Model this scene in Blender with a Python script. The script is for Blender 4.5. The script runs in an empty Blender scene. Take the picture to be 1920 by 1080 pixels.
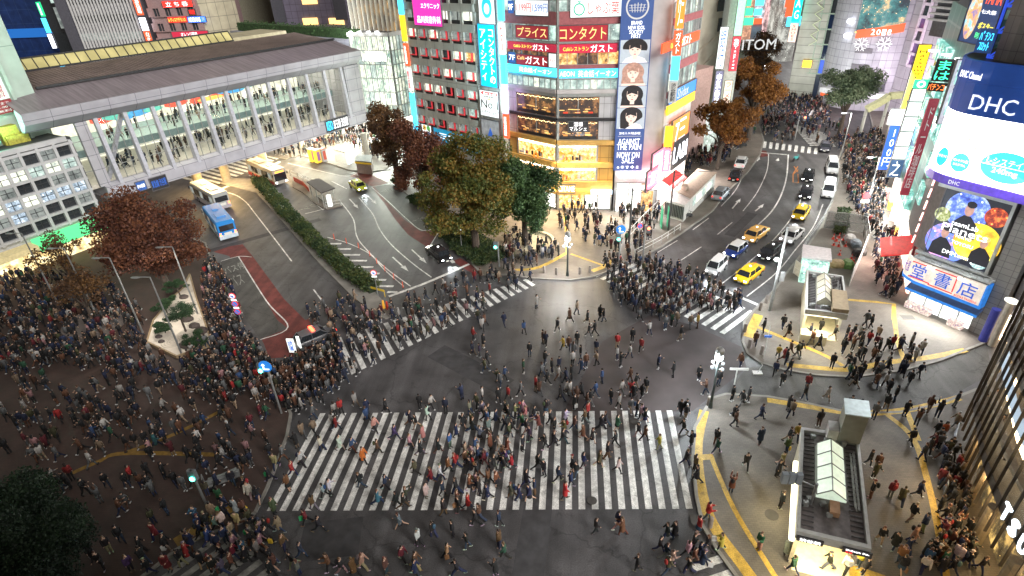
import bpy, bmesh, math, random
import numpy as np
from mathutils import Vector, Matrix
R = random.Random(7)
PI = math.pi
sc = bpy.context.scene
COL = sc.collection

# ---------------------------------------------------------------- camera
F_PX, CAM_H = 1077.0, 33.5
def _n(v):
    v = np.array(v, float); return v/np.linalg.norm(v)
_dn = _n([89, 1840, F_PX]); _up = -_dn
_yv = np.array([118, -636, F_PX]); _yv = _n(_yv - _yv.dot(_up)*_up)
_f = lambda v: np.array([v[0], -v[1], -v[2]])
UB, YB = _f(_up), _f(_yv)
XB = np.cross(YB, UB)
cam_data = bpy.data.cameras.new('camera')
cam = bpy.data.objects.new('camera', cam_data); COL.objects.link(cam)
cam_data.sensor_width = 36; cam_data.lens = 36*F_PX/1920
cam_data.clip_start = .2; cam_data.clip_end = 3000
cam.matrix_world = Matrix.Translation((0, 0, CAM_H)) @ Matrix((XB, YB, UB)).to_4x4()
sc.camera = cam

# ---------------------------------------------------------------- world, sun, exposure
EXPO = 0.72
sc.view_settings.view_transform = 'Standard'; sc.view_settings.look = 'None'
sc.view_settings.exposure = EXPO; sc.view_settings.gamma = 1
w = bpy.data.worlds.new('World'); sc.world = w; w.use_nodes = True
nt = w.node_tree; nt.nodes.clear()
wo = nt.nodes.new('ShaderNodeOutputWorld'); bg = nt.nodes.new('ShaderNodeBackground')
sky = nt.nodes.new('ShaderNodeTexSky'); sky.sky_type = 'NISHITA'; sky.sun_disc = False
sky.sun_elevation = math.radians(-3); sky.sun_rotation = math.radians(132); sky.dust_density = 4
bg.inputs['Strength'].default_value = 0.12
bg2 = nt.nodes.new('ShaderNodeBackground')          # the low cloud lit by the city
bg2.inputs['Color'].default_value = (1.0, .90, .82, 1); bg2.inputs['Strength'].default_value = 0.14
ad = nt.nodes.new('ShaderNodeAddShader')
nt.links.new(sky.outputs[0], bg.inputs['Color'])
nt.links.new(bg.outputs[0], ad.inputs[0]); nt.links.new(bg2.outputs[0], ad.inputs[1]); nt.links.new(ad.outputs[0], wo.inputs[0])
sun_d = bpy.data.lights.new('sun', 'SUN'); sun_d.energy = 2.7; sun_d.angle = math.radians(30); sun_d.color = (1, .95, .9)
sun = bpy.data.objects.new('sun', sun_d); COL.objects.link(sun)
sun.rotation_euler = (math.radians(60), 0, math.radians(45))
try:
    sc.cycles.use_denoising = True
    sc.cycles.max_bounces = 5; sc.cycles.diffuse_bounces = 2; sc.cycles.glossy_bounces = 3
    sc.cycles.transmission_bounces = 4; sc.cycles.transparent_max_bounces = 8
    sc.cycles.sample_clamp_indirect = 3.0
    sc.cycles.use_light_tree = True
except Exception: pass

# ---------------------------------------------------------------- pixel of the survey photo -> point in the place
def ray(px, py):
    d = np.array([(px-960)/F_PX, -(py-540)/F_PX, -1.0])
    return np.array([d@XB, d@YB, d@UB])
def G(px, py, z=0.0):
    w_ = ray(px, py); t = (z-CAM_H)/w_[2]
    p = w_*t; return Vector((p[0], p[1], z))
def atY(px, py, Y):
    w_ = ray(px, py); t = Y/w_[1]; p = w_*t
    return Vector((p[0], Y, p[2]+CAM_H))
def Pj(v):
    q = Vector(v) - Vector((0, 0, CAM_H)); c = XB*q[0]+YB*q[1]+UB*q[2]
    return 960+F_PX*c[0]/-c[2], 540-F_PX*c[1]/-c[2]
def Zg(g, py):
    lo, hi = -5., 160.
    for _ in range(50):
        m = (lo+hi)/2
        if Pj((g[0], g[1], m))[1] > py: lo = m
        else: hi = m
    return lo

# ---------------------------------------------------------------- materials
MATS = {}
def M(name, col=(.5, .5, .5), rough=.6, metal=0., emit=0., ecol=None, var=.15, scale=3., objcol=False, bump=0., vscale=None, alpha=None, spec=None):
    if name in MATS: return MATS[name]
    m = bpy.data.materials.new(name); m.use_nodes = True; MATS[name] = m
    t = m.node_tree; b = t.nodes['Principled BSDF']
    b.inputs['Roughness'].default_value = rough; b.inputs['Metallic'].default_value = metal
    if spec is not None: b.inputs['Specular IOR Level'].default_value = spec
    c4 = (*col, 1)
    if objcol:
        oi = t.nodes.new('ShaderNodeObjectInfo'); src = oi.outputs['Color']
    else:
        rgb = t.nodes.new('ShaderNodeRGB'); rgb.outputs[0].default_value = c4; src = rgb.outputs[0]
    if var > 0:
        tc = t.nodes.new('ShaderNodeTexCoord'); nz = t.nodes.new('ShaderNodeTexNoise')
        nz.inputs['Scale'].default_value = scale; nz.inputs['Detail'].default_value = 5
        if vscale:
            mp = t.nodes.new('ShaderNodeMapping'); mp.inputs['Scale'].default_value = vscale
            t.links.new(tc.outputs['Object'], mp.inputs[0]); t.links.new(mp.outputs[0], nz.inputs['Vector'])
        else: t.links.new(tc.outputs['Object'], nz.inputs['Vector'])
        mr = t.nodes.new('ShaderNodeMapRange'); mr.inputs[1].default_value = .3; mr.inputs[2].default_value = .7
        mr.inputs[3].default_value = 1-var; mr.inputs[4].default_value = 1+var
        t.links.new(nz.outputs[0], mr.inputs[0])
        mx = t.nodes.new('ShaderNodeVectorMath'); mx.operation = 'SCALE'
        t.links.new(src, mx.inputs[0]); t.links.new(mr.outputs[0], mx.inputs['Scale'])
        src = mx.outputs[0]
        if bump:
            bp = t.nodes.new('ShaderNodeBump'); bp.inputs['Strength'].default_value = bump
            t.links.new(nz.outputs[0], bp.inputs['Height']); t.links.new(bp.outputs[0], b.inputs['Normal'])
    t.links.new(src, b.inputs['Base Color'])
    if emit > 0:
        b.inputs['Emission Strength'].default_value = emit
        if ecol: b.inputs['Emission Color'].default_value = (*ecol, 1)
        else: t.links.new(src, b.inputs['Emission Color'])
    if alpha is not None: b.inputs['Alpha'].default_value = alpha
    return m
def E_(name, col, s, var=.0, scale=1.):        # something that gives off light
    return M(name, (col[0]*.5, col[1]*.5, col[2]*.5), .5, 0, s, col, var=var, scale=scale)

def room_mat(name, c1, c2, dark, s, scale=1.2, spots=.12):
    """a lit interior seen through glass: walls in patches, furniture, small lamps"""
    if name in MATS: return MATS[name]
    m = bpy.data.materials.new(name); m.use_nodes = True; MATS[name] = m
    t = m.node_tree; b = t.nodes['Principled BSDF']; b.inputs['Roughness'].default_value = .15
    tc = t.nodes.new('ShaderNodeTexCoord'); oi = t.nodes.new('ShaderNodeNewGeometry')
    nz = t.nodes.new('ShaderNodeTexNoise'); nz.inputs['Scale'].default_value = scale; nz.inputs['Detail'].default_value = 8; nz.inputs['Roughness'].default_value = .7
    t.links.new(oi.outputs['Position'], nz.inputs['Vector'])
    cr = t.nodes.new('ShaderNodeValToRGB'); el = cr.color_ramp.elements
    el[0].position = .36; el[0].color = (*dark, 1); el[1].position = .62; el[1].color = (*c2, 1)
    e = el.new(.50); e.color = (*c1, 1)
    t.links.new(nz.outputs[0], cr.inputs[0])
    vo = t.nodes.new('ShaderNodeTexVoronoi'); vo.inputs['Scale'].default_value = 1.5; t.links.new(oi.outputs['Position'], vo.inputs['Vector'])
    lt = t.nodes.new('ShaderNodeMath'); lt.operation = 'LESS_THAN'; lt.inputs[1].default_value = spots; t.links.new(vo.outputs['Distance'], lt.inputs[0])
    mc = t.nodes.new('ShaderNodeMix'); mc.data_type = 'RGBA'; t.links.new(lt.outputs[0], mc.inputs[0]); t.links.new(cr.outputs[0], mc.inputs[6]); mc.inputs[7].default_value = (c2[0]*2.5, c2[1]*2.5, c2[2]*2.5, 1)
    b.inputs['Base Color'].default_value = (.05, .05, .05, 1)
    t.links.new(mc.outputs[2], b.inputs['Emission Color']); b.inputs['Emission Strength'].default_value = s
    return m

def grid_mat(name, col, line, sx, sz, lw=.03, rough=.6, var=.15, metal=0, axes=(0, 2)):
    """panelled cladding: joints on a regular grid in object space"""
    if name in MATS: return MATS[name]
    m = bpy.data.materials.new(name); m.use_nodes = True; MATS[name] = m
    t = m.node_tree; b = t.nodes['Principled BSDF']; b.inputs['Roughness'].default_value = rough; b.inputs['Metallic'].default_value = metal
    tc = t.nodes.new('ShaderNodeTexCoord'); sx_ = t.nodes.new('ShaderNodeSeparateXYZ'); t.links.new(tc.outputs['Object'], sx_.inputs[0])
    outs = []
    for ax, s in zip(axes, (sx, sz)):
        dv = t.nodes.new('ShaderNodeMath'); dv.operation = 'DIVIDE'; dv.inputs[1].default_value = s; t.links.new(sx_.outputs[ax], dv.inputs[0])
        fr = t.nodes.new('ShaderNodeMath'); fr.operation = 'FRACT'; t.links.new(dv.outputs[0], fr.inputs[0])
        lt = t.nodes.new('ShaderNodeMath'); lt.operation = 'LESS_THAN'; lt.inputs[1].default_value = lw/s; t.links.new(fr.outputs[0], lt.inputs[0])
        outs.append(lt)
    mx = t.nodes.new('ShaderNodeMath'); mx.operation = 'MAXIMUM'; t.links.new(outs[0].outputs[0], mx.inputs[0]); t.links.new(outs[1].outputs[0], mx.inputs[1])
    nz = t.nodes.new('ShaderNodeTexNoise'); nz.inputs['Scale'].default_value = .5; nz.inputs['Detail'].default_value = 6; t.links.new(tc.outputs['Object'], nz.inputs['Vector'])
    mr = t.nodes.new('ShaderNodeMapRange'); mr.inputs[1].default_value = .3; mr.inputs[2].default_value = .7; mr.inputs[3].default_value = 1-var; mr.inputs[4].default_value = 1+var; t.links.new(nz.outputs[0], mr.inputs[0])
    mc = t.nodes.new('ShaderNodeMix'); mc.data_type = 'RGBA'; mc.inputs[6].default_value = (*col, 1); mc.inputs[7].default_value = (*line, 1); t.links.new(mx.outputs[0], mc.inputs[0])
    sc_ = t.nodes.new('ShaderNodeVectorMath'); sc_.operation = 'SCALE'; t.links.new(mc.outputs[2], sc_.inputs[0]); t.links.new(mr.outputs[0], sc_.inputs['Scale'])
    t.links.new(sc_.outputs[0], b.inputs['Base Color'])
    return m

# ---------------------------------------------------------------- mesh collecting
class MB:
    def __init__(s): s.v = []; s.f = []
    def add(s, vs, fs):
        o = len(s.v); s.v += [tuple(v) for v in vs]; s.f += [tuple(i+o for i in f) for f in fs]; return s
    def box(s, x0, x1, y0, y1, z0, z1):
        return s.add([(x0, y0, z0), (x1, y0, z0), (x1, y1, z0), (x0, y1, z0), (x0, y0, z1), (x1, y0, z1), (x1, y1, z1), (x0, y1, z1)],
                     [(0, 3, 2, 1), (4, 5, 6, 7), (0, 1, 5, 4), (1, 2, 6, 5), (2, 3, 7, 6), (3, 0, 4, 7)])
    def prism(s, pts, z0, z1):
        a = sum(pts[i][0]*pts[(i+1) % len(pts)][1]-pts[(i+1) % len(pts)][0]*pts[i][1] for i in range(len(pts)))
        if a < 0: pts = pts[::-1]
        n = len(pts)
        return s.add([(p[0], p[1], z0) for p in pts]+[(p[0], p[1], z1) for p in pts],
                     [tuple(range(n))[::-1], tuple(range(n, 2*n))]+[(i, (i+1) % n, n+(i+1) % n, n+i) for i in range(n)])
    def sheet(s, pts, z):
        a = sum(pts[i][0]*pts[(i+1) % len(pts)][1]-pts[(i+1) % len(pts)][0]*pts[i][1] for i in range(len(pts)))
        if a < 0: pts = pts[::-1]
        return s.add([(p[0], p[1], z) for p in pts], [tuple(range(len(pts)))])
    def bar(s, a, b, r, r2=None, n=6):
        a, b = Vector(a), Vector(b); d = (b-a)
        if d.length < 1e-6: return s
        d.normalize(); u = d.orthogonal().normalized(); w_ = d.cross(u); r2 = r if r2 is None else r2
        vs = [a+(u*math.cos(2*PI*i/n)+w_*math.sin(2*PI*i/n))*r for i in range(n)]+[b+(u*math.cos(2*PI*i/n)+w_*math.sin(2*PI*i/n))*r2 for i in range(n)]
        return s.add(vs, [tuple(range(n))[::-1], tuple(range(n, 2*n))]+[(i, (i+1) % n, n+(i+1) % n, n+i) for i in range(n)])
    def beam(s, a, b, w_, h, up=(0, 0, 1)):
        a, b = Vector(a), Vector(b); d = (b-a).normalized(); x = d.cross(Vector(up)).normalized(); y = x.cross(d)
        vs = [p+x*i*w_/2+y*j*h/2 for p in (a, b) for i, j in ((-1, -1), (1, -1), (1, 1), (-1, 1))]
        return s.add(vs, [(3, 2, 1, 0), (4, 5, 6, 7), (0, 1, 5, 4), (1, 2, 6, 5), (2, 3, 7, 6), (3, 0, 4, 7)])
    def rings(s, rs, cap=True):
        n = len(rs[0]); vs = [p for r in rs for p in r]; fs = []
        for k in range(len(rs)-1):
            for i in range(n): fs.append((k*n+i, k*n+(i+1) % n, (k+1)*n+(i+1) % n, (k+1)*n+i))
        if cap: fs.append(tuple(range(n))[::-1]); fs.append(tuple(range((len(rs)-1)*n, len(rs)*n)))
        return s.add(vs, fs)
    def ell(s, c, rx, ry, rz, nu=10, nv=6, M3=None):
        rs = []
        for j in range(1, nv):
            t = PI*j/nv; r = []
            for i in range(nu):
                p = Vector((rx*math.sin(t)*math.cos(2*PI*i/nu), ry*math.sin(t)*math.sin(2*PI*i/nu), -rz*math.cos(t)))
                if M3: p = M3 @ p
                r.append(Vector(c)+p)
            rs.append(r)
        return s.rings(rs)
    def mesh(s, name, mat=None, smooth=False):
        me = bpy.data.meshes.new(name); me.from_pydata(s.v, [], s.f); me.update()
        if mat: me.materials.append(mat)
        if smooth: me.polygons.foreach_set('use_smooth', [True]*len(me.polygons))
        return me
    def obj(s, name, mat=None, parent=None, smooth=False):
        return link(name, s.mesh(name, mat, smooth), parent)
def link(name, data, parent=None):
    o = bpy.data.objects.new(name, data); COL.objects.link(o)
    if parent: o.parent = parent
    return o
def tag(o, label=None, cat=None, group=None, kind=None):
    if label: o['label'] = label
    if cat: o['category'] = cat
    if group: o['group'] = group
    if kind: o['kind'] = kind
    return o
def thing(name, label, cat, loc=(0, 0, 0), rz=0, group=None):
    o = link(name, None); o.location = loc; o.rotation_euler = (0, 0, rz)
    return tag(o, label, cat, group)
def struct(name, mb, mat, **k):
    o = mb.obj(name, mat, **k); o['kind'] = 'structure'; return o
def copy_tree(o, parent=None):
    c = o.copy(); COL.objects.link(c)
    if parent: c.parent = parent
    for ch in o.children: copy_tree(ch, c)
    return c

# ---------------------------------------------------------------- lettering
_txt = {}
def text_mesh(s, w_, h, th=.03):
    """lettering standing in the XZ plane, facing -Y, lower left at 0,0, stretched to w x h"""
    if s in _txt: vs, fs = _txt[s]
    else:
        cu = bpy.data.curves.new('t', 'FONT'); cu.body = s; cu.extrude = .02; cu.resolution_u = 2; cu.space_line = .92
        if '\n' in s: cu.align_x = 'CENTER'
        ob = bpy.data.objects.new('t', cu); COL.objects.link(ob)
        dg = bpy.context.evaluated_depsgraph_get(); me = bpy.data.meshes.new_from_object(ob.evaluated_get(dg))
        vs = np.array([v.co[:] for v in me.vertices]); fs = [tuple(p.vertices) for p in me.polygons]
        bpy.data.objects.remove(ob); bpy.data.curves.remove(cu); bpy.data.meshes.remove(me)
        if len(vs) == 0: vs = np.zeros((3, 3)); fs = [(0, 1, 2)]
        mn, mx = vs.min(0), vs.max(0); vs = (vs-mn)/np.maximum(mx-mn, 1e-6)
        _txt[s] = (vs, fs)
    o = [(v[0]*w_, -v[2]*th, v[1]*h) for v in vs]
    return o, fs

# ---------------------------------------------------------------- facades: local X along the wall, -Y outwards, Z up
class Fac:
    def __init__(s, A, B):
        s.A = Vector((A[0], A[1], 0)); s.B = Vector((B[0], B[1], 0)); s.L = (s.B-s.A).length
        s.U = (s.B-s.A).normalized(); s.I = Vector((-s.U.y, s.U.x, 0)); s.rz = math.atan2(s.U.y, s.U.x)
    def uz(s, px, py, d=0.):
        r = Vector(ray(px, py)); o = Vector((0, 0, CAM_H)); a = s.A - s.I*d
        t = (a-o).dot(s.I)/r.dot(s.I); p = o+r*t
        return (p-s.A).dot(s.U), p.z
    def w(s, u, d=0., z=0.):
        return s.A+s.U*u-s.I*d+Vector((0, 0, z))
    def root(s, name, label, cat, u=0, z=0, d=0, group=None):
        return thing(name, label, cat, s.w(u, d, z), s.rz, group)

def put(F, name, mb, mat, parent=None, u=0, z=0, d=0, smooth=False):
    o = mb.obj(name, mat, parent, smooth)
    if parent is None: o.location = F.w(u, d, z); o.rotation_euler = (0, 0, F.rz)
    return o

def sign(F, name, label, tl, br, bgm, texts=(), d=.25, th=.2, cat='sign', group=None, px=True, extra=None):
    """panel on a wall from its top-left and bottom-right corners; texts: (string, x0,x1,y0,y1 as fractions, material)"""
    if px:
        u0, z1 = F.uz(*tl, d); u1, z0 = F.uz(*br, d)
    else: (u0, z1), (u1, z0) = tl, br
    W_, H_ = abs(u1-u0), abs(z1-z0); u0 = min(u0, u1); z0 = min(z0, z1)
    o = MB().box(0, W_, 0, th, 0, H_).mesh(name, bgm); o = link(name, o)
    o.location = F.w(u0, d, z0); o.rotation_euler = (0, 0, F.rz); tag(o, label, cat, group)
    for (s_, x0, x1, y0, y1, tm) in texts:
        vs, fs = text_mesh(s_, (x1-x0)*W_, (y1-y0)*H_)
        c = MB().add(vs, fs).obj('lettering', tm, o); c.location = (x0*W_, -.012, y0*H_)
    if min(W_, H_) > 1.2 and cat != 'banner':
        MB().box(-.07, 0, -.06, th, -.07, H_+.07).box(W_, W_+.07, -.06, th, -.07, H_+.07).box(0, W_, -.06, th, -.07, 0).box(0, W_, -.06, th, H_, H_+.07).obj('frame', M('sign_frame', (.16, .16, .17), .5, .5), o)
    if extra: extra(o, W_, H_)
    return o
# ================================================================ GROUND, ROADS, PAVEMENTS
def W(pts, z=0.):
    return [(Vector(p[1:]).to_2d() if p[0] == 'w' else G(p[0], p[1], z).to_2d()) for p in pts]
asphalt = M('asphalt', (.064, .062, .065), .52, var=.35, scale=.35, bump=.05)
asphalt2 = M('asphalt_side', (.062, .060, .056), .7, var=.3, scale=.5)
redroad = M('red_road', (.13, .030, .026), .75, var=.3, scale=.8)
redpatch = M('worn_red_road', (.060, .048, .048), .7, var=.35, scale=.3)
paint = M('road_paint', (.58, .58, .56), .6, var=.30, scale=2.2)
oldpaint = M('worn_paint', (.26, .26, .24), .7, var=.45, scale=2.5)
yel = M('tactile_yellow', (.42, .27, .035), .6, var=.2, scale=3)
kerbm = M('kerb_stone', (.22, .21, .19), .8, var=.2, scale=1)

def paver(name, c1, c2, mortar, sc_=1.6, bw=.5, rh=.25):
    m = bpy.data.materials.new(name); m.use_nodes = True; t = m.node_tree; b = t.nodes['Principled BSDF']; b.inputs['Roughness'].default_value = .7
    tc = t.nodes.new('ShaderNodeTexCoord'); br = t.nodes.new('ShaderNodeTexBrick')
    br.inputs['Color1'].default_value = (*c1, 1); br.inputs['Color2'].default_value = (*c2, 1); br.inputs['Mortar'].default_value = (*mortar, 1)
    br.inputs['Scale'].default_value = sc_; br.inputs['Mortar Size'].default_value = .012; br.inputs['Brick Width'].default_value = bw; br.inputs['Row Height'].default_value = rh
    nz = t.nodes.new('ShaderNodeTexNoise'); nz.inputs['Scale'].default_value = .4; nz.inputs['Detail'].default_value = 6
    mr = t.nodes.new('ShaderNodeMapRange'); mr.inputs[1].default_value = .3; mr.inputs[2].default_value = .7; mr.inputs[3].default_value = .7; mr.inputs[4].default_value = 1.25
    v = t.nodes.new('ShaderNodeVectorMath'); v.operation = 'SCALE'
    t.links.new(tc.outputs['Object'], br.inputs[0]); t.links.new(tc.outputs['Object'], nz.inputs[0]); t.links.new(nz.outputs[0], mr.inputs[0])
    t.links.new(br.outputs[0], v.inputs[0]); t.links.new(mr.outputs[0], v.inputs['Scale']); t.links.new(v.outputs[0], b.inputs['Base Color'])
    return m
pv_right = paver('grey_pavers', (.135, .118, .10), (.112, .10, .085), (.07, .06, .055))
pv_left = paver('brown_pavers', (.062, .037, .030), (.050, .031, .026), (.03, .022, .02))
pv_mid = paver('beige_pavers', (.165, .142, .12), (.14, .12, .10), (.09, .08, .07))
pv_brick = paver('brick_band', (.16, .09, .075), (.13, .08, .07), (.09, .07, .06))

# streaks, stains, speckle and cracks in the asphalt
def age(m, crack=True):
    t = m.node_tree; b = t.nodes['Principled BSDF']; src = b.inputs['Base Color'].links[0].from_socket
    tc = t.nodes.new('ShaderNodeTexCoord')
    def mul(fac_socket, lo, hi, a, b_, s):
        mr = t.nodes.new('ShaderNodeMapRange'); mr.inputs[1].default_value = a; mr.inputs[2].default_value = b_; mr.inputs[3].default_value = lo; mr.inputs[4].default_value = hi; t.links.new(fac_socket, mr.inputs[0])
        v = t.nodes.new('ShaderNodeVectorMath'); v.operation = 'SCALE'; t.links.new(s, v.inputs[0]); t.links.new(mr.outputs[0], v.inputs['Scale']); return v.outputs[0]
    n1 = t.nodes.new('ShaderNodeTexNoise'); n1.inputs['Scale'].default_value = 14; n1.inputs['Detail'].default_value = 4; t.links.new(tc.outputs['Object'], n1.inputs[0]); src = mul(n1.outputs[0], .75, 1.3, .35, .65, src)
    mp = t.nodes.new('ShaderNodeMapping'); mp.inputs['Rotation'].default_value = (0, 0, .85); mp.inputs['Scale'].default_value = (.9, .05, 1); n2 = t.nodes.new('ShaderNodeTexNoise'); n2.inputs['Scale'].default_value = 1; n2.inputs['Detail'].default_value = 3
    t.links.new(tc.outputs['Object'], mp.inputs[0]); t.links.new(mp.outputs[0], n2.inputs[0]); src = mul(n2.outputs[0], .82, 1.22, .38, .62, src)
    n3 = t.nodes.new('ShaderNodeTexNoise'); n3.inputs['Scale'].default_value = .9; n3.inputs['Detail'].default_value = 8; n3.inputs['Roughness'].default_value = .75; t.links.new(tc.outputs['Object'], n3.inputs[0]); src = mul(n3.outputs[0], .62, 1, .36, .44, src)
    if crack:
        vo = t.nodes.new('ShaderNodeTexVoronoi'); vo.feature = 'DISTANCE_TO_EDGE'; vo.inputs['Scale'].default_value = .16
        nn = t.nodes.new('ShaderNodeTexNoise'); nn.inputs['Scale'].default_value = 1.2; ad_ = t.nodes.new('ShaderNodeVectorMath'); ad_.operation = 'ADD'; t.links.new(tc.outputs['Object'], nn.inputs[0]); t.links.new(tc.outputs['Object'], ad_.inputs[0]); t.links.new(nn.outputs['Color'], ad_.inputs[1]); t.links.new(ad_.outputs[0], vo.inputs['Vector'])
        src = mul(vo.outputs['Distance'], .55, 1, 0, .012, src)
    t.links.new(src, b.inputs['Base Color'])
age(asphalt); age(asphalt2); age(paint, False); age(yel, False); age(redroad, False)
gm = MB(); gm.box(-900, 900, -60, 1500, -.6, 0)
struct('ground', gm, asphalt)

PAVED = []
def pave(name, pts, mat, z=.12, kerb=True):
    p = W(pts, z); PAVED.append((p, z)); mb = MB().prism(p, -.05, z); o = struct(name, mb, mat)
    if kerb:
        k = MB(); n = len(p)
        c = sum(p, Vector((0, 0)))/n
        for i in range(n):
            a, b = p[i], p[(i+1) % n]
            if (a-b).length > .3: k.beam((a.x, a.y, z/2-.02), (b.x, b.y, z/2-.02), .24, z+.06)
        o2 = struct('kerb', k, kerbm)
    return o
# lower-right plaza in front of the big bookshop cafe building
pave('pavement_lower_right', [(1322, 768), (1335, 746), (1362, 738), (1440, 743), (1520, 757), (1600, 775), (1690, 772), (1760, 758), (1830, 730),
      ('w', 60, 48), ('w', 60, 4), ('w', 14, 4), (1440, 1160), (1385, 1085), (1345, 1030), (1318, 985), (1306, 930), (1299, 860), (1303, 800)], pv_right)
# upper-right pavement
pave('pavement_upper_right', [(1396, 600), (1393, 640), (1402, 662), (1428, 680), (1470, 692), (1530, 702), (1600, 706), (1690, 694), (1760, 676), (1850, 640),
      ('w', 70, 62), ('w', 80, 110), ('w', 70, 150), (1640, 250), (1585, 262), (1572, 300), (1572, 340), (1560, 380), (1540, 425), (1508, 470), (1480, 505), (1455, 540), (1425, 570)], pv_mid)
# centre pavement around the corner building
pave('pavement_centre', [(905, 515), (955, 514), (990, 520), (1030, 523), (1070, 524), (1112, 518), (1140, 508), (1165, 492), (1195, 484), (1240, 462), (1290, 428), (1335, 395), (1362, 360), (1400, 325), (1425, 290), (1432, 262), (1420, 225),
      ('w', 40, 135), ('w', 20, 140), ('w', -5, 100), ('w', -28, 115), ('w', -33, 117), (742, 330), (748, 350), (775, 372), (815, 402), (845, 440), (872, 480)], pv_mid)
# pavement under the glass corner and passage
pave('pavement_station', [(500, 290), (535, 298), (560, 290), (585, 296), (620, 306), (655, 318), (690, 322), (720, 318), (735, 308), (742, 290), ('w', -30, 150), ('w', -75, 150), ('w', -75, 128), (455, 280)], pv_mid)
# left plaza
pave('plaza_left', [(385, 455), (400, 500), (425, 560), (452, 612), (478, 660), (505, 705), (530, 745), (545, 775), (538, 815), (522, 860), (500, 915), (478, 960), (440, 985), (380, 1003), (330, 1030), (280, 1070),
      (240, 1100), ('w', -27, 8), ('w', -110, 8), ('w', -110, 75), (0, 470), (150, 440), (190, 430), (340, 440)], pv_left)
# median island
pave('median_island', [(468, 335), (486, 330), (515, 352), (575, 415), (640, 487), (700, 545), (735, 580), (736, 592), (722, 597), (705, 590), (660, 555), (600, 495), (530, 415), (480, 360), (440, 350), (412, 343), (425, 333)], kerbm, .15, kerb=False)
# bus island
pave('bus_island', [(545, 335), (560, 330), (590, 345), (615, 360), (642, 385), (612, 392), (592, 382), (570, 362), (548, 350)], pv_mid, .15, kerb=False)

# coloured asphalt
_zc = [0]
def patch(name, pts, mat, z=.004):
    _zc[0] = (_zc[0]+1) % 6; z = z*.5+_zc[0]*.0006
    return struct(name, MB().sheet(W(pts), z), mat)
patch('bus_lane_red', [(455, 458), (472, 478), (532, 560), (572, 600), (600, 640), (560, 655), (535, 640), (498, 632), (505, 660), (492, 640), (478, 565), (430, 480), (400, 472), (430, 462)], redroad)
patch('bus_lane_red_end', [(492, 637), (538, 616), (578, 598), (600, 640), (560, 668), (505, 672)], redroad, .008)
patch('bus_bay', [(413, 490), (447, 480), (520, 600), (540, 616), (488, 636), (462, 600)], asphalt2, .008)
patch('taxi_lane_red', [(668, 324), (690, 325), (728, 343), (700, 351), (673, 336), (655, 330)], redroad)
_o, _i = W([(697, 351), (720, 380), (740, 410), (765, 440), (802, 464)]), W([(704, 351), (730, 383), (758, 411), (789, 434), (828, 427)])
_m = MB()
for k in range(4): _m.sheet([_o[k], _o[k+1], _i[k+1], _i[k]], .0028)
struct('taxi_lane_red_curve', _m, redroad)
patch('taxi_bay', [(703, 351), (727, 345), (752, 352), (790, 383), (832, 425), (790, 431), (757, 409), (727, 380)], asphalt2, .008)
patch('station_bay', [(530, 300), (600, 303), (664, 322), (643, 330), (590, 312), (530, 303)], asphalt2)
patch('red_bay', [(848, 490), (862, 484), (900, 505), (885, 512)], redroad)
patch('junction_worn_patch', [(1040, 800), (1130, 640), (1220, 590), (1300, 610), (1390, 650), (1400, 690), (1330, 745), (1300, 770), (1200, 775)], redpatch)
patch('side_street', [(1362, 738), (1400, 690), (1440, 685), (1540, 702), (1600, 708), (1690, 696), (1850, 645), (1860, 700), (1760, 756), (1690, 770), (1600, 773), (1520, 754), (1440, 741)], asphalt2)
patch('far_bus_stop_red', [(1412, 280), (1437, 283), (1440, 293), (1410, 296), (1395, 290)], redroad)

# ---------------------------------------------------------------- painted markings
def stroke(mb, pts, wd, z=.010):
    _zc[0] = (_zc[0]+1) % 12; z += _zc[0]*.0007
    p = W(pts) if not isinstance(pts[0], Vector) else pts
    n = len(p); L, Rr = [], []
    for i in range(n):
        a = p[max(i-1, 0)]; b = p[min(i+1, n-1)]; d = (b-a).normalized(); q = Vector((-d.y, d.x))*wd/2
        L.append(p[i]+q); Rr.append(p[i]-q)
    for i in range(n-1): mb.sheet([L[i], L[i+1], Rr[i+1], Rr[i]], z)
def curve(pts, k=6):
    p = W(pts); out = []
    for i in range(len(p)-1):
        a, b, c, d = p[max(i-1, 0)], p[i], p[i+1], p[min(i+2, len(p)-1)]
        for j in range(k):
            t = j/k
            out.append(.5*((2*b)+(c-a)*t+(2*a-5*b+4*c-d)*t*t+(3*b-a-3*c+d)*t**3))
    out.append(p[-1]); return out

cw = MB()                      # the big near zebra: 33 bars
BL, BR = Vector((-21.3, 25.3)), Vector((8.5, 27.3)); TL, TR = Vector((-21.3, 35.3)), Vector((8.5, 37.1))
CW_N = 33
for i in range(CW_N):
    t0 = i/(CW_N-.5); t1 = (i+.5)/(CW_N-.5)
    cw.sheet([BL.lerp(BR, t0), BL.lerp(BR, t1), TL.lerp(TR, t1), TL.lerp(TR, t0)], .010)
tag(struct('zebra_crossing_near', cw, paint), 'widest zebra crossing with long white bars across the foreground')

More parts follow.
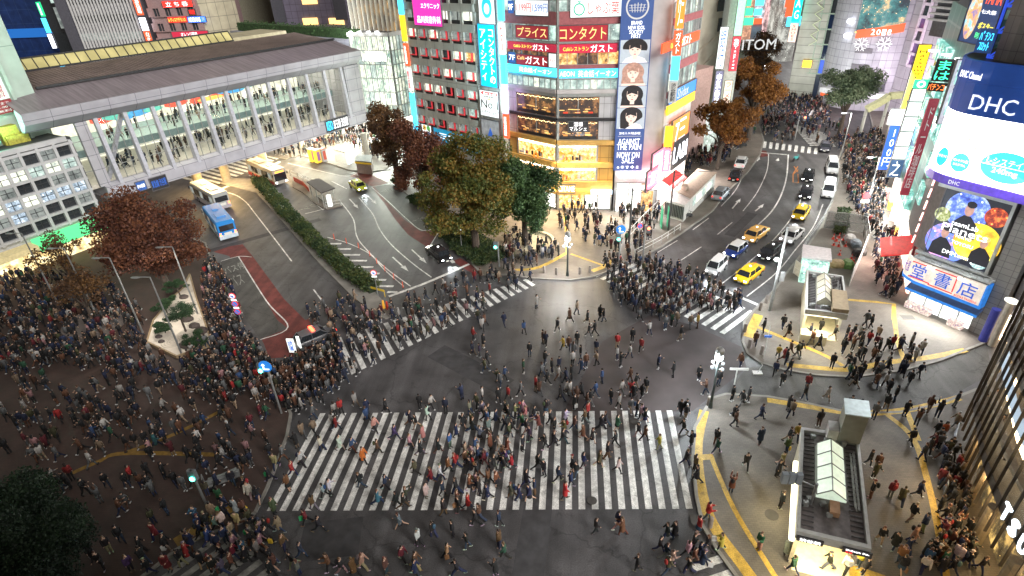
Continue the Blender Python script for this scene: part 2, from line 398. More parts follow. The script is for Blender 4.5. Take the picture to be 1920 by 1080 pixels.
def zebra(name, s0, s1, d, e0, e1, per=.9, mat=paint, z=.010):
    """bars start on the line s0-s1 and end on e0-e1 (world), spaced per"""
    s0, s1, e0, e1 = [v if isinstance(v, Vector) else G(*v).to_2d() for v in (s0, s1, e0, e1)]
    mb = MB(); n = max(2, int((s1-s0).length/per))
    for i in range(n):
        t0, t1 = i/n, (i+.5)/n
        mb.sheet([s0.lerp(s1, t0), s0.lerp(s1, t1), e0.lerp(e1, t1), e0.lerp(e1, t0)], z)
    return struct(name, mb, mat)
zebra('zebra_crossing_left', (612, 640), (994, 521), 0, (640, 712), (1010, 531), 1.0)
zebra('zebra_crossing_right', (1112, 517), (1367, 631), 0, (1180, 487), (1423, 588), 1.0)
zebra('zebra_crossing_lower_left', (433, 986), (530, 1100), 0, (262, 1110), (330, 1260), .95, oldpaint)
zebra('zebra_crossing_bottom', (1290, 1060), (1420, 1200), 0, (1350, 1040), (1480, 1180), .95)
zebra('zebra_crossing_far', (1432, 265), (1540, 279), 0, (1430, 277), (1538, 290), 1.1)
zebra('zebra_crossing_far_diagonal', (1482, 232), (1520, 275), 0, (1548, 250), (1568, 276), 1.1)
zebra('zebra_crossing_passage', (540, 290), (395, 352), 0, (440, 262), (290, 325), 1.3)
zebra('zebra_crossing_passage_diagonal', (545, 292), (400, 360), 0, (548, 294), (403, 362), 3)
zebra('zebra_crossing_station', (712, 312), (745, 322), 0, (740, 300), (772, 312), .9)

lm = MB()
for pts, wd in [
    ([(400, 357), (437, 364), (460, 378), (478, 400), (512, 444), (547, 490)], .16),
    ([(395, 362), (430, 349)], .3),
    ([(588, 543), (622, 588)], .16),
    ([(520, 398), (570, 455), (625, 515), (683, 566)], .16),
    ([(540, 306), (590, 318), (645, 330), (668, 326)], .16), ([(622, 340), (650, 354)], .16),
    ([(640, 380), (662, 410), (668, 440), (680, 460), (720, 500), (770, 537)], .16),
    ([(673, 371), (698, 400), (712, 430), (735, 460), (775, 495), (809, 520)], .16),
    ([(697, 351), (728, 378), (760, 408), (792, 432), (827, 424)], .14), ([(730, 345), (696, 350)], .12),
    ([(827, 427), (806, 462)], .14),
    ([(614, 445), (650, 455), (683, 470), (700, 482), (720, 505), (757, 537)], .14),
    ([(729, 556), (800, 530), (880, 495)], .42),
    ([(572, 401), (612, 391)], .18), ([(560, 352), (580, 372), (606, 394)], .12),
    ([(472, 482), (447, 481), (414, 490)], .12), ([(447, 481), (500, 565), (540, 613), (488, 637)], .14),
    # main road on the right
    ([(1319, 524), (1345, 505)], .0001),
    ([(1338, 536), (1424, 573)], .42),
    ([(1352, 533), (1400, 495), (1450, 450), (1490, 400), (1502, 372)], .14),
    ([(1400, 556), (1455, 512), (1490, 470), (1525, 425), (1543, 383)], .14),
    ([(1312, 520), (1360, 477)], .14),
    ([(1420, 423), (1447, 396), (1465, 365), (1475, 330), (1478, 290)], .2),
    ([(1393, 396), (1420, 360), (1438, 320), (1441, 289)], .12), ([(1424, 286), (1475, 290)], .3),
    ([(1299, 431), (1329, 409)], .12), ([(1345, 440), (1373, 417)], .12), ([(1232, 474), (1270, 451)], .12), ([(1277, 488), (1315, 463)], .12),
    ([(1352, 387), (1382, 352), (1402, 305)], .12),
]:
    stroke(lm, curve(pts) if len(pts) > 2 else W(pts), wd)
for i in range(13):                                  # ladder ticks along the median kerb
    t = i/12; a = G(528+t*150, 402+t*160).to_2d(); d = (G(683, 566)-G(528, 402)).to_2d().normalized(); n = Vector((-d.y, d.x))
    if a: lm.sheet([a+n*.15, a+d*.5+n*.15, a+d*.5+n*.55, a+n*.55], .010)
def arrow(a, b, wd=.2, head=.55, mat=None):
    a, b = W([a, b]); d = (b-a).normalized(); n = Vector((-d.y, d.x)); h = b-d*1.7
    lm.sheet([a+n*wd*.5, h+n*wd*.5, h-n*wd*.5, a-n*wd*.5], .010)
    lm.sheet([h+n*head*.6, b, h-n*head*.6], .010)
arrow((655, 373), (672, 391)); arrow((689, 367), (706, 383)); arrow((736, 482), (766, 509)); arrow((772, 468), (800, 494))
arrow((1373, 391), (1389, 372)); arrow((1416, 396), (1433, 382)); arrow((1420, 302), (1424, 294)); arrow((1457, 302), (1460, 296))
for a, b in [((825, 459), (830, 466)), ((836, 474), (842, 481)), ((845, 487), (851, 493)), ((852, 500), (858, 507))]: stroke(lm, W([a, b]), .45)
struct('lane_markings', lm, paint)
hm = MB()                                            # hatched area by the median
for k in range(9):
    t = k/8
    a = G(622+t*120, 452+t*88).to_2d(); b = G(655+t*93, 450+t*84).to_2d()
    d = (G(715, 470+t)-G(640, 470)).to_2d().normalized()
    ln = [1.6, 3.4, 4.0, 3.9, 3.6, 3.2, 2.6, 2.0, 1.2][k]
    r = G([640, 658, 675, 688, 700, 712, 724, 738, 745][k], [457, 467, 478, 489, 501, 513, 525, 537, 548][k]).to_2d()
    stroke(hm, [r, r-d*ln], .42)
struct('hatched_marking', hm, paint)
om = MB()
stroke(om, W([(1497, 318), (1487, 327), (1487, 342), (1496, 343)]), .15); stroke(om, W([(1497, 343), (1496, 326)]), .15); stroke(om, W([(1487, 326), (1496, 312)]), .15); stroke(om, W([(1496, 323), (1489, 312)]), .15)
struct('orange_turn_marking', om, M('orange_paint', (.55, .2, .04), .7))
def road_text(s, p0, p1, p2, name, mat):
    """letters lying on the road; p0 lower-left, p1 lower-right, p2 upper-left of the word as it is read"""
    o_, x_, y_ = [G(*p) for p in (p0, p1, p2)]
    vs, fs = text_mesh(s, 1, 1, 0.006)
    mb = MB().add([(o_+(x_-o_)*v[0]+(y_-o_)*v[2]).to_2d().to_tuple()+(.02-v[1],) for v in vs], fs)
    return struct(name, mb, mat)
road_text('バス停', (424, 516), (462, 502), (417, 503), 'road_lettering', oldpaint)
road_text('バス', (437, 540), (460, 531), (428, 520), 'road_lettering', oldpaint)
road_text('タクシー', (604, 383), (562, 398), (598, 378), 'road_lettering', oldpaint)
road_text('タクシー', (742, 358), (716, 362), (737, 353), 'road_lettering', oldpaint)
road_text('タクシー', (812, 410), (778, 418), (803, 404), 'road_lettering', oldpaint)

# tactile paving strips
ym = MB()
ZP = .124
def ystroke(pts, wd, z=ZP, smooth=True):
    p = curve(pts) if (smooth and len(pts) > 2) else W(pts, .12)
    stroke(ym, p, wd, z)
ystroke([(1320, 772), (1308, 830), (1310, 890), (1322, 950), (1345, 1000), (1390, 1060), (1440, 1130)], .75)
ystroke([(1310, 858), (1338, 856)], .55)
ystroke([(1334, 862), (1375, 955), (1432, 1050), (1470, 1110)], .34)
ystroke([(1438, 752), (1500, 762), (1590, 776), (1650, 776), (1720, 767), (1798, 748)], .6)
ystroke([(1663, 780), (1712, 826), (1742, 920), (1766, 1040), (1775, 1100)], .42)
ystroke([(1700, 770), (1722, 826)], .42)
ystroke([(1402, 634), (1412, 612), (1422, 592)], .9)
ystroke([(1417, 614), (1480, 640), (1545, 668), (1580, 688)], .42)
ystroke([(1475, 686), (1560, 694), (1600, 694), (1660, 682), (1740, 672), (1810, 658)], .6)
ystroke([(1676, 596), (1682, 640), (1694, 676)], .42); ystroke([(1590, 562), (1640, 566), (1676, 570), (1676, 600)], .42, smooth=False)
ystroke([(960, 508), (1010, 503), (1062, 476)], .55); ystroke([(1058, 400), (1062, 440), (1063, 476)], .36); ystroke([(1070, 476), (1138, 500)], .36)
ystroke([(1110, 510), (1135, 500), (1150, 488)], .7)
_ym = ym; ym = MB()
ystroke([(135, 890), (185, 868), (235, 852), (420, 855)], .42); ystroke([(235, 852), (330, 815), (420, 770)], .42)
ystroke([(330, 1020), (400, 975), (440, 950)], .9)
struct('shaded_tactile_paving', ym, M('shaded_yellow', (.20, .115, .02), .7, var=.3)); ym = _ym  # same tactile yellow, darkened: the plaza's shade is put into the colour
ystroke([(1500, 1048), (1600, 1075), (1660, 1095)], 1.0)
struct('tactile_paving', ym, yel)
mh = MB()
for px, py, r in [(1573, 572, .45), (1585, 558, .35), (1180, 458, .35), (1190, 790, .4), (1110, 938, .35), (1447, 965, .45), (990, 760, .4)]:
    c = G(px, py, .13)
    mh.prism([(c.x+r*math.cos(a*PI/8), c.y+r*math.sin(a*PI/8)) for a in range(16)], .1, .128)
for px, py in [(1665, 552), (1702, 595), (1312, 975), (1056, 488)]:
    c = G(px, py, .13); mh.box(c.x-.6, c.x+.6, c.y-.4, c.y+.4, .1, .128)
struct('manhole_cover', mh, M('cast_iron', (.07, .065, .06), .6, .3))

rp0 = random.Random(9); pm0 = MB()
for k, (px, py, w_, l_, a) in enumerate([(700, 830, 2.2, 7, .1), (1150, 690, 3, 6, .9), (880, 690, 2.4, 9, -.6), (1000, 1010, 2, 12, 1.5), (620, 1010, 3, 4, .2), (1330, 690, 2, 7, .8), (500, 440, 1.2, 16, .75), (1390, 420, 1.4, 9, 1.0)]):
    c = G(px, py).to_2d(); u = Vector((math.cos(a), math.sin(a))); v = Vector((-u.y, u.x))
    pm0.sheet([c-u*l_/2-v*w_/2, c+u*l_/2-v*w_/2, c+u*l_/2+v*w_/2, c-u*l_/2+v*w_/2], .0016+k*.00004)
struct('asphalt_repairs', pm0, M('asphalt_patch', (.044, .043, .046), .75, var=.3, scale=1.5))
# ================================================================ BUILDINGS: shared pieces
win_dark = M('dark_glass', (.03, .035, .04), .08, var=.2, spec=.6)
win_grey = room_mat('dim_office', (.17, .19, .18), (.26, .29, .26), (.06, .075, .07), .9, .8, .06)
win_teal = room_mat('greenish_office', (.40, .52, .47), (.70, .82, .72), (.16, .22, .21), .9, .9, .08)
win_warm = room_mat('warm_room', (.75, .38, .10), (1.0, .75, .38), (.05, .02, .01), 1.0, 1.3)
win_white = room_mat('bright_office', (.75, .78, .60), (1.0, 1.0, .85), (.25, .3, .28), 1.1, .8)
win_blue = room_mat('bluish_office', (.35, .45, .55), (.8, .9, 1.0), (.05, .08, .10), .9, 1.1)
win_cafe = room_mat('restaurant_interior', (.045, .02, .012), (.32, .14, .045), (.012, .008, .008), 1.0, .9, .12)
win_shop = room_mat('shop_display', (1.0, .50, .12), (1.0, .82, .48), (.28, .10, .02), 1.25, 2.2)
win_shopw = room_mat('white_shop', (.9, .9, .8), (1.0, 1.0, 1.0), (.35, .3, .25), 2.6, 1.2)
alu = M('aluminium', (.42, .44, .43), .4, .5, var=.1)
darkm = M('dark_metal', (.04, .042, .045), .5, .4, var=.2)
white = M('white_panel', (.6, .6, .58), .6, var=.12, scale=.7)
T_white = E_('white_letter', (1, 1, 1), 1.3); T_red = M('red_letter', (.6, .03, .03), .5, var=0, emit=.6)
T_black = M('black_letter', (.02, .02, .02), .5, var=0); T_yel = E_('yellow_letter', (1, .85, .1), 1.1)
T_blue = M('blue_letter', (.03, .12, .5), .5, var=0, emit=.4)
T_gold = E_('gold_letter', (1, .72, .25), .8); T_dim = M('grey_letter', (.5, .5, .5), .5, var=0, emit=.35)

def wall_body(root, L, depth, H, mat, z0=0, y0=0, x0=0):
    return MB().box(x0, x0+L, y0, y0+depth, z0, H).obj('wall', mat, root)
def winwall(root, u0, u1, z0, z1, cols, rows, pier, span, mats, fmat, proud=.22, y=0, frac=(0, 1), seed=1, mull=0, name='window', maxn=100, sill=False, skip=None):
    rr = random.Random(seed); W_ = (u1-u0)/cols; H_ = (z1-z0)/rows
    f = MB()
    for i in range(cols+1):
        x = u0+i*W_; f.box(x-pier/2, x+pier/2, y-proud, y, z0, z1)
    for j in range(rows+1):
        z = z0+j*H_; f.box(u0, u1, y-proud*.9, y-.001, z-span/2, z+span/2)
    for i in range(cols):
        for k in range(1, mull+1):
            x = u0+i*W_+W_*k/(mull+1); f.box(x-.03, x+.03, y-proud*.5, y-.002, z0, z1)
    f.obj('facade_frame', fmat, root)
    n = 0; me = {}; rest = MB()
    for j in range(rows):
        for i in range(cols):
            if skip and skip(i, j): continue
            m = rr.choice(mats); n += 1
            x0, x1, a, b = u0+i*W_+pier/2, u0+(i+1)*W_-pier/2, z0+j*H_+span/2, z0+(j+1)*H_-span/2
            if n > maxn: rest.box(x0, x1, y-.06, y-.004, a, b); continue
            key = m.name
            if key not in me: me[key] = MB().box(0, x1-x0, -.06, -.004, 0, b-a).mesh(name, m)
            o = link(name, me[key], root); o.location = (x0, y, a)
    if n > maxn: tag(rest.obj(name, mats[0], root), kind='stuff')

def rect(root, name, u0, u1, z0, z1, mat, y0=-.1, y1=0):
    return MB().box(u0, u1, y0, y1, z0, z1).obj(name, mat, root)
def poly(parent, name, pts, mat, y=-.01, th=.004):
    n = len(pts); vs = [(p[0], y, p[1]) for p in pts]+[(p[0], y-th, p[1]) for p in pts]
    return MB().add(vs, [tuple(range(n)), tuple(range(n, 2*n))[::-1]]+[(i, n+i, n+(i+1) % n, (i+1) % n) for i in range(n)]).obj(name, mat, parent)
def circ(cx, cz, rx, rz=None, n=24, a0=0, a1=2*PI):
    rz = rx if rz is None else rz
    return [(cx+rx*math.cos(a0+(a1-a0)*i/n), cz+rz*math.sin(a0+(a1-a0)*i/n)) for i in range(n)]
def txt(parent, s, x, z, w_, h, mat, y=-.03, th=.03, name='lettering'):
    vs, fs = text_mesh(s, w_, h, th); o = MB().add(vs, fs).obj(name, mat, parent); o.location = (x, y, z); return o

# ================================================================ CORNER BUILDING with the cosmetics shop
CG = G(1045, 393); CL = Vector((-9.3, 85.4, 0)); CR = Vector((5.75, 79.75, 0))
F1, F2 = Fac(CL, CG), Fac(CG, CR)
zz = lambda y: Zg(CG, y)
rose = M('rose_spandrel', (.36, .12, .13), .6, var=.15); cream = M('cream_cladding', (.52, .50, .50), .55, var=.12, scale=.6)
goldc = M('gold_cladding', (.62, .38, .10), .45, var=.2, scale=.8)
cb = thing('commercial_building', 'nine storey corner building with golden lit cosmetics shop at its foot and red cafe signs', 'building', (0, 0, 0))
body = MB().prism([CL.to_2d(), CG.to_2d(), CR.to_2d(), (CR+Vector((1, 14, 0))).to_2d(), (CL+Vector((6, 14, 0))).to_2d()], 0, 36).obj('wall', cream, cb)
def side(F):
    o = link('facade', None, cb); o.location = F.A; o.rotation_euler = (0, 0, F.rz); return o
for F, nm in ((F1, 'l'), (F2, 'r')):
    L = F.L; s = link('facade', None, cb); s.location = F.w(0, .02); s.rotation_euler = (0, 0, F.rz)
    for (ya, yb, mt, d) in [(22, 47, rose, .22), (78, 82, alu, .3), (122, 129, rose, .2), (146, 149, alu, .3), (168, 175, cream, .35), (175, 181, alu, .25), (221, 226, darkm, .45), (262, 270, goldc, .5), (303, 312, goldc, .5), (338, 362, goldc, .6)]:
        rect(s, 'spandrel', 0, L, zz(yb), zz(ya), mt, -d, 0)
    def row(ya, yb, mt, n, span=.12, pier=.1, u0=0, u1=None, y=0, seed=3, mull=0):
        u1 = L if u1 is None else u1
        winwall(s, u0, u1, zz(yb), zz(ya), n, 1, pier, span, mt, alu, .18, seed=seed, mull=mull)
    row(0, 22, [win_teal, win_warm, win_grey], 6); row(47, 78, [win_teal, win_grey], 7, seed=5)
    row(97, 122, [win_warm, win_cafe] if nm == 'r' else [win_cafe], 6); row(149, 168, [win_teal, win_teal, win_white], 9, seed=8)
    if nm == 'l':
        ua = 1.6; ub = L
    else: ua = 0; ub = L*.72
    row(181, 221, [win_cafe], 2, u0=ua, u1=ub, span=.15); row(226, 262, [win_cafe, win_warm], 2, u0=ua, u1=ub, span=.15, seed=2)
    row(270, 303, [win_shop], 1, u0=ua, u1=ub-.1, span=.25, pier=.25); row(312, 338, [win_shop], 1, u0=ua, u1=ub-.1, span=.3, pier=.25)
    row(362, 390, [win_shop, win_shopw], 4, u0=.2, u1=L*.98, span=.15, pier=.2)
    rect(s, 'pier', 0, .3, 0, 36, alu, -.26, 0) if nm == 'r' else None
    rect(s, 'gold_wall', (ub if nm == 'r' else 0), (L if nm == 'r' else ua), zz(350), zz(268), grid_mat('gold_panels', (.60, .36, .09), (.25, .13, .03), 1.2, 1.6, .06), -.12, 0)
    rect(s, 'panel_wall', (ub if nm == 'r' else 0), (L if nm == 'r' else ua), zz(262), zz(181), grid_mat('grey_panels', (.50, .50, .52), (.2, .2, .2), .9, 2.2, .05), -.1, 0)
    rr_ = random.Random(6); W0, W1 = ua+.3, ub-.3
    for j_, (ya, yb) in enumerate(((184, 218), (229, 260))):
        sl_ = MB(); tb_ = MB(); zt_, zl_ = zz(ya), zz(yb)
        for q_ in range(26): x_ = W0+(W1-W0)*q_/25; sl_.box(x_-.035, x_+.035, -.14, -.08, zt_-.12-.12*math.sin(q_*.9)**2, zt_-.04-.12*math.sin(q_*.9)**2)
        for q_ in range(7): x_ = W0+rr_.random()*(W1-W0-.7); z_ = zl_+.25+rr_.random()*.8; tb_.box(x_, x_+.7, -.13, -.08, z_, z_+.09)
        sl_.obj('string_lights', E_('string_light', (1, .72, .35), 4), s); tb_.obj('tables', E_('table_glow', (1, .6, .2), .8), s)
        for q_ in range(3): x_ = W0+(W1-W0)*(q_+.5)/3; rect(s, 'counter_glow', x_-.3, x_+.3, zl_+.15, zl_+.6, E_('red_lamp', (.85, .06, .02), .5) if nm == 'r' and j_ == 0 else E_('amber_lamp', (.8, .35, .08), .5), -.12, -.08)
        rect(s, 'glass_rail', W0, W1, zl_, zl_+.4, darkm, -.24, -.16)
    for (ya, yb) in ((270, 303), (312, 338)):
        rect(s, 'ceiling_light', W0, W1, zz(ya)-.42, zz(ya)-.28, E_('shop_tube', (1, .95, .8), 4), -.3, -.1)
        for q_ in range(9): x_ = W0+rr_.random()*(W1-W0-.4); rect(s, 'goods', x_, x_+.2+.3*rr_.random(), zz(yb)+.3, zz(yb)+.6+rr_.random()*.5, rr_.choice([goldc, rose, cream, MATS['gold_letter'], darkm]), -.2-.01*q_, -.1)
    # bows in the display windows
    for yb in (302, 337):
        ux = (ua+ub)*.5 if nm == 'l' else L*.16
        zc = zz(yb-14)
        bow = MB()
        for a in (-1, 1):
            bow.add([(ux, -.3, zc), (ux+a*.9, -.3, zc+.55), (ux+a*1.0, -.3, zc+.0), (ux, -.42, zc), (ux+a*.9, -.42, zc+.55), (ux+a*1.0, -.42, zc)], [(0, 1, 2), (5, 4, 3), (0, 3, 4, 1), (1, 4, 5, 2), (2, 5, 3, 0)])
            bow.add([(ux, -.3, zc), (ux+a*.25, -.3, zc-1.1), (ux+a*.6, -.3, zc-1.0), (ux, -.4, zc), (ux+a*.25, -.4, zc-1.1), (ux+a*.6, -.4, zc-1.0)], [(0, 1, 2), (5, 4, 3), (0, 3, 4, 1), (1, 4, 5, 2), (2, 5, 3, 0)])
        bow.obj('ribbon_bow', E_('orange_ribbon', (1, .28, .03), .8), s)
bgr = M('crimson_sign', (.42, .02, .05), .5, emit=.55, var=.05); bgr2 = M('dark_red_sign', (.30, .02, .03), .5, emit=.5, var=.08)
cy = E_('cyan_sign', (.06, .62, 1.0), 1.7); wsg = E_('white_sign', (.9, .95, .92), .75)
sign(F1, 'sign', 'dark red sign with three gold katakana on the left face of the corner building', (967, 47), (1028, 74), bgr2, [('プライス', .05, .95, .12, .88, T_gold)])
sign(F2, 'sign', 'dark red sign with five gold katakana on the right face of the corner building', (1047, 49), (1139, 76), bgr2, [('コンタクト', .03, .97, .12, .88, T_gold)])
sign(F1, 'cafe_sign', 'long red cafe sign above the seventh floor on the left face of the corner building', (951, 77), (1042, 99), bgr, [('Caféレストラン', .14, .52, .30, .70, T_yel), ('ガスト', .54, .86, .12, .85, T_white)])
sign(F2, 'cafe_sign', 'long red cafe sign above the seventh floor on the right face of the corner building', (1047, 84), (1157, 98), bgr, [('Caféレストラン', .08, .52, .25, .72, T_yel), ('ガスト', .55, .92, .08, .92, T_white)])
sign(F1, 'cafe_sign', 'dark red cafe sign filling the seventh floor windows left of the corner', (968, 101), (1027, 126), bgr2, [('Café', .03, .27, .5, .85, T_gold), ('ガスト', .3, .98, .15, .88, T_white)])
sign(F1, 'floor_sign', 'blue 7F floor sign left of the dark red cafe sign', (953, 97), (967, 118), M('navy_sign', (.02, .06, .2), .5, emit=.8), [('7F', .1, .9, .25, .75, T_white)])
sign(F1, 'floor_sign', 'blue 9F floor sign at the top of the corner building', (952, 1), (963, 25), MATS['navy_sign'], [('9F', .1, .9, .25, .75, T_white)])
sign(F1, 'cafe_sign', 'round logo panel in a square beside the seventh floor cafe sign', (1029, 100), (1043, 127), wsg, [('ガスト', .15, .85, .4, .6, T_red)])
sign(F1, 'school_sign', 'glowing cyan language school sign on the left face of the corner building', (951, 119), (1044, 145), cy, [('英会話イーオン', .25, .9, .2, .8, T_white)])
sign(F2, 'school_sign', 'glowing cyan language school sign on the right face of the corner building', (1046, 131), (1158, 145), cy, [('AEON', .03, .28, .2, .8, T_white), ('英会話イーオン', .34, .97, .12, .88, T_white)])
sign(F1, 'price_sign', 'white sign with prices 1,199 and 1,599 yen on the top floor', (966, 0), (1028, 30), wsg, [('1,199円', .02, .48, .2, .8, T_red), ('1,599円', .52, .98, .2, .8, T_blue)])
def sprout(o, W_, H_):
    g = M('green_mark', (.02, .35, .22), .5, emit=.5, var=0)
    poly(o, 'emblem', circ(W_*.17, H_*.45, H_*.36), g); poly(o, 'emblem', circ(W_*.17, H_*.45, H_*.28), wsg, y=-.016)
    poly(o, 'emblem', [(W_*.17, H_*.8), (W_*.12, H_*.98), (W_*.17, H_*.9), (W_*.22, H_*.98)], g, y=-.02)
sign(F2, 'restaurant_sign', 'white hot pot restaurant sign with green sprout emblem on the top floor', (1070, 0), (1165, 30), wsg, [('しゃぶ葉', .34, .95, .15, .85, T_red)], extra=sprout)
sign(F2, 'restaurant_sign', 'glowing white lettering in the warm second restaurant window', (1066, 228), (1102, 246), darkm, [('酒場\nマルシェ', .05, .95, .05, .95, T_white)], d=.4, th=.05)
sign(F1, 'shop_sign', 'white lettering of the cosmetics shop above its golden entrance', (1000, 345), (1042, 361), goldc, [("L'OC", .2, .95, .15, .85, T_white)], d=.7)
sign(F2, 'shop_sign', 'white lettering of the cosmetics shop right of the corner above the entrance', (1047, 346), (1078, 362), goldc, [("CITANE", .0, .98, .15, .85, T_white)], d=.7)
aw = thing('awning', 'pale blue lit shop awning right of the golden shop entrance', 'awning', F2.w(F2.L*.62, 1.0, zz(358)), F2.rz)
MB().box(0, F2.L*.38, -.2, .9, 0, .5).obj('canopy', E_('pale_blue_light', (.65, .85, 1), 1.4), aw)

# ---------------------------------------------------------------- banner tower
CT = Vector((11.9, 79.2, 0)); F3 = Fac(CR+Vector((.25, -.35, 0)), CT)
tw = thing('banner_tower', 'slim white stair tower carrying the tall idol group banner', 'tower', F3.w(0), F3.rz)
wall_body(tw, F3.L, 9, 36, cream)
winwall(tw, .3, F3.L-.3, 0, Zg(F3.A, 342), 3, 1, .15, .2, [win_shopw, win_warm], alu, .2)
wm = MB()
for i in range(7): wm.box(.5+i*.8, 1.0+i*.8, -.55, 0, Zg(F3.A, 330), Zg(F3.A, 322))
wm.obj('floodlight', E_('flood_white', (1, 1, .95), 5), tw)
rect(tw, 'lit_panel', .15, F3.L-.15, Zg(F3.A, 357), Zg(F3.A, 345), white, -.15)
navy = M('navy_banner', (.035, .07, .20), .6, emit=.55, var=.05)
skin_p = M('portrait_skin', (.70, .52, .44), .6, emit=.5, var=.06, scale=2); hair_b = M('portrait_hair_black', (.02, .018, .02), .5, emit=.2, var=.3)
hair_l = M('portrait_hair_light', (.38, .22, .17), .5, emit=.4, var=.3); ph_bg = M('portrait_back', (.36, .41, .46), .6, emit=.45, var=.06); lipm = M('portrait_lips', (.6, .08, .1), .5, emit=.4, var=0)
def portrait(o, x, z, w_, h, hair, cut, turn=0):
    cx, cz = x+w_*(.5+turn*.08), z+h*.55
    rect(o, 'portrait_back', x, x+w_, z, z+h, ph_bg, -.008, 0)
    poly(o, 'portrait_shoulders', [(x+w_*.08, z), (x+w_*.2, z+h*.2), (cx-w_*.1, z+h*.3), (cx+w_*.1, z+h*.3), (x+w_*.85, z+h*.2), (x+w_*.95, z)], skin_p if cut == 'bob' else M('portrait_shirt', (.75, .75, .78), .6, emit=.4), y=-.012)
    if cut == 'bowl': hp = circ(cx, cz+h*.12, w_*.42, h*.40, 20, -.35, PI+.35)
    elif cut == 'long': hp = circ(cx, cz+h*.08, w_*.40, h*.42, 20, -.2, PI+.2)+[(cx-w_*.38, z+h*.02), (cx-w_*.2, z+h*.0), (cx+w_*.15, z+h*.3)]
    else: hp = circ(cx, cz+h*.06, w_*.38, h*.44, 20, -.5, PI+.5)+[(cx-w_*.40, z+h*.10), (cx+w_*.40, z+h*.10)]
    poly(o, 'portrait_hair', hp, hair, y=-.020)
    poly(o, 'portrait_neck', [(cx-w_*.07, z+h*.16), (cx+w_*.08, z+h*.16), (cx+w_*.08, z+h*.4), (cx-w_*.07, z+h*.4)], skin_p, y=-.026)
    poly(o, 'portrait_face', [(cx-w_*.19, cz+h*.22), (cx-w_*.20, cz), (cx-w_*.16, cz-h*.15), (cx-w_*.06, cz-h*.27), (cx+w_*.05, cz-h*.28), (cx+w_*.15, cz-h*.15), (cx+w_*.20, cz), (cx+w_*.19, cz+h*.22)], skin_p, y=-.032)
    poly(o, 'portrait_nose', [(cx-w_*.005, cz+h*.01), (cx+w_*.02, cz-h*.08), (cx-w_*.02, cz-h*.085)], M('portrait_shade', (.5, .32, .27), .6, emit=.4), y=-.040)
    poly(o, 'portrait_fringe', [(cx-w_*.19, cz+h*.05), (cx-w_*.17, cz+h*.26), (cx, cz+h*.33), (cx+w_*.17, cz+h*.26), (cx+w_*.19, cz+h*.05), (cx+w_*.06, cz+h*.10), (cx-w_*.03, cz+h*.14)], hair, y=-.038)
    for a in (-1, 1): poly(o, 'portrait_eye', circ(cx+a*w_*.085, cz+h*.03, w_*.038, h*.022, 8), hair_b, y=-.044)
    poly(o, 'portrait_lips', circ(cx, cz-h*.165, w_*.045, h*.022, 8), lipm, y=-.044)
def bann(o, W_, H_):
    # from the top: emblem, words, four portraits, words
    yz = lambda py: (Zg(F3.w(W_/2), py)-Zg(F3.w(W_/2), 320))/(Zg(F3.w(W_/2), -6)-Zg(F3.w(W_/2), 320))*H_
    a, b = yz(75), yz(242)
    hs = (a-b)/4
    for i, (hr, ct, tn) in enumerate([(hair_b, 'bowl', .1), (hair_l, 'bob', -.2), (hair_b, 'bob', .1), (hair_b, 'long', .2)]):
        portrait(o, .12, a-hs*(i+1)+.03, W_-.24, hs-.06, hr, ct, tn)
    poly(o, 'emblem', circ(W_/2, yz(14), W_*.36), T_dim); poly(o, 'emblem', circ(W_/2, yz(14), W_*.31), navy, y=-.016)
    for k in range(5): poly(o, 'emblem', [(W_*(.30+.1*k), yz(6)-abs(k-2)*.1), (W_*(.34+.08*k), yz(24)), (W_*(.36+.08*k), yz(24)), (W_*(.33+.1*k), yz(6)-abs(k-2)*.1)], T_dim, y=-.022)
    for k in range(3): poly(o, 'emblem', [(W_*.24, yz(10+5*k)), (W_*.76, yz(10+5*k)), (W_*.76, yz(10.8+5*k)), (W_*.24, yz(10.8+5*k))], T_dim, y=-.027)
    for s_, py, x0, x1 in [('BRAND', 47, .34, .68), ('NEW IDOL', 56, .25, .77), ('SOCIETY', 64, .29, .73), ('FIRST', 72, .36, .66)]: txt(o, s_, x0*W_, yz(py), (x1-x0)*W_, .42, T_white)
    for s_, py, x0, x1, h in [('2018.11.14 RELEASE', 252, .14, .86, .3), ('AGAINST', 271, .12, .86, .8), ('THE PAIN', 281, .08, .92, .8), ('NOW ON', 296, .10, .88, .8), ('SALE', 306, .28, .70, .8), ('☗ ⦿ ♛ ❖ ♜', 316, .12, .88, .45)]: txt(o, s_, x0*W_, yz(py), (x1-x0)*W_, h, T_white)
    for py in (256, 286): poly(o, 'rule', [(W_*.1, yz(py)), (W_*.9, yz(py)), (W_*.9, yz(py)+.05), (W_*.1, yz(py)+.05)], T_dim)
sign(F3, 'banner', 'tall navy banner with four portraits and the words AGAINST THE PAIN NOW ON SALE', (1166, -6), (1203, 320), navy, [], d=.3, th=.12, cat='banner', extra=bann)

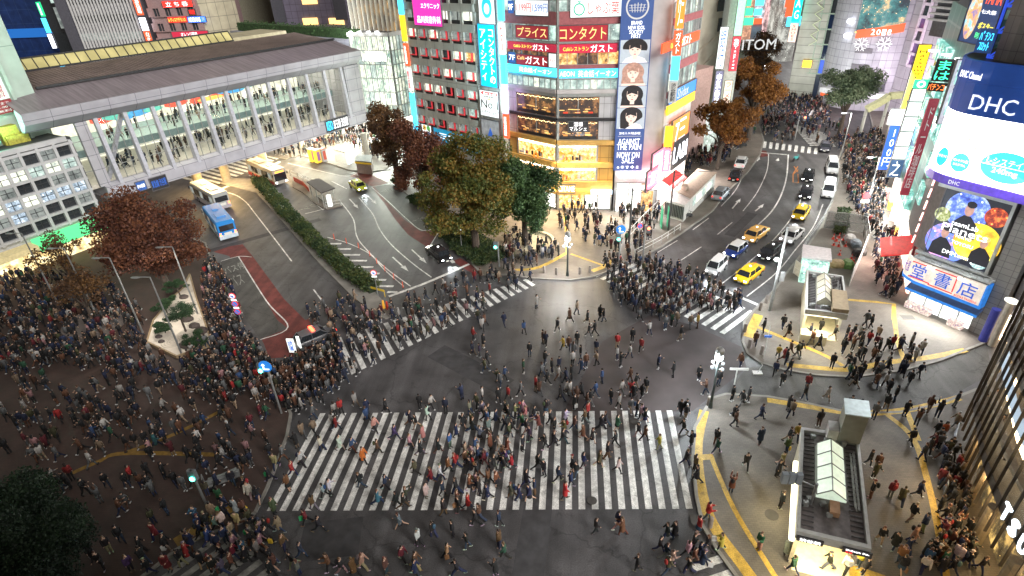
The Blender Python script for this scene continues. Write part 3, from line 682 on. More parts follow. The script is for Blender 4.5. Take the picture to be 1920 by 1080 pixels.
# ---------------------------------------------------------------- striped side building running back along the road
P4a, P4b = Vector((12.25, 80.0, 0)), Vector((12.25, 80.0, 0))+Vector((5.6, 10, 0)).normalized()*30
F4 = Fac(P4a, P4b)
uE, _ = F4.uz(1311, 60); F4 = Fac(P4a, P4a+F4.U*uE)
sb = thing('striped_office_building', 'office building with rose and glass bands stretching back beside the banner tower', 'building', F4.w(0), F4.rz)
wall_body(sb, F4.L, 8, 34, cream, y0=.02)
z4 = lambda px, py: F4.uz(px, py)[1]
u4 = 5.0
ys = [(262, 280, 'w'), (249, 262, 'r'), (222, 249, 'w'), (172, 190, 'b'), (160, 172, 'r'), (128, 160, 'w'), (112, 128, 'r'), (88, 112, 'w'), (42, 66, 'w'), (28, 42, 'r'), (0, 28, 'w')]
for i, (ya, yb, k) in enumerate(ys):
    za, zb = z4(1262, yb+6), z4(1262, ya+6)
    if k == 'r': rect(sb, 'spandrel', 0, F4.L, za, zb, rose, -.2, 0)
    else: winwall(sb, 0, F4.L, za, zb, 10, 1, .12, .12, [win_blue] if k == 'b' else [win_teal, win_grey, win_white, win_teal], alu, .16, seed=i, mull=1)
rect(sb, 'ground_floor', 0, F4.L, 0, z4(1262, 286), room_mat('shopfront_row', (.9, .8, .7), (1, 1, 1), (.25, .1, .08), 1.8, .9), -.1, 0)
orr = E_('orange_red_sign', (.85, .10, .03), .9); yls = E_('yellow_sign', (1, .62, .02), 1.2)
def band4(tl, br, m, nm, lab, texts=(), d=.35): return sign(F4, nm, lab, tl, br, m, texts, d=d)
band4((1243, 82), (1311, 74), orr, 'cafe_sign', 'orange red cafe sign along the striped office building beside the banner tower', [('Caféレストラン', .2, .5, .2, .8, T_yel), ('ガスト', .5, .75, .05, .98, T_white)])

def slab4(zc_px, h, mat, name, lab, texts=()):
    z = F4.uz(*zc_px)[1]
    return sign(F4, name, lab, (0, z+h/2), (F4.L, z-h/2), mat, texts, d=.4, px=False)
slab4((1262, 199), 1.2, yls, 'fascia_sign', 'plain yellow band sign across the striped office building')
slab4((1262, 178), 1.6, E_('blue_sign', (.03, .22, .75), .8), 'fascia_sign', 'blue window sign under a rose band of the striped office building', [('Shidax', .3, .7, .1, .9, T_dim)])
sign(F4, 'izakaya_sign', 'orange lit restaurant sign low on the striped office building', (1262, 228), (1288, 262), E_('orange_sign', (1, .22, .03), 1.1), [('7三', .2, .8, .2, .9, T_white)], d=.6)
sign(F4, 'shop_sign', 'pink shop sign at second floor near the red awning', (1224, 290), (1245, 303), E_('pink_sign', (1, .2, .3), 1.1), [('居酒屋', .1, .9, .15, .85, T_white)], d=.5)
sign(F4, 'shop_sign', 'wide pink shop sign directly above the red awning', (1214, 324), (1240, 338), E_('pink_sign', (1, .2, .3), 1.1), [('二楼ドンク', .1, .9, .15, .85, T_white)], d=.5)
sign(F4, 'shop_sign', 'dark corner sign reading LABI in white glowing letters', (1264, 268), (1286, 298), M('black_sign', (.03, .03, .035), .4), [('LABI', .05, .95, .2, .8, E_('white_tube', (.85, .9, 1), 3))], d=.7)
ra = thing('awning', 'bright red sloping awning over the shop right of the banner tower', 'awning', F4.w(1.2, 0, 3.2), F4.rz)
MB().add([(0, 0, 1.0), (5.4, 0, 1.0), (5.4, -1.9, 0), (0, -1.9, 0), (0, 0, .92), (5.4, 0, .92), (5.4, -1.9, -.08), (0, -1.9, -.08)], [(0, 3, 2, 1), (4, 5, 6, 7), (0, 1, 5, 4), (1, 2, 6, 5), (2, 3, 7, 6), (3, 0, 4, 7)]).obj('canopy', M('red_canvas', (.65, .05, .05), .6, emit=.25), ra)
# vertical signs hanging off the joint between tower and side building
F34 = Fac((11.9, 78.9, 0), (13.3, 78.9, 0))
for i, (ya, yb, m, s_, lab) in enumerate([(-5, 52, 'orange_sign', 'ワニ', 'orange vertical sign at the top right of the navy banner'), (56, 102, 'orange_red_sign', 'ガ\nス\nト', 'small red vertical cafe sign right of the navy banner'), (104, 148, 'cyan_sign', '', 'glowing cyan vertical sign right of the navy banner'),
        (150, 190, 'white_panel', '渋\n谷\n駅\n前', 'white vertical sign with black characters right of the navy banner'), (234, 272, 'yellow_sign', '', 'yellow and white vertical light box low on the banner tower edge'), (276, 318, 'pink_sign', '居\n酒\n屋', 'pink vertical sign with white characters at the foot of the banner tower')]):
    g = F34.w(.6); z1, z0 = Zg(g, ya), Zg(g, yb)
    sign(F34, 'vertical_sign', lab, (.35, z1), (1.35, z0), MATS[m], [(s_, .2, .8, .08, .92, T_black if m == 'white_panel' else T_white)] if s_ else [], d=.9, th=.3, px=False, group='vertical signs by the banner tower')
wl = thing('light_strip', 'blinding white vertical light box beside the foot of the navy banner', 'light', F34.w(-.35, .6, Zg(F34.w(0), 352)), F34.rz)
MB().box(0, .8, 0, .3, 0, Zg(F34.w(0), 298)-Zg(F34.w(0), 352)).obj('light_box', E_('white_tube', (.85, .9, 1), 3), wl)

# ================================================================ GREY OFFICE BUILDING with red window brackets
A5, B5 = Vector((-25.2, 96.5, 0)), Vector((-14.1, 87.63, 0)); f5 = Fac(A5, B5)
ua, _ = f5.uz(774, 124); ub, _ = f5.uz(938, 130); F5 = Fac(f5.w(ua), f5.w(ub))
ob = thing('grey_office_building', 'grey concrete office building with red window brackets behind the autumn trees', 'building', F5.w(0), F5.rz)
conc = grid_mat('concrete_panels', (.47, .47, .42), (.16, .16, .15), 2.2, 3.3, .05)
wall_body(ob, F5.L, 12, 38, conc, y0=.02)
L5 = F5.L*.78; zt = lambda y: F5.uz(830, y)[1]
zrow = [zt(y) for y in (242, 206, 172, 138, 102, 68, 34, 0, -34)]
fr = MB(); sill = MB()
cw5 = (L5-.3)/5.6
wm5 = {}
rr = random.Random(4)
zb0 = zrow[0]; dz = (zrow[-1]-zrow[0])/(len(zrow)-1)
fr5 = MB()
ncol = 6
for j in range(len(zrow)-1):
    z0 = zb0+j*dz
    fr5.box(0, L5, -.35, 0, z0+dz*.62, z0+dz)
    for i in range(ncol+1): fr5.box(i*L5/ncol-.26, i*L5/ncol+.26, -.35, 0, z0, z0+dz*.62) if i > 0 else fr5.box(0, .35, -.35, 0, z0, z0+dz*.62)
    for i in range(ncol):
        x0, x1 = i*L5/ncol+.26, (i+1)*L5/ncol-.26
        m = rr.choice([win_dark, win_grey, win_grey, win_grey, win_teal, win_warm if j in (3, 4) else win_grey, win_white])
        if m.name not in wm5:
            wm5[m.name] = MB().box(0, x1-x0, -.05, -.01, 0, dz*.62).mesh('window', m)
        o = link('window', wm5[m.name], ob); o.location = (x0, 0, z0)
        if 'wf' not in wm5:
            a = MB(); a.box(0, x1-x0, -.12, -.05, dz*.16, dz*.19); a.box((x1-x0)*.62, (x1-x0)*.68, -.12, -.05, 0, dz*.62); a.box(0, x1-x0, -.1, -.05, .0, dz*.16)
            wm5['wf'] = a.mesh('window_frame', darkm)
            b = MB(); wv = (x1-x0); b.box(0, wv*.68, -.38, -.12, dz*.15, dz*.20); b.box(wv*.62, wv*.68, -.38, -.12, dz*.20, dz*.62); wm5['rb'] = b.mesh('red_bracket', M('red_bracket', (.62, .04, .05), .5, emit=.25))
        link('frame', wm5['wf'], o)
        if j < 6: link('red_bracket', wm5['rb'], o)
fr5.obj('facade_frame', conc, ob)
rect(ob, 'base', 0, F5.L, 0, zb0, M('bank_wall', (.4, .4, .38), .6), -.1, 0)
skyb = M('sky_blue_sign', (.02, .42, .72), .5, emit=.75, var=.04)
def bankl(o, W_, H_):
    for k, c in enumerate([(.1, .5, .1), (.85, .5, .05), (.75, .1, .1), (.1, .3, .7)]):
        poly(o, 'emblem', circ(W_*.5+.28*W_*math.cos(PI/4+k*PI/2), H_*.55+.28*W_*math.sin(PI/4+k*PI/2), W_*.17), M('emblem_%d' % k, c, .5, emit=.4, var=0), y=-.01-.005*k)
sign(F5, 'bank_sign', 'white square bank sign with four coloured petals above the maroon trees', (790, 232), (811, 262), wsg, [], extra=bankl)
sign(F5, 'bank_sign', 'blue bank fascia sign with white characters above the autumn trees', (812, 238), (905, 290), M('teal_sign', (.01, .22, .38), .5, emit=.7, var=.1), [('三井住友信託', .12, 1.3, .35, .75, T_white)])
sign(F5, 'clinic_sign', 'bright pink clinic sign with white characters at the top of the grey office building', (769, -30), (830, 50), E_('magenta_sign', (.95, .04, .42), .8), [('品川美容外科', .12, .95, .06, .24, T_white), ('エクリニック', .3, .95, .42, .55, T_white)], d=.6)
def eyec(o, W_, H_):
    poly(o, 'emblem', circ(W_*.5, H_*.30, W_*.32, W_*.42), skyb, y=-.01); poly(o, 'emblem', circ(W_*.5, H_*.28, W_*.17, W_*.22), wsg, y=-.016)
sign(F5, 'eyewear_sign', 'white sign with thick cyan ring atop the grey office building', (893, -60), (929, 46), wsg, [('-eyecity-', .08, .92, .05, .14, T_dim)], d=.6, extra=eyec)
sign(F5, 'contact_lens_sign', 'tall sky blue vertical sign with white katakana on the grey office building', (895, 44), (933, 165), E_('azure_sign', (.0, .48, .88), .8), [('コ\nン\nタ\nク\nト\nの', .60, .92, .06, .92, T_white), ('ア\nイ\nシ\nテ\nィ', .10, .44, .10, .92, T_white)], d=.6)
def crown(o, W_, H_):
    poly(o, 'emblem', [(W_*.42, H_*.64), (W_*.38, H_*.72), (W_*.46, H_*.68), (W_*.52, H_*.74), (W_*.58, H_*.68), (W_*.66, H_*.72), (W_*.62, H_*.64)], T_gold, y=-.02)
    poly(o, 'arrow_panel', [(W_*.05, H_*.90), (W_*.16, H_*.96), (W_*.95, H_*.96), (W_*.95, H_*.84), (W_*.16, H_*.84)], T_red, y=-.012)
    txt(o, '当ビル5階', W_*.2, H_*.86, W_*.7, H_*.07, T_white, y=-.03)
sign(F5, 'contact_lens_sign', 'white sign with black No.1 and small gold crown under the sky blue vertical sign', (899, 168), (936, 222), wsg, [('利用者数', .2, .75, .74, .81, T_black), ('No.1', .06, .96, .32, .64, T_black), ('コンタクトショップ', .03, .97, .1, .24, T_black)], d=.6, extra=crown)
sign(F5, 'poster', 'pale grey poster with a blue bottle at the foot of the vertical signs', (902, 222), (938, 275), M('poster_grey', (.35, .35, .36), .6, emit=.25, var=.35, scale=1.2), [('▲', .35, .65, .35, .7, T_blue)], d=.6, cat='poster')
# neon columns on both edges of the grey building
for F, u, lab0, segs in ((F5, -1.0, 'left', [(-10, 26, 'cyan_sign', ''), (28, 76, 'yellow_sign', ''), (80, 122, 'orange_red_sign', '外\n貨\n両\n替'), (126, 168, 'white_sign', '婚\n活\n館'), (172, 250, 'cyan_sign', '')]),
                         (F5, F5.L+.75, 'right', [(-10, 38, 'cyan_sign', ''), (42, 100, 'white_sign', '+\nク\nリ'), (102, 155, 'cyan_sign', ''), (158, 210, 'lilac_sign', ''), (212, 256, 'orange_red_sign', '居\n酒\n屋')])):
    E_('lilac_sign', (.85, .5, 1.0), 1.6)
    for i, (ya, yb, m, s_) in enumerate(segs):
        z1, z0 = Zg(F.w(u), ya), Zg(F.w(u), yb)
        nm = {'cyan_sign': 'glowing cyan', 'yellow_sign': 'glowing yellow', 'orange_red_sign': 'orange red', 'white_sign': 'white', 'lilac_sign': 'glowing lilac'}[m]
        sign(F, 'vertical_sign', '%s light box, %s in the %s neon column of the grey office building' % (nm, ['topmost', 'second', 'third', 'fourth', 'lowest'][i], lab0), (u, z1), (u+.9, z0), MATS[m], [(s_, .2, .8, .1, .9, T_red if m == 'white_sign' else T_white)] if s_ else [], d=.7, th=.4, px=False, group='neon columns on the grey office building')

# ================================================================ GLASS CORNER OF THE STATION COMPLEX
K = G(755, 262); zK = Zg(K, 68); KL = G(655, 68, zK); KR = G(763, 62, zK)
FA, FB = Fac((KL.x, KL.y, 0), K), Fac(K, (KR.x, KR.y, 0))
gc = thing('glass_station_building', 'brightly lit glass corner building at the right end of the covered passage', 'building')
glassm = room_mat('station_hall', (.50, .60, .46), (.95, 1.0, .85), (.10, .22, .20), 1.25, .55)
MB().prism([KL.to_2d(), K.to_2d(), KR.to_2d(), (KR+Vector((-2, 16, 0))).to_2d(), (KL+Vector((3, 16, 0))).to_2d()], 4.5, zK).obj('wall', glassm, gc)
gm_ = MB()
for F in (FA, FB):
    s = link('facade', None, gc); s.location = F.w(0, .02); s.rotation_euler = (0, 0, F.rz)
    n = 7 if F is FA else 6
    winwall(s, 0, F.L, 4.5, zK, n, 6, .12, .14, [glassm, glassm, win_teal, win_white], alu, .25, mull=2, seed=9)
    rect(s, 'parapet', -.2, F.L+.2, zK, zK+.7, white, -.5, 0)
MB().prism([KL.to_2d(), K.to_2d(), KR.to_2d(), (KR+Vector((-2, 30, 0))).to_2d(), (KL+Vector((3, 30, 0))).to_2d()], zK+.02, zK+.4).obj('roof', M('terrace', (.10, .10, .10), .8), gc)
sl = sign(FA, 'station_sign', 'white illuminated lettering high on the glass corner building', (676, 95), (727, 116), win_white, [('SHIBUYA', .2, .75, .6, .95, T_white), ('MARK CITY', .05, .98, .05, .55, E_('white_tube', (.85, .9, 1), 3))], d=.35, th=.05)
for x, y in ((690, 300), (615, 262), (568, 280), (730, 300)):
    g = G(x, y); c = thing('column', 'round lit column %s' % {690: 'below the glass corner building', 615: 'at the pavement edge behind the bus shelter', 568: 'behind the phone boxes under the passage', 730: 'beside the small grey kiosk'}[x], 'column', g)
    MB().bar((0, 0, 0), (0, 0, 5.2), .55, n=14).obj('shaft', M('column_paint', (.42, .40, .34), .5), c, smooth=False)
ug = MB(); ug.box(-75, -30, 134, 136, 0, 5)
o = tag(ug.obj('shop_arcade', room_mat('arcade_light', (.95, .95, .8), (1, 1, .95), (.6, .55, .4), 2.6, .5)), 'bright shop arcade behind the crowd under the glass corner building', 'shopfront')
# upper terraces, hedge, tall curtain wall behind
ub_ = thing('terrace_block', 'long grey terrace block with roof hedges behind the covered passage', 'building')
FT = Fac(atY(440, 64, 150), atY(657, 66, 124)); FT_top = FT.uz(560, 68)[1]
fs = link('facade', None, ub_); fs.location = FT.w(0); fs.rotation_euler = (0, 0, FT.rz)
rect(fs, 'wall', -2, FT.L+.5, 5, FT_top, grid_mat('blue_grey_panels', (.26, .27, .32), (.12, .12, .14), 3, .5, .04), 0, 20)
# ================================================================ COVERED PASSAGE (bridge) and the station building on the left
PZ0, PZ1 = 5.6, 7.2           # underside, top of the base band
pa, pb = G(213, 372, PZ0), G(684, 229, PZ0)
FP = Fac((pa.x, pa.y, 0), (pb.x, pb.y, 0))
pr = thing('covered_passage', 'long grey covered passage with lit windows bridging the bus road', 'bridge', FP.w(0), FP.rz)
clad = grid_mat('grey_cladding', (.36, .36, .40), (.13, .13, .15), 3.4, 1.5, .06, var=.12)
LP = FP.L
zr = lambda px, py: FP.uz(px, py)[1]
zw0 = zr(400, 287); zw1 = zr(400, 176); zro = zr(400, 143)
MB().box(-.6, LP, 0, 16, PZ0, PZ0+2.0).obj('base', clad, pr)
MB().add([(-.6, -.9, PZ0+2.0), (LP, -.9, PZ0+2.0), (LP, 0, zw0), (-.6, 0, zw0), (-.6, -.9, PZ0+.2), (LP, -.9, PZ0+.2), (LP, 1, PZ0+.2), (-.6, 1, PZ0+.2), (LP, 1, zw0), (-.6, 1, zw0)],
         [(0, 1, 2, 3), (4, 5, 1, 0), (7, 6, 5, 4), (3, 2, 8, 9), (1, 5, 6, 8, 2), (0, 3, 9, 7, 4)]).obj('sill_band', clad, pr)
hall_f = M('hall_floor', (.55, .52, .45), .4, emit=.0)
MB().box(-6, LP, .6, 15.5, zw0-.5, zw0+.1).obj('floor', hall_f, pr)
zmid = zw0+(zw1-zw0)*.46
MB().box(-6, LP, 4.5, 15.5, zmid-.3, zmid).obj('mezzanine', M('teal_beam', (.17, .25, .25), .5), pr)
MB().box(-6, LP, 4.3, 4.5, zmid-.9, zmid+.1).obj('beam', MATS['teal_beam'], pr)
MB().box(-6, LP, 15, 15.4, zw0, zro).obj('back_wall', room_mat('hall_wall', (.85, .82, .60), (1, 1, .85), (.5, .5, .38), 1.1, .35), pr)
MB().box(-6, LP, .8, 15, zw1+.2, zw1+.4).obj('ceiling', M('hall_ceiling', (.5, .5, .4), .6), pr)
lp_ = MB()
for i in range(16):
    for y in (3, 8, 13): lp_.box(2+i*LP/16, 4+i*LP/16, y, y+.35, zw1+.1, zw1+.17)
for i in range(16): lp_.box(2+i*LP/16, 4+i*LP/16, 7, 7.3, zmid-.36, zmid-.31)
lp_.obj('ceiling_light', E_('hall_lamp', (1, .97, .8), 14), pr)
# coloured mural on the back wall
mu = MB(); rr = random.Random(5)
mural = thing('mural', 'red and blue mural high inside the covered passage', 'artwork', FP.w(7, -14.85, zmid+.6), FP.rz)
for k, c in enumerate([(.75, .08, .05), (.05, .25, .55), (.85, .45, .1), (.1, .4, .35)]):
    m_ = MB()
    for q in range(7):
        x = rr.random()*26; z = rr.random()*1.8; pts = circ(x, z+.6, 1.6+rr.random(), .35+.4*rr.random(), 9)
        m_.add([(p[0], -.02-.015*k-.002*q, p[1]) for p in pts], [tuple(range(9))])
    m_.obj('painted_shape', M('mural_%d' % k, c, .6, emit=.4), mural)
# slanting mullion blades, glazing bars
nbl = 14; bl = MB(); gb = MB()
us = [FP.uz(*p)[0] for p in ((220, 330), (265, 318), (307, 307), (348, 295), (386, 284), (425, 273), (468, 264), (508, 255), (546, 243), (582, 233), (617, 222), (652, 212))]
u0w = FP.uz(228, 335)[0]; step = (us[-1]-us[0])/11
for i in range(-1, 12):
    u = us[0]+step*i if i >= 0 else us[0]-step
    if i >= 0: MB().add([(u-.25, -1.0, PZ0+1.7), (u+.25, -1.0, PZ0+1.7), (u+.25, .2, PZ0+1.7), (u-.25, .2, PZ0+1.7), (u-.25, -.35, zw1+.1), (u+.25, -.35, zw1+.1), (u+.25, .2, zw1+.1), (u-.25, .2, zw1+.1)],
           [(0, 3, 2, 1), (4, 5, 6, 7), (0, 1, 5, 4), (1, 2, 6, 5), (2, 3, 7, 6), (3, 0, 4, 7)]).obj('mullion', M('mullion_grey', (.40, .41, .46), .5), pr)
    if i < 11:
        for k in (1, 2): gb.box(u+step*k/3-.035, u+step*k/3+.035, -.02, .1, zw0, zw1)
for z in (zw0+(zw1-zw0)*f for f in (.25, .46, .72)): gb.box(us[0]-step, us[-1]+2, -.03, .09, z-.035, z+.035)
gb.obj('glazing_bars', M('bar_grey', (.22, .23, .23), .5), pr)
MB().box(-1.0, us[0]-step*.3, -.35, .3, zw0-.2, zw1-.02).obj('end_wall', grid_mat('end_panels', (.34, .34, .37), (.12, .12, .14), 2.2, 2.0, .06), pr)
MB().box(us[-1]+.6, LP+.4, -.45, 16, PZ0, zw1).obj('end_wall', MATS['end_panels'], pr)
MB().box(us[0]-2, LP, .02, .06, zw0, zw1).obj('glass', M('clear_glass', (.03, .05, .045), .05, alpha=.12, var=0), pr)
for i in (0,):
    MB().beam((us[0]+step*(i-.2), 1.5, zw0), (us[0]+step*(i+1.1), 1.5, zw1), .5, .5).obj('brace', MATS['mullion_grey'], pr)
# eaves, roofs
MB().add([(-6.5, -.2, zw1), (LP+.3, -.2, zw1), (LP+.3, -1.6, zw1+1.1), (-6.5, -1.6, zw1+1.1), (-6.5, -1.9, zro), (LP+.3, -1.9, zro), (LP+.3, 0, zro+.4), (-6.5, 0, zro+.4), (-6.5, .8, zw1), (LP+.3, .8, zw1)],
         [(0, 1, 2, 3), (3, 2, 5, 4), (4, 5, 6, 7), (7, 6, 9, 8), (8, 9, 1, 0), (0, 3, 4, 7, 8), (1, 9, 6, 5, 2)]).obj('eave', clad, pr)
roofm = M('roof_sheet', (.19, .165, .18), .4, var=.3, scale=.6, vscale=(6, .3, 1))
MB().add([(-6.4, -1.7, zro+.06), (LP, -1.7, zro+.06), (LP, 5, zro+1.5), (-6.4, 5, zro+1.5), (-6.4, 5, zro-1), (LP, 5, zro-1)], [(0, 1, 2, 3), (3, 2, 5, 4)]).obj('roof', roofm, pr)
rib = MB()
for i in range(100): rib.beam((-6+i*(LP+6)/100, 5.05, zro+1.54), (-6+i*(LP+6)/100, 16, zro+2.56), .06, .07)
MB().add([(-6.4, 5.02, zro+1.5), (LP, 5.02, zro+1.5), (LP, 17, zro+2.5), (-6.4, 17, zro+2.5), (-6.4, 5.02, zro-1), (LP, 5.02, zro-1)], [(0, 1, 2, 3), (0, 4, 5, 1)]).obj('roof', M('brown_roof', (.18, .14, .125), .6, var=.3, scale=.5), pr)
rib.obj('roof_ribs', M('rib_metal', (.18, .145, .13), .5), pr)
MB().beam((-2, 4.9, zro+1.75), (LP, 4.9, zro+1.75), .35, .3).obj('gutter', darkm, pr)
sk = MB(); skb = MB(); La, Lb = -3, LP*.72
sk.add([(La, 17, zro+2.6), (Lb, 17, zro+2.6), (Lb, 18.2, zro+4.1), (La, 18.2, zro+4.1), (La, 20, zro+2.6), (Lb, 20, zro+2.6)], [(0, 1, 2, 3), (1, 5, 2), (0, 3, 4), (3, 2, 5, 4)])
sk.obj('skylight', M('skylight_glow', (.3, .27, .13), .3, emit=.22, ecol=(.75, .65, .25), var=.4, scale=.35), pr)
for i in range(27): x = La+(Lb-La)*i/26; skb.beam((x, 16.95, zro+2.65), (x, 18.15, zro+4.2), .12, .12)
skb.beam((La, 16.9, zro+2.65), (Lb, 16.9, zro+2.65), .3, .2); skb.beam((La, 18.2, zro+4.2), (Lb, 18.2, zro+4.2), .3, .2)
skb.obj('skylight_frame', darkm, pr)
pn = thing('roof_unit', 'cream panelled roof block behind the right part of the passage roof', 'roof', FP.w(LP*.42, -17.5, zro+2.5), FP.rz)
MB().box(0, LP*.55, 0, 9, -.3, .5).obj('block', M('cream_roof', (.36, .33, .22), .6, var=.2, scale=.4, vscale=(3, .3, 1)), pn)
for sx, sy, lab in ((360, 322, 'small blue station sign on the base band of the covered passage above the maroon tree'),):
    sign(FP, 'station_sign', lab, (253, 343), (276, 354), M('navy_sign', (.02, .06, .2), .5, emit=.8), [('井の頭線', .1, .9, .3, .7, T_white)], d=1.1, th=.15)
    sign(FP, 'station_sign', 'long dark station name sign on the passage base band near the glass corner', (610, 227), (655, 236), M('black_sign', (.03, .03, .035), .4), [('KEIO', .02, .28, .1, .9, E_('cyan_sign', (.06, .62, 1.0), 1.7)), ('京王線 渋谷駅', .32, .98, .1, .9, T_white)], d=1.1, th=.15)
    sign(FP, 'station_sign', 'dim blue double sign on the passage base band beside the small blue sign', (279, 336), (317, 349), MATS['black_sign'], [('東急線 渋谷駅', .05, .95, .2, .8, T_blue)], d=1.1, th=.15)
for px, py in ((426, 338), (498, 318), (375, 350)):
    g = G(px, py, .1); c = thing('pier', {426: 'round concrete pier standing on the median nose under the passage', 498: 'round concrete pier behind the white and red bus', 375: 'round concrete pier hidden between zebra bars under the passage'}[px], 'column', g)
    MB().bar((0, 0, 0), (0, 0, PZ0+.1), .8, n=16).obj('shaft', M('concrete_plain', (.30, .27, .22), .7), c)
# soffit lamps that light the road below
for k, (u, y) in enumerate([(LP*.35, 5), (LP*.62, 7), (LP*.85, 8)]):
    la = bpy.data.lights.new('soffit_lamp', 'AREA'); la.energy = [1800, 2200, 3000][k]; la.size = 5; la.color = [(1, .66, .27), (1, .70, .33), (1, .92, .65)][k]
    lo = link('soffit_lamp', la); lo.location = FP.w(u, -y, PZ0-.15)
for k in range(5):
    la = bpy.data.lights.new('hall_lamp', 'AREA'); la.energy = 500; la.shape = 'RECTANGLE'; la.size = 12; la.size_y = 5; la.color = (1, .93, .72)
    lo = link('hall_lamp', la); lo.location = FP.w(LP*(.12+.18*k), -8, zw1+.05)

# ---------------------------------------------------------------- white grid building at far left
gR = G(205, 452)
zt5 = Zg(gR, 262)
pl = G(0, 292, zt5); F6 = Fac((pl.x, pl.y, 0), gR); F6 = Fac(F6.w(-12), gR)
gb6 = thing('grid_window_building', 'white station building with a grid of square lit windows at far left', 'building', F6.w(0), F6.rz)
wgrey = M('white_grey_paint', (.42, .43, .44), .6, var=.12, scale=.6)
zb6 = F6.uz(150, 408)[1]
wall_body(gb6, F6.L, 18, zt5, wgrey, z0=.0, y0=.05)
ub6 = F6.uz(184, 396)[0]
nc = int(round((ub6)/((F6.uz(184, 396)[0]-F6.uz(0, 478)[0])/6.6)))
W6 = ub6/nc
rr = random.Random(11)
rows6 = [[win_dark]*1, [win_white, win_white, win_grey], [win_dark, win_grey], [win_blue, win_blue, win_white], [win_blue, win_dark], [win_dark]]
H6 = (zt5-.4-zb6)/6
f6 = MB(); cross = MB().box(0, W6-.34, -.12, -.08, (H6-.34)/2-.04, (H6-.34)/2+.04).box((W6-.34)/2-.04, (W6-.34)/2+.04, -.12, -.08, 0, H6-.34).mesh('window_frame', darkm)
wm6 = {}
for j in range(6):
    for i in range(nc):
        m = rr.choice(rows6[5-j] if False else [[win_dark], [win_blue, win_dark, win_grey], [win_blue, win_blue, win_white], [win_dark, win_grey], [win_white, win_white, win_teal], [win_grey, win_dark]][j])
        if m.name not in wm6: wm6[m.name] = MB().box(0, W6-.34, -.07, -.01, 0, H6-.34).mesh('window', m)
        o = link('window', wm6[m.name], gb6); o.location = (i*W6+.17, 0, zb6+j*H6+.17); link('frame', cross, o)
for i in range(nc+1): f6.box(i*W6-.17, i*W6+.17, -.55, 0, zb6-.3, zt5)
for j in range(7): f6.box(-.3, ub6+.3, -.5, -.002, zb6+j*H6-.17, zb6+j*H6+.17)
f6.box(-.3, F6.L, -.5, 0, zt5-.1, zt5+.5)
f6.obj('facade_grid', wgrey, gb6)
MB().box(ub6+.3, F6.L+.6, -.3, 1, 0, zt5+.3).obj('dark_column', M('dark_column', (.10, .10, .11), .6), gb6)
# glowing canopy soffit
cn = thing('canopy', 'green and yellow lit canopy under the white grid building', 'canopy', F6.w(0, 0, 0), F6.rz)
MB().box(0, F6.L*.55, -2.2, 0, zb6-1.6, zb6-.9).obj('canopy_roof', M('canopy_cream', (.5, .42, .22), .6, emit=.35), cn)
MB().add([(F6.L*.55, -.5, zb6-.45), (F6.L, -.5, zb6-.45), (F6.L, -2.6, zb6-1.7), (F6.L*.55, -2.6, zb6-1.7), (F6.L*.55, -.5, zb6-.9), (F6.L, -.5, zb6-.9)], [(0, 3, 2, 1), (3, 0, 4), (1, 2, 5), (3, 4, 5, 2)]).obj('green_glow', E_('green_light', (.10, .75, .25), .8), cn)
MB().box(0, F6.L, -.4, 0, .2, zb6-1.7).obj('shop_glow', room_mat('canopy_shops', (.85, .60, .25), (1, .9, .6), (.15, .08, .04), 1.2, .9), cn)
kiosk = thing('food_kiosk', 'dark roofed food kiosk glowing orange, partly behind the big maroon tree', 'kiosk', G(60, 505), F6.rz+.1)
MB().add([(0, 0, 2.6), (17, 0, 2.6), (17, 3.4, 3.3), (0, 3.4, 3.3), (0, 0, 2.8), (17, 0, 2.8), (17, 3.4, 3.5), (0, 3.4, 3.5)], [(0, 3, 2, 1), (4, 5, 6, 7), (0, 1, 5, 4), (1, 2, 6, 5), (2, 3, 7, 6), (3, 0, 4, 7)]).obj('roof', M('charcoal_roof', (.03, .03, .032), .7), kiosk)
MB().box(3, 15, .2, .4, 1.7, 2.6).obj('lit_fascia', room_mat('orange_fascia', (1, .45, .08), (1, .8, .3), (.35, .12, .02), 1.8, .9), kiosk)
MB().box(3, 15, .5, 3, 0, 1.1).obj('counter', M('counter_wood', (.25, .15, .08), .6), kiosk)
for i in range(3): MB().box(4+i*4, 5.6+i*4, .1, .2, .9, 1.8).obj('menu_screen', room_mat('menu_screen', (.8, .3, .4), (1, .95, .9), (.3, .1, .3), 2.2, 2), kiosk)
la = bpy.data.lights.new('kiosk_lamp', 'AREA'); la.energy = 320; la.shape = 'RECTANGLE'; la.size = 12; la.size_y = 1; la.color = (1, .55, .2)
lo = link('kiosk_lamp', la, kiosk); lo.location = (9, -.3, 2.5); lo.rotation_euler = (math.radians(-30), 0, 0)

# ---------------------------------------------------------------- tall left tower with sale banners
zT = zt5+.4
gT = G(98, 248, zT); gTl = G(-60, 292, zT)
F7 = Fac((gTl.x, gTl.y, 0), (gT.x, gT.y, 0))
tb = thing('department_store', 'pale green lit department store tower with hanging sale banners', 'building', F7.w(0), F7.rz)
pale = grid_mat('pale_green_panels', (.40, .52, .45), (.20, .28, .24), 4.0, 6.5, .08, var=.12)
wall_body(tb, F7.L, 14, 75, pale, z0=zT-1)
for u in (F7.L-3.0, F7.L-9.5): MB().box(u, u+.4, -.4, 0, zT, 75).obj('pilaster', pale, tb)
def bsale(tl, br, m, lab, tx): sign(F7, 'sale_banner', lab, tl, br, m, tx, d=.5, th=.1, cat='banner', group='sale banners on the left tower')
maroon = M('maroon_banner', (.22, .03, .035), .6, emit=.28, var=.08); pw = M('pale_banner', (.55, .68, .62), .6, emit=.3, var=.05)
T_mar = M('maroon_letter', (.35, .02, .04), .5, var=0, emit=.3)
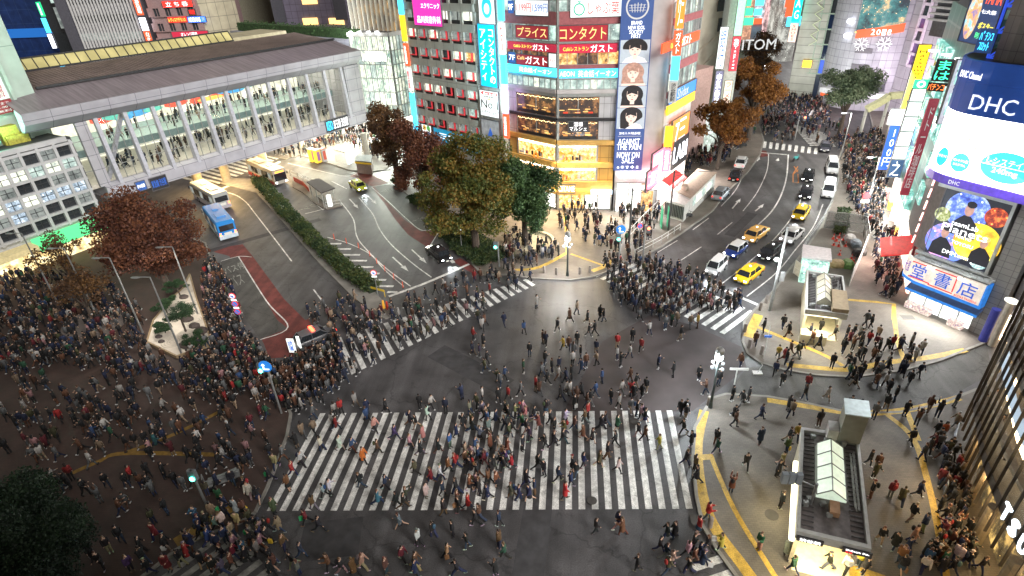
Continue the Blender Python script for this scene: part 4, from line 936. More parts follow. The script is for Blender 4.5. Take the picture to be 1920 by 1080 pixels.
u9, z9 = F7.uz(35, 124, .5); zlo = F7.uz(62, 212, .5)[1]
def sb_(u0, u1, za, zb, m, lab, tx): sign(F7, 'sale_banner', lab, (u0, zb), (u1, za), m, tx, d=.5, th=.1, cat='banner', px=False, group='sale banners on the left tower')
L7 = F7.L
zq = lambda y: Zg(F7.w(L7-4.5), y)
sb_(L7-7.9, L7-3.4, zq(187), zq(125), pw, 'white sale banner with maroon characters and 800 on the pale green tower', [('全国', .15, .85, .84, .97, T_mar), ('全\n国\n無\n料', .72, .92, .05, .62, T_mar), ('配\n送\nギ\nフ\nト', .42, .62, .05, .68, T_mar), ('8\n0\n0\n選', .10, .30, .05, .7, T_mar)])
sb_(L7-7.9, L7-3.4, zq(212), zq(188), maroon, 'small maroon banner with white lines under the 800 banner', [('12月21日金まで', .08, .92, .66, .88, T_dim), ('10:00-21:00', .15, .85, .42, .56, T_dim), ('送料無料', .08, .92, .12, .3, T_dim)])
sb_(L7-14.5, L7-8.6, zq(124), zq(-30), maroon, 'large maroon banner with white characters at far left edge', [('開\n設\n中', .45, .95, .02, .42, T_dim)])
sb_(L7-14.5, L7-8.6, zq(215), zq(126), pw, 'pale banner with small black characters at far left edge below the maroon one', [('会員募集中', .3, .95, .72, .84, T_black), ('8階\nカスタマー\nセンターへ', .35, .98, .1, .6, T_black)])
ac = thing('roof_unit', 'green lit air unit on the roof below the sale banners', 'machine', F6.w(F6.L-9.5, -1.2, zt5+.5), F6.rz)
MB().box(0, 3.2, 0, 1.6, .5, 2.3).obj('cabinet', M('green_cabinet', (.10, .35, .26), .5, emit=.08), ac); MB().box(.2, .4, .2, 1.4, 0, .5).box(2.8, 3, .2, 1.4, 0, .5).obj('stand', darkm, ac)
fl = thing('floodlight', 'bright green white floodlight on the roof of the grid building', 'lamp', F6.w(F6.L-12, -.6, zt5+.5), F6.rz)
MB().box(0, 1.6, 0, 1, .2, .9).obj('housing', E_('green_flood', (.55, 1, .75), 2.0), fl); MB().box(.7, .9, .4, .6, 0, .2).obj('stand', darkm, fl)
la = bpy.data.lights.new('green_floodlight', 'AREA'); la.energy = 1500; la.size = 3; la.color = (.45, 1, .72)
lo = link('green_floodlight', la); lo.location = F6.w(F6.L-8, -.3, zt5+1.5)
tdir = (F7.w(L7-5, 0, 45)-lo.location); lo.rotation_euler = tdir.to_track_quat('-Z', 'Y').to_euler()
bs = thing('tarpaulin_stack', 'yellow tarpaulin covered stack on the roof beside the green air unit', 'cargo', F6.w(F6.L-5.6, -2.0, zt5+.5), F6.rz)
MB().box(0, 1.9, 0, 1.6, 0, 2.2).box(.2, 2.6, -.3, 1.2, 0, 1.1).obj('tarpaulin', M('yellow_tarp', (.35, .33, .05), .7, var=.4, scale=5), bs)
ro6 = MB(); ro6.box(-.3, F6.L, 0, 18, zt5+.0, zt5+.45); ro6.obj('roof', M('dark_roof', (.05, .06, .06), .8), gb6)
for o in list(bpy.data.objects):
    if o.name.startswith('roof') and o.parent == gb6: pass

# ---------------------------------------------------------------- distant buildings at the upper left
def tower(name, label, pl, pr, Yl, Yr, depth, mat, H=110, z0=0):
    a, b = atY(pl[0], pl[1], Yl), atY(pr[0], pr[1], Yr)
    F = Fac(a, b); r = thing(name, label, 'building', F.w(0), F.rz)
    wall_body(r, F.L, depth, H, mat, z0=z0, y0=.05); return F, r
FB1, rb1 = tower('blue_glass_tower', 'dark blue glass tower behind the left sale banners', (10, 60), (106, 60), 165, 165, 30, grid_mat('blue_glass', (.008, .025, .10), (.02, .05, .14), 3.3, 3.6, .1, .2, .3))
bb = MB().box(0, FB1.L, -.3, 0, FB1.uz(60, 70)[1], FB1.uz(60, 53)[1]).obj('light_band', E_('deep_blue_light', (.01, .10, .35), .8), rb1)
FB2, rb2 = tower('dark_glass_tower', 'narrow dark glass tower with stacked neon signs', (98, 60), (150, 60), 160, 160, 26, win_dark)
winwall(rb2, 3, FB2.L, 20, 95, 2, 12, .3, 1.0, [win_grey, win_dark, win_teal], darkm, .3, seed=3)
for (a, b, m, lab) in [((66, 4), (84, 31), E_('green_sign', (.02, .55, .2), 1.2), 'green neon sign'), ((84, 4), (96, 30), MATS['green_sign'], 'narrow green neon sign'), ((76, 34), (97, 61), MATS['cyan_sign'], 'cyan neon sign'),
                    ((98, 34), (119, 52), MATS['azure_sign'], 'sky blue square neon sign'), ((88, 64), (107, 90), E_('white_tube', (.85, .9, 1), 3), 'white neon sign'), ((108, 62), (119, 88), MATS['white_tube'], 'narrow white neon sign'), ((112, 124), (128, 137), MATS['cyan_sign'], 'small blue and white street level sign')]:
    F = Fac(FB1.w(0, 2), FB1.w(10, 2)); F.L = 100
    sign(F, 'neon_sign', lab+' on the dark glass tower behind the passage', a, b, m, [('百\n貨\n店' if 'green' in lab else '', .25, .75, .1, .9, T_white)] if 'green' in lab else [], d=.5, th=1.0, group='neon signs on the dark glass tower')
FB3, rb3 = tower('louvred_tower', 'grey tower with close vertical fins behind the passage roof', (128, 60), (268, 60), 150, 150, 20, M('slate_wall', (.13, .13, .15), .6))
fin = MB()
for i in range(20): x = FB3.L*(.16+i*.84/19.5); fin.box(x, x+.14, -.6, 0, 10, 100)
fin.obj('fins', M('pale_fin', (.5, .5, .5), .5, emit=.05), rb3)
for j in range(10):
    z = 14+j*4.2; rect(rb3, 'window', FB3.L*.17, FB3.L*.98, z, z+1.7, [win_dark, win_grey, win_dark, win_dark][j % 4], -.15, -.01)
MB().box(FB3.L*.0, FB3.L*.13, -.8, 0, 10, 100).obj('dark_flank', M('flank', (.09, .09, .11), .6), rb3)
MB().box(FB3.L*.045, FB3.L*.07, -1.0, -.82, 28, 100).obj('light_strip', M('strip_pale', (.5, .5, .45), .5, emit=.2), rb3)
FB4, rb4 = tower('neon_office_building', 'brick coloured office building covered with red and blue neon signs', (292, 60), (385, 60), 150, 150, 20, M('brick_pink', (.28, .19, .19), .7))
zf = lambda y: FB4.uz(340, y)[1]
for i, (ya, yb) in enumerate([(13, 30), (42, 58), (70, 87), (97, 110)]):
    winwall(rb4, .5, FB4.L-.5, zf(yb), zf(ya), 4, 1, 1.5, .2, [win_grey, win_dark, win_teal] if i > 1 else [win_dark], MATS['brick_pink'], .4, mull=1, seed=i)
for (a, b, m, lab, tx) in [((303, 3), (362, 12), E_('red_neon', (1, .03, .02), 1.3), 'red neon banner sign with white characters', [('立 ち 呑', .1, .85, .1, .9, T_white)]),
        ((352, 17), (368, 28), MATS['black_sign'], 'small red neon character sign', [('喫煙', .1, .9, .1, .9, MATS['red_neon'])]),
        ((314, 33), (350, 41), MATS['red_neon'], 'red neon sign with yellow katakana', [('レディスアデランス', .02, .98, .1, .9, T_yel)]),
        ((351, 32), (387, 41), E_('blue_neon', (.03, .15, 1), 1.8), 'blue neon sign with white glowing letters', [('ADERANS', .03, .7, .1, .9, T_white), ('7F', .78, .95, .2, .8, T_dim)]),
        ((321, 60), (392, 69), bgr, 'dull red sign with orange pharmacy lettering', [('オレンジ薬局', .25, .7, .15, .85, T_white)]),
        ((329, 89), (402, 97), wsg, 'white clinic sign with red heart', [('♥ メンタルクリニック', .04, .7, .15, .85, T_red)])]:
    sign(FB4, 'neon_sign', lab+' on the distant brick coloured building', a, b, m, tx, d=.6, th=.3, group='signs on the distant brick coloured building')
for i, (ya, yb, m) in enumerate([(-5, 28, orr), (33, 57, MATS['white_tube']), (58, 82, orr), (84, 108, wsg)]):
    F = Fac(FB4.w(-1.6, 1), FB4.w(1, 1)); z1, z0 = Zg(F.w(0), ya), Zg(F.w(0), yb)
    sign(F, 'vertical_sign', ['orange vertical sign, topmost', 'white glowing vertical sign, second', 'orange vertical sign, third', 'white vertical sign with heart, lowest'][i]+' left of the distant brick coloured building', (-.7, z1), (1.1, z0), m, [(['満\n天\n酒\n場', '', 'カ\nラ\nオ\nケ', '♥'][i] or ' ', .2, .8, .1, .9, T_white)] if i != 1 else [], d=.5, px=False, group='vertical neon by the distant building')
FB5, rb5 = tower('beige_panelled_tower', 'blank beige panelled tower right of the red neon signs', (385, 60), (450, 40), 150, 158, 20, grid_mat('beige_panels', (.36, .33, .24), (.15, .14, .11), 2.2, 3.2, .12))
FB6, rb6 = tower('beige_hotel', 'beige building with small dark windows behind the roof terrace', (450, 20), (512, 20), 185, 185, 20, M('beige_wall', (.34, .32, .24), .7))
winwall(rb6, 1, FB6.L, 30, 70, 5, 9, 1.2, 1.6, [win_dark, win_white, win_grey], MATS['beige_wall'], .3, seed=5)
FB7, rb7 = tower('mauve_tower', 'mauve tower with columns of lights rising above the roof terrace', (512, 20), (650, 20), 160, 160, 25, grid_mat('mauve_panels', (.20, .18, .25), (.08, .07, .1), 1.6, 1.6, .08))
MB().box(0, FB7.L*.16, -.4, 0, 20, 100).box(FB7.L*.84, FB7.L, -.4, 0, 20, 100).obj('dark_flank', MATS['flank'], rb7)
lg = MB()
for j in range(28): lg.box(FB7.L*.17, FB7.L*.30, -.5, -.3, 30+j*1.0, 30.12+j*1.0)
for j in range(28): lg.box(FB7.L*.62, FB7.L*.74, -.5, -.3, 30+j*1.0, 30.12+j*1.0)
lg.obj('light_lines', E_('lilac_line', (.6, .5, .95), .9), rb7)
for px, py in ((583, 43), (632, 43), (580, -2)):
    u, z = FB7.uz(px, py); rect(rb7, 'window', u-2, u+2, z-1.2, z+1.2, E_('orange_window', (1, .6, .2), 1.4), -.3, -.02)
# terrace hedges
hd = thing('roof_hedge', 'dark clipped hedges along the roof terrace behind the passage', 'hedge', FT.w(0, 0, FT_top), FT.rz)
rr = random.Random(3); hm_ = MB()
for i in range(900):
    x = rr.random()*FT.L; y = .8+rr.random()*3; z = rr.random()*2.2; s_ = .35
    a = rr.random()*6; hm_.add([(x, y, z), (x+s_*math.cos(a), y+s_*math.sin(a), z+.1), (x+.1, y+.1, z+s_)], [(0, 1, 2)])
hm_.box(0, FT.L, 1.2, 3.4, 0, 1.8)
hm_.obj('foliage', M('hedge_green', (.03, .07, .02), .9, var=.5, scale=2), hd)
# tall curtain wall with vertical blades above the glass corner
FB8, rb8 = tower('blade_tower', 'tall glass volume with bright vertical blades above the glass corner building', (660, 20), (762, 20), 128, 122, 14, room_mat('atrium_dark', (.10, .06, .04), (.5, .3, .12), (.015, .015, .02), 1, .5, .1), z0=zK+.4)
bm_ = MB()
for i in range(13): x = FB8.L*i/12; bm_.box(x-.1, x+.1, -.9, 0, zK+.4, 80)
bm_.obj('blades', M('blade_alu', (.55, .55, .48), .4, .3, emit=.06), rb8)
for k, (px, py) in enumerate(((664, 70), (680, 71), (697, 71), (713, 70))):
    u, z = FA.uz(px, py); f_ = thing('spotlight', ['first', 'second', 'third', 'fourth'][k]+' small spotlight from the left on the edge above the glass corner', 'lamp', FA.w(u, .9, zK+.7), FA.rz)
    MB().box(-.25, .25, -.3, .2, 0, .3).obj('head', E_('spot_white', (1, 1, 1), 8), f_)
# ================================================================ BOOKSHOP BUILDING with the giant curved screen
A8, B8 = G(1700, 570), G(1822, 622); F8 = Fac(A8, B8)
bk = thing('bookshop_building', 'grey corner building with a bookshop, a framed billboard and a giant curved screen', 'building', F8.w(0), F8.rz)
brn = grid_mat('dark_grey_panels', (.17, .16, .155), (.06, .06, .06), 1.1, 1.3, .04)
MB().prism([(-.6, 1.2), (.6, .6), (F8.L+1.4, .6), (F8.L+1.4, 12), (3, 14)], 0, 30).obj('wall', brn, bk)
MB().box(F8.L-.3, F8.L+1.5, -.2, .8, 0, 30).obj('pier', grid_mat('light_grey_panels', (.24, .23, .22), (.1, .1, .1), .9, .6, .04), bk)
# shop front
MB().box(0, F8.L, -.02, .7, 0, 2.1).obj('shopfront', room_mat('bookshop_light', (.75, .78, .7), (1, 1, .92), (.2, .25, .35), 1.7, 3), bk)
sf = MB()
for i in range(5): sf.box(i*F8.L/4-.05, i*F8.L/4+.05, -.12, -.01, 0, 2.1)
sf.box(0, F8.L, -.14, -.01, 1.72, 1.8); sf.obj('shop_frame', alu, bk)
for i, x in enumerate((.15, 1.25, 4.2)):
    MB().box(x, x+1.3, -.9, -.3, 0, .75).obj('display_rack', room_mat('magazines', (.7, .5, .4), (.95, .9, .8), (.2, .12, .3), .8, 5), bk)
MB().add([(-.2, .5, 3.1), (F8.L+.2, .5, 3.1), (F8.L+.2, -1.1, 2.35), (-.2, -1.1, 2.35), (-.2, .5, 2.95), (F8.L+.2, .5, 2.95), (F8.L+.2, -1.1, 2.1), (-.2, -1.1, 2.1)], [(0, 3, 2, 1), (4, 5, 6, 7), (0, 1, 5, 4), (1, 2, 6, 5), (2, 3, 7, 6), (3, 0, 4, 7)]).obj('canopy', M('blue_canopy', (.10, .16, .30), .6), bk)
MB().box(-.2, F8.L+.2, -1.14, -1.09, 2.1, 2.36).obj('canopy_edge', M('blue_edge', (.02, .18, .6), .5, emit=.5), bk)
o = txt(bk, '堂のおにいさん！最新刊行', .7, 1.83, 4.4, .26, T_black, y=-.16)
# curved name board
def wrap(name, prof, z0, z1, mat, parent, th=.15):
    """wall following a plan profile, thickness inwards"""
    mb = MB(); n = len(prof)
    vs = [(p[0], p[1], z0) for p in prof]+[(p[0], p[1], z1) for p in prof]+[(p[0]+.02, p[1]+th, z0) for p in prof]+[(p[0]+.02, p[1]+th, z1) for p in prof]
    fs = []
    for i in range(n-1): fs += [(i, i+1, n+i+1, n+i), (2*n+i+1, 2*n+i, 3*n+i, 3*n+i+1), (n+i, n+i+1, 3*n+i+1, 3*n+i), (i+1, i, 2*n+i, 2*n+i+1)]
    fs += [(0, n, 3*n, 2*n), (n-1, 3*n-1, 4*n-1, 2*n-1)]
    return mb.add(vs, fs).obj(name, mat, parent)
board = thing('shop_sign', 'big cream bookshop name board with blue characters inside a red outline', 'sign', F8.w(0), F8.rz)
pb_ = [(-1.6, .9), (-1.45, .2), (-1.1, -.45), (-.4, -.9), (.4, -1.15), (6.1, -1.15)]
wrap('panel', pb_, 3.35, 5.5, M('cream_sign', (.62, .55, .48), .5, emit=.55), board)
wrap('blue_edge', [(p[0]*1.0, p[1]-.02) for p in pb_], 3.05, 3.34, MATS['blue_edge'], board)
MB().box(6.12, 6.3, -1.2, .3, 3.05, 5.5).obj('blue_edge', MATS['blue_edge'], board)
T_sb = M('strong_blue', (.02, .10, .55), .5, emit=.35, var=0)
for ch, x, w_ in (('堂', -.15, 1.3), ('書', 2.0, 1.4), ('店', 4.1, 1.5)): txt(board, ch, x, 3.75, w_, 1.45, T_sb, y=-1.2)
txt(board, 'BOOKS TAISEIDO', 4.0, 3.45, 1.9, .2, T_red, y=-1.2)
txt(board, '大盛', -1.1, 3.9, .6, 1.2, M('purple_letter', (.2, .08, .4), .5, emit=.3), y=-.75)
MB().box(-.3, 3.75, -1.2, -1.17, 5.25, 5.35).box(3.7, 3.8, -1.2, -1.17, 3.7, 5.35).box(1.6, 3.8, -1.2, -1.17, 3.5, 3.6).box(-.3, 1.7, -1.2, -1.17, 3.62, 3.72).obj('red_outline', T_red, board)
cat = MB()
cat.box(-.4, 6.3, -1.3, -.2, 5.75, 5.82)
for i in range(14): cat.bar((-.3+i*.5, -1.25, 5.8), (-.3+i*.5, -1.25, 6.4), .03, n=4)
cat.bar((-.4, -1.25, 6.4), (6.3, -1.25, 6.4), .03, n=4)
cat.obj('catwalk', alu, board)
for i, x in enumerate((1.6, 4.3)):
    l_ = thing('spotlight', ['left', 'right'][i]+' white spotlight above the bookshop name board', 'lamp', F8.w(x, 1.75, 5.55), F8.rz)
    MB().bar((0, .5, .2), (0, 0, 0), .03).obj('arm', darkm, l_); MB().box(-.3, .3, -.12, .12, -.08, .06).obj('head', MATS['flood_white'], l_)
# framed billboard
fr_ = MB()
for a in (( -.7, 5.6, 12.9, 13.2), (-.7, 5.6, 5.95, 6.2)): fr_.box(a[0], a[1], -.5, .7, a[2], a[3])
fr_.box(5.35, 5.6, -.5, .7, 6.2, 12.9)
fr_.obj('billboard_frame', alu, bk)
MB().add([(-1.6, 1.0, 5.9), (-.05, -.2, 6.2), (-.05, -.2, 12.9), (-1.6, 1.0, 12.9)], [(0, 1, 2, 3)]).obj('billboard_reveal', M('reveal_grey', (.14, .13, .125), .7), bk)
bbk = M('billboard_black', (.015, .018, .03), .4, emit=.5)
def tl_(o, W_, H_):
    sw = room_mat('swirl', (.1, .15, .9), (.9, .5, .8), (.05, .1, .5), 1.1, .5)
    def ball(x, z, r, m, y): poly(o, 'planet', circ(W_*x, H_*z, W_*r, W_*r, 30), m, y=y)
    ball(.42, .76, .34, room_mat('blue_planet', (.12, .22, .85), (.55, .65, .95), (.03, .05, .3), 1.1, 1.5), -.01)
    ball(.85, .78, .17, room_mat('red_planet', (.4, .04, .02), (1, .25, .05), (.05, .01, .01), 1.0, 2.5), -.015)
    ball(.08, .62, .13, room_mat('grey_planet', (.3, .35, .1), (.8, .8, .6), (.05, .05, .03), 1.0, 3), -.018)
    ball(.30, .24, .36, room_mat('swirl_planet', (.15, .2, .9), (.95, .45, .75), (.1, .3, .7), 1.1, .9), -.02)
    ball(.72, .36, .36, room_mat('yellow_planet', (.95, .62, .03), (.95, .95, .1), (.8, .25, .02), 1.0, .5), -.026)
    ball(.86, .12, .14, room_mat('ice_planet', (.4, .6, .6), (.9, 1, 1), (.05, .2, .2), 1.1, 3), -.034)
    bl_ = M('figure_black', (.012, .012, .02), .5, emit=.3); sk_ = M('figure_skin', (.45, .25, .2), .5, emit=.5)
    def fig(x, z, s_, y, hair):
        poly(o, 'figure', [(W_*(x-.17*s_), H_*(z-.30*s_)), (W_*(x-.15*s_), H_*(z-.12*s_)), (W_*(x-.05*s_), H_*(z-.02*s_)), (W_*(x+.05*s_), H_*(z-.02*s_)), (W_*(x+.17*s_), H_*(z-.12*s_)), (W_*(x+.2*s_), H_*(z-.30*s_))], bl_, y=y)
        poly(o, 'figure_face', circ(W_*x, H_*(z+.06*s_), W_*.065*s_, H_*.085*s_, 14), sk_, y=y-.006)
        poly(o, 'figure_hair', circ(W_*(x+.01*s_), H_*(z+.13*s_), W_*.07*s_, H_*.045*s_, 12), hair, y=y-.012)
    fig(.45, .72, 1.1, -.04, bl_); fig(.22, .32, 1.0, -.045, bl_); fig(.83, .34, .9, -.05, M('figure_blond', (.7, .45, .15), .5, emit=.5))
    txt(o, 'teamLab', W_*.26, H_*.52, W_*.42, H_*.07, T_white, y=-.08); txt(o, '★', W_*.68, H_*.51, W_*.09, H_*.08, T_yel, y=-.08)
    txt(o, 'Planets', W_*.14, H_*.41, W_*.72, H_*.11, T_white, y=-.08); txt(o, 'TOKYO', W_*.38, H_*.36, W_*.26, H_*.04, T_white, y=-.08)
    txt(o, 'TOYOSU', W_*.36, H_*.26, W_*.34, H_*.05, T_white, y=-.08); txt(o, 'DMM.com', W_*.28, H_*.08, W_*.42, H_*.06, T_white, y=-.08)
sign(F8, 'billboard', 'square billboard with coloured planets and three figures above the bookshop', (-.02, 12.85), (5.3, 6.25), bbk, [], d=.25, th=.1, cat='billboard', px=False, extra=tl_)
# red pillar with light tubes on the street side
F9 = Fac(G(1688, 478), F8.w(-.75, -1.0))
rp = thing('red_pillar', 'red clad pillar with white tube lettering left of the framed billboard', 'pillar', F9.w(0), F9.rz)
MB().box(F9.L-2.6, F9.L-.1, -.1, 1.2, 2.5, 13.4).obj('cladding', M('red_cladding', (.38, .07, .045), .55, var=.3, scale=.8), rp)
MB().box(F9.L-3.4, F9.L-2.7, -.3, .9, 3.2, 14).obj('maroon_side', M('maroon_side', (.20, .02, .03), .6), rp)
tt = MB()
for i in range(6): tt.beam((F9.L-3.3+.07*i, -.5, 5.0+i*1.3), (F9.L-2.9+.05*i, -.5, 6.0+i*1.3), .12, .12)
tt.obj('light_tube', E_('pink_tube', (1, .55, .5), 3), rp)
txt(rp, '773', F9.L-2.5, 7.2, 2.2, 2.2, MATS['white_tube'], y=-.2)
aw2 = thing('awning', 'plain red awning projecting over the crowd left of the bookshop', 'awning', F9.w(F9.L*.28, 0, 3.1), F9.rz)
MB().add([(0, 0, .9), (5.0, 0, .9), (5.0, -2.9, 0), (0, -2.9, 0), (0, 0, .8), (5.0, 0, .8), (5.0, -2.9, -.1), (0, -2.9, -.1)], [(0, 3, 2, 1), (4, 5, 6, 7), (0, 1, 5, 4), (1, 2, 6, 5), (2, 3, 7, 6), (3, 0, 4, 7)]).obj('canopy', M('pure_red_canvas', (.75, .02, .02), .6, emit=.25), aw2)
sr = thing('shop_building', 'low shop building with bright goods under the plain red awning', 'building', F9.w(0), F9.rz)
MB().box(-3, F9.L-.9, .1, 5, 0, 3.0).obj('shopfront', room_mat('souvenir_shop', (1, .6, .45), (1, 1, .9), (.4, .2, .15), 2.4, 2.2), sr)
MB().box(-3, F9.L-.9, .1, 5, 3.0, 12).obj('wall', M('street_wall_dark', (.10, .10, .10), .7), sr)
# giant screen drum
dr = thing('curved_screen', 'giant curved video screen under a deep blue band on the corner building', 'screen', F8.w(0), F8.rz)
prof = [(-3.3, 5.0), (-3.35, 3.6), (-3.15, 2.3), (-2.75, 1.2), (-2.2, .4), (-1.4, -.25), (-.5, -.6), (.5, -.75), (7.9, -.75), (8.6, -.3), (8.9, .6), (8.9, 4)]
Z0, Z1, Z2, Z3, Z4 = 13.3, 14.1, 19.6, 22.2, 23.9
wrap('screen', [(p[0], p[1]) for p in prof[3:10]], Z0+.8, Z2, E_('screen_white', (1, 1, .98), 5.0), dr)
dbl = M('drum_blue', (.012, .05, .24), .35, emit=.35, var=.35, scale=.25)
wrap('lower_band', [(p[0]*1.02, p[1]-.1) for p in prof], Z0, Z1-.02, M('drum_purple', (.06, .03, .28), .35, emit=.5, var=.2), dr, .6)
wrap('side_band', [(p[0], p[1]) for p in prof[:4]], Z1, Z2, M('orange_edge', (.9, .55, .3), .4, emit=.9, var=.3), dr, .2)
wrap('upper_band', [(p[0]*1.01, p[1]-.06) for p in prof], Z2+.02, Z3, dbl, dr, .4)
wrap('top_band', [(p[0]*1.03, p[1]-.12) for p in prof], Z3+.03, Z4, dbl, dr, .5)
MB().prism([(p[0], p[1]) for p in prof]+[(9, 12), (-3, 12)], Z4-.3, Z4-.05).obj('drum_roof', darkm, dr)
MB().prism([(p[0]*.97, p[1]+.3) for p in prof]+[(8.5, 12), (-3, 12)], Z0+.3, Z4-.4).obj('core', darkm, dr)
txt(dr, 'DHC', -.3, Z2+.5, 3.4, 1.25, E_('silver_letter', (.75, .8, .9), .9), y=-.9)
txt(dr, 'DHC Channel', -1.9, Z3+.35, 2.1, .55, T_white, y=-.55).rotation_euler = (0, 0, -.38)
txt(dr, 'DHC', .2, Z0+.2, .9, .35, T_dim, y=-.92)
rr = random.Random(8)
for i in range(12):
    x, z = .2+rr.random()*3.0, Z2-1.8-rr.random()*.9-.0; rect(dr, 'red_mark', x, x+.6, z, z+.09, E_('screen_red', (.9, .2, .15), 1.0), -.84, -.80)
cyc = E_('screen_cyan', (.05, .75, .80), 1.1)
poly(dr, 'screen_disc', circ(4.0, 15.9, 2.0, 1.3, 32), cyc, y=-.80); poly(dr, 'screen_disc', circ(.5, 15.5, .75, .85, 28), cyc, y=-.80)
poly(dr, 'screen_disc', [(x-.0, z) for x, z in circ(-1.0, 15.7, .45, .85, 28)], E_('screen_blue', (.02, .35, .80), 1.1), y=-.86)
txt(dr, 'L-システイン', 2.4, 16.05, 3.2, .55, T_white, y=-.84); txt(dr, '240mg', 3.0, 15.2, 1.9, .6, T_white, y=-.84); rect(dr, 'rule', 2.1, 5.9, 15.92, 15.97, T_white, -.86, -.83)
txt(dr, 'パントテン酸', -.1, 15.55, 1.2, .25, T_white, y=-.84); txt(dr, 'カルシウム', .0, 15.2, 1.0, .22, T_white, y=-.84); txt(dr, 'ビタミンC', -1.4, 15.7, .8, .25, T_white, y=-1.02)
for x in (4.2, 5.9):
    c_ = thing('camera_mount', ['left', 'right'][x > 5]+' white bracket lamp on top of the curved screen drum', 'lamp', F8.w(x, .5, Z4), F8.rz)
    MB().box(-.06, .06, -.6, .5, .5, .6).box(-.06, .06, .4, .5, 0, .6).box(-.2, .2, -.7, -.5, .1, .6).obj('bracket', white, c_)
# dark drum above, blue steel frame, green sign at the top
dk = thing('rooftop_drum', 'huge dark netted drum above the blue screen band', 'structure', F8.w(0), F8.rz)
MB().prism([(.8+0.0, 6.5), (.9, 2.6), (2.2, 1.1), (12, 1.4), (12, 12), (1, 12)], Z4-.2, Z4+8.5).obj('netting', M('black_netting', (.035, .038, .036), .8, var=.4, scale=.6, vscale=(8, 8, .3)), dk)
MB().prism([(.6, 6.5), (.7, 2.4), (2.1, .9), (12, 1.2), (12, 12), (1, 12)], Z4+8.5, Z4+9.1).obj('green_rim', E_('green_rim', (.02, .6, .3), .8), dk)
MB().box(1.4, 12, 1.9, 2.2, Z4+10.2, Z4+15).obj('green_screen', E_('mint_screen', (.25, 1, .75), 1.0), dk)
st = thing('steel_frame', 'blue lit steel lattice left of the dark netted drum', 'structure', F8.w(-1.2, -1.6, Z4), F8.rz)
sm = MB()
for x in (0, 1.9):
    for y in (0, 2): sm.bar((x, y, 0), (x, y, 13), .12, n=6)
for k in range(7):
    z = k*2
    for a, b in (((0, 0, z), (1.9, 0, z)), ((0, 0, z), (0, 2, z)), ((1.9, 0, z), (1.9, 2, z)), ((0, 0, z), (1.9, 0, z+2)), ((1.9, 0, z), (1.9, 2, z+2))): sm.bar(a, b, .07, n=5)
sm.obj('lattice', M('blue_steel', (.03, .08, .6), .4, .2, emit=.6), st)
neo = sign(F8, 'neon_sign', 'small square neon of cyan tubes and red yellow letters at the drum foot', (-1.9, Z4+2.4), (-.7, Z4+.5), M('neon_back', (.02, .05, .15), .5, emit=.5), [('ﾊﾟﾁﾝｺ\nｽﾛｯﾄ', .1, .9, .1, .9, MATS['cyan_sign'])], d=-.4, px=False)
pos = Fac(F8.w(-5.4, -5.2), F8.w(-1.7, -2.6))
def anime(o, W_, H_):
    poly(o, 'swirl', circ(W_*.22, H_*.5, W_*.2, H_*.45, 20), room_mat('poster_swirl', (.9, .45, .1), (.3, .75, .95), (.1, .15, .6), .9, .9), y=-.01)
    txt(o, 'YAMA', W_*.45, H_*.72, W_*.5, H_*.22, E_('poster_red', (1, .12, .05), 1.0)); txt(o, '七大祭', W_*.45, H_*.55, W_*.45, H_*.07, T_white)
    txt(o, 'ポスター', W_*.5, H_*.28, W_*.45, H_*.12, T_yel); txt(o, '映画', W_*.5, H_*.1, W_*.4, H_*.12, E_('poster_green', (.1, .8, .3), .9))
zq1 = pos.uz(1790, -30)[1]; zq0 = pos.uz(1775, 70)[1]
sign(pos, 'billboard', 'tall colourful film billboard with red lettering left of the blue lattice', (0, zq1), (pos.L, zq0), M('poster_navy', (.02, .05, .14), .4, emit=.6), [], d=.1, th=.4, cat='billboard', px=False, extra=anime)
# blank wall right of the bookshop, lit drum of the corner shop
sv = thing('silver_building', 'silver grey building edge with a blue vertical sign right of the billboard', 'building', F8.w(F8.L+1.6), F8.rz)
MB().box(0, 9, 1.0, 12, 0, 30).obj('wall', grid_mat('silver_panels', (.36, .38, .44), (.2, .2, .24), 2.2, 1.6, .04, .35), sv)
MB().box(.3, 8, .6, .98, 0, 2.6).obj('shopfront', room_mat('glaring_shop', (1, .7, .4), (1, .95, .85), (.5, .2, .1), 3.0, 2.0), sv)
FS = Fac(F8.w(F8.L+1.6, -1.0), F8.w(F8.L+9, -1.0))
sign(FS, 'vertical_sign', 'sky blue vertical sign with white characters at the far right edge', (2.2, 9.6), (3.1, 6.0), MATS['azure_sign'], [('書\n籍\nビ\nル', .15, .85, .06, .94, T_white)], d=.3, px=False)
pil = thing('entrance_pillar', 'round blue and white shop pillar topped by a curved lamp right of the bookshop', 'pillar', F8.w(F8.L+1.3, .9), F8.rz)
MB().bar((0, 0, 0), (0, 0, 3.6), .36, n=16).obj('shaft', M('purple_blue', (.03, .035, .2), .5, emit=.25), pil)
MB().bar((.75, 0, 0), (.75, 0, 5.0), .3, n=12).obj('shaft', M('pillar_cream', (.5, .46, .4), .5), pil)
MB().ell((.9, -.5, 5.1), .6, .4, .25).obj('lamp_head', E_('lamp_cream', (1, .95, .8), 1.0), pil)
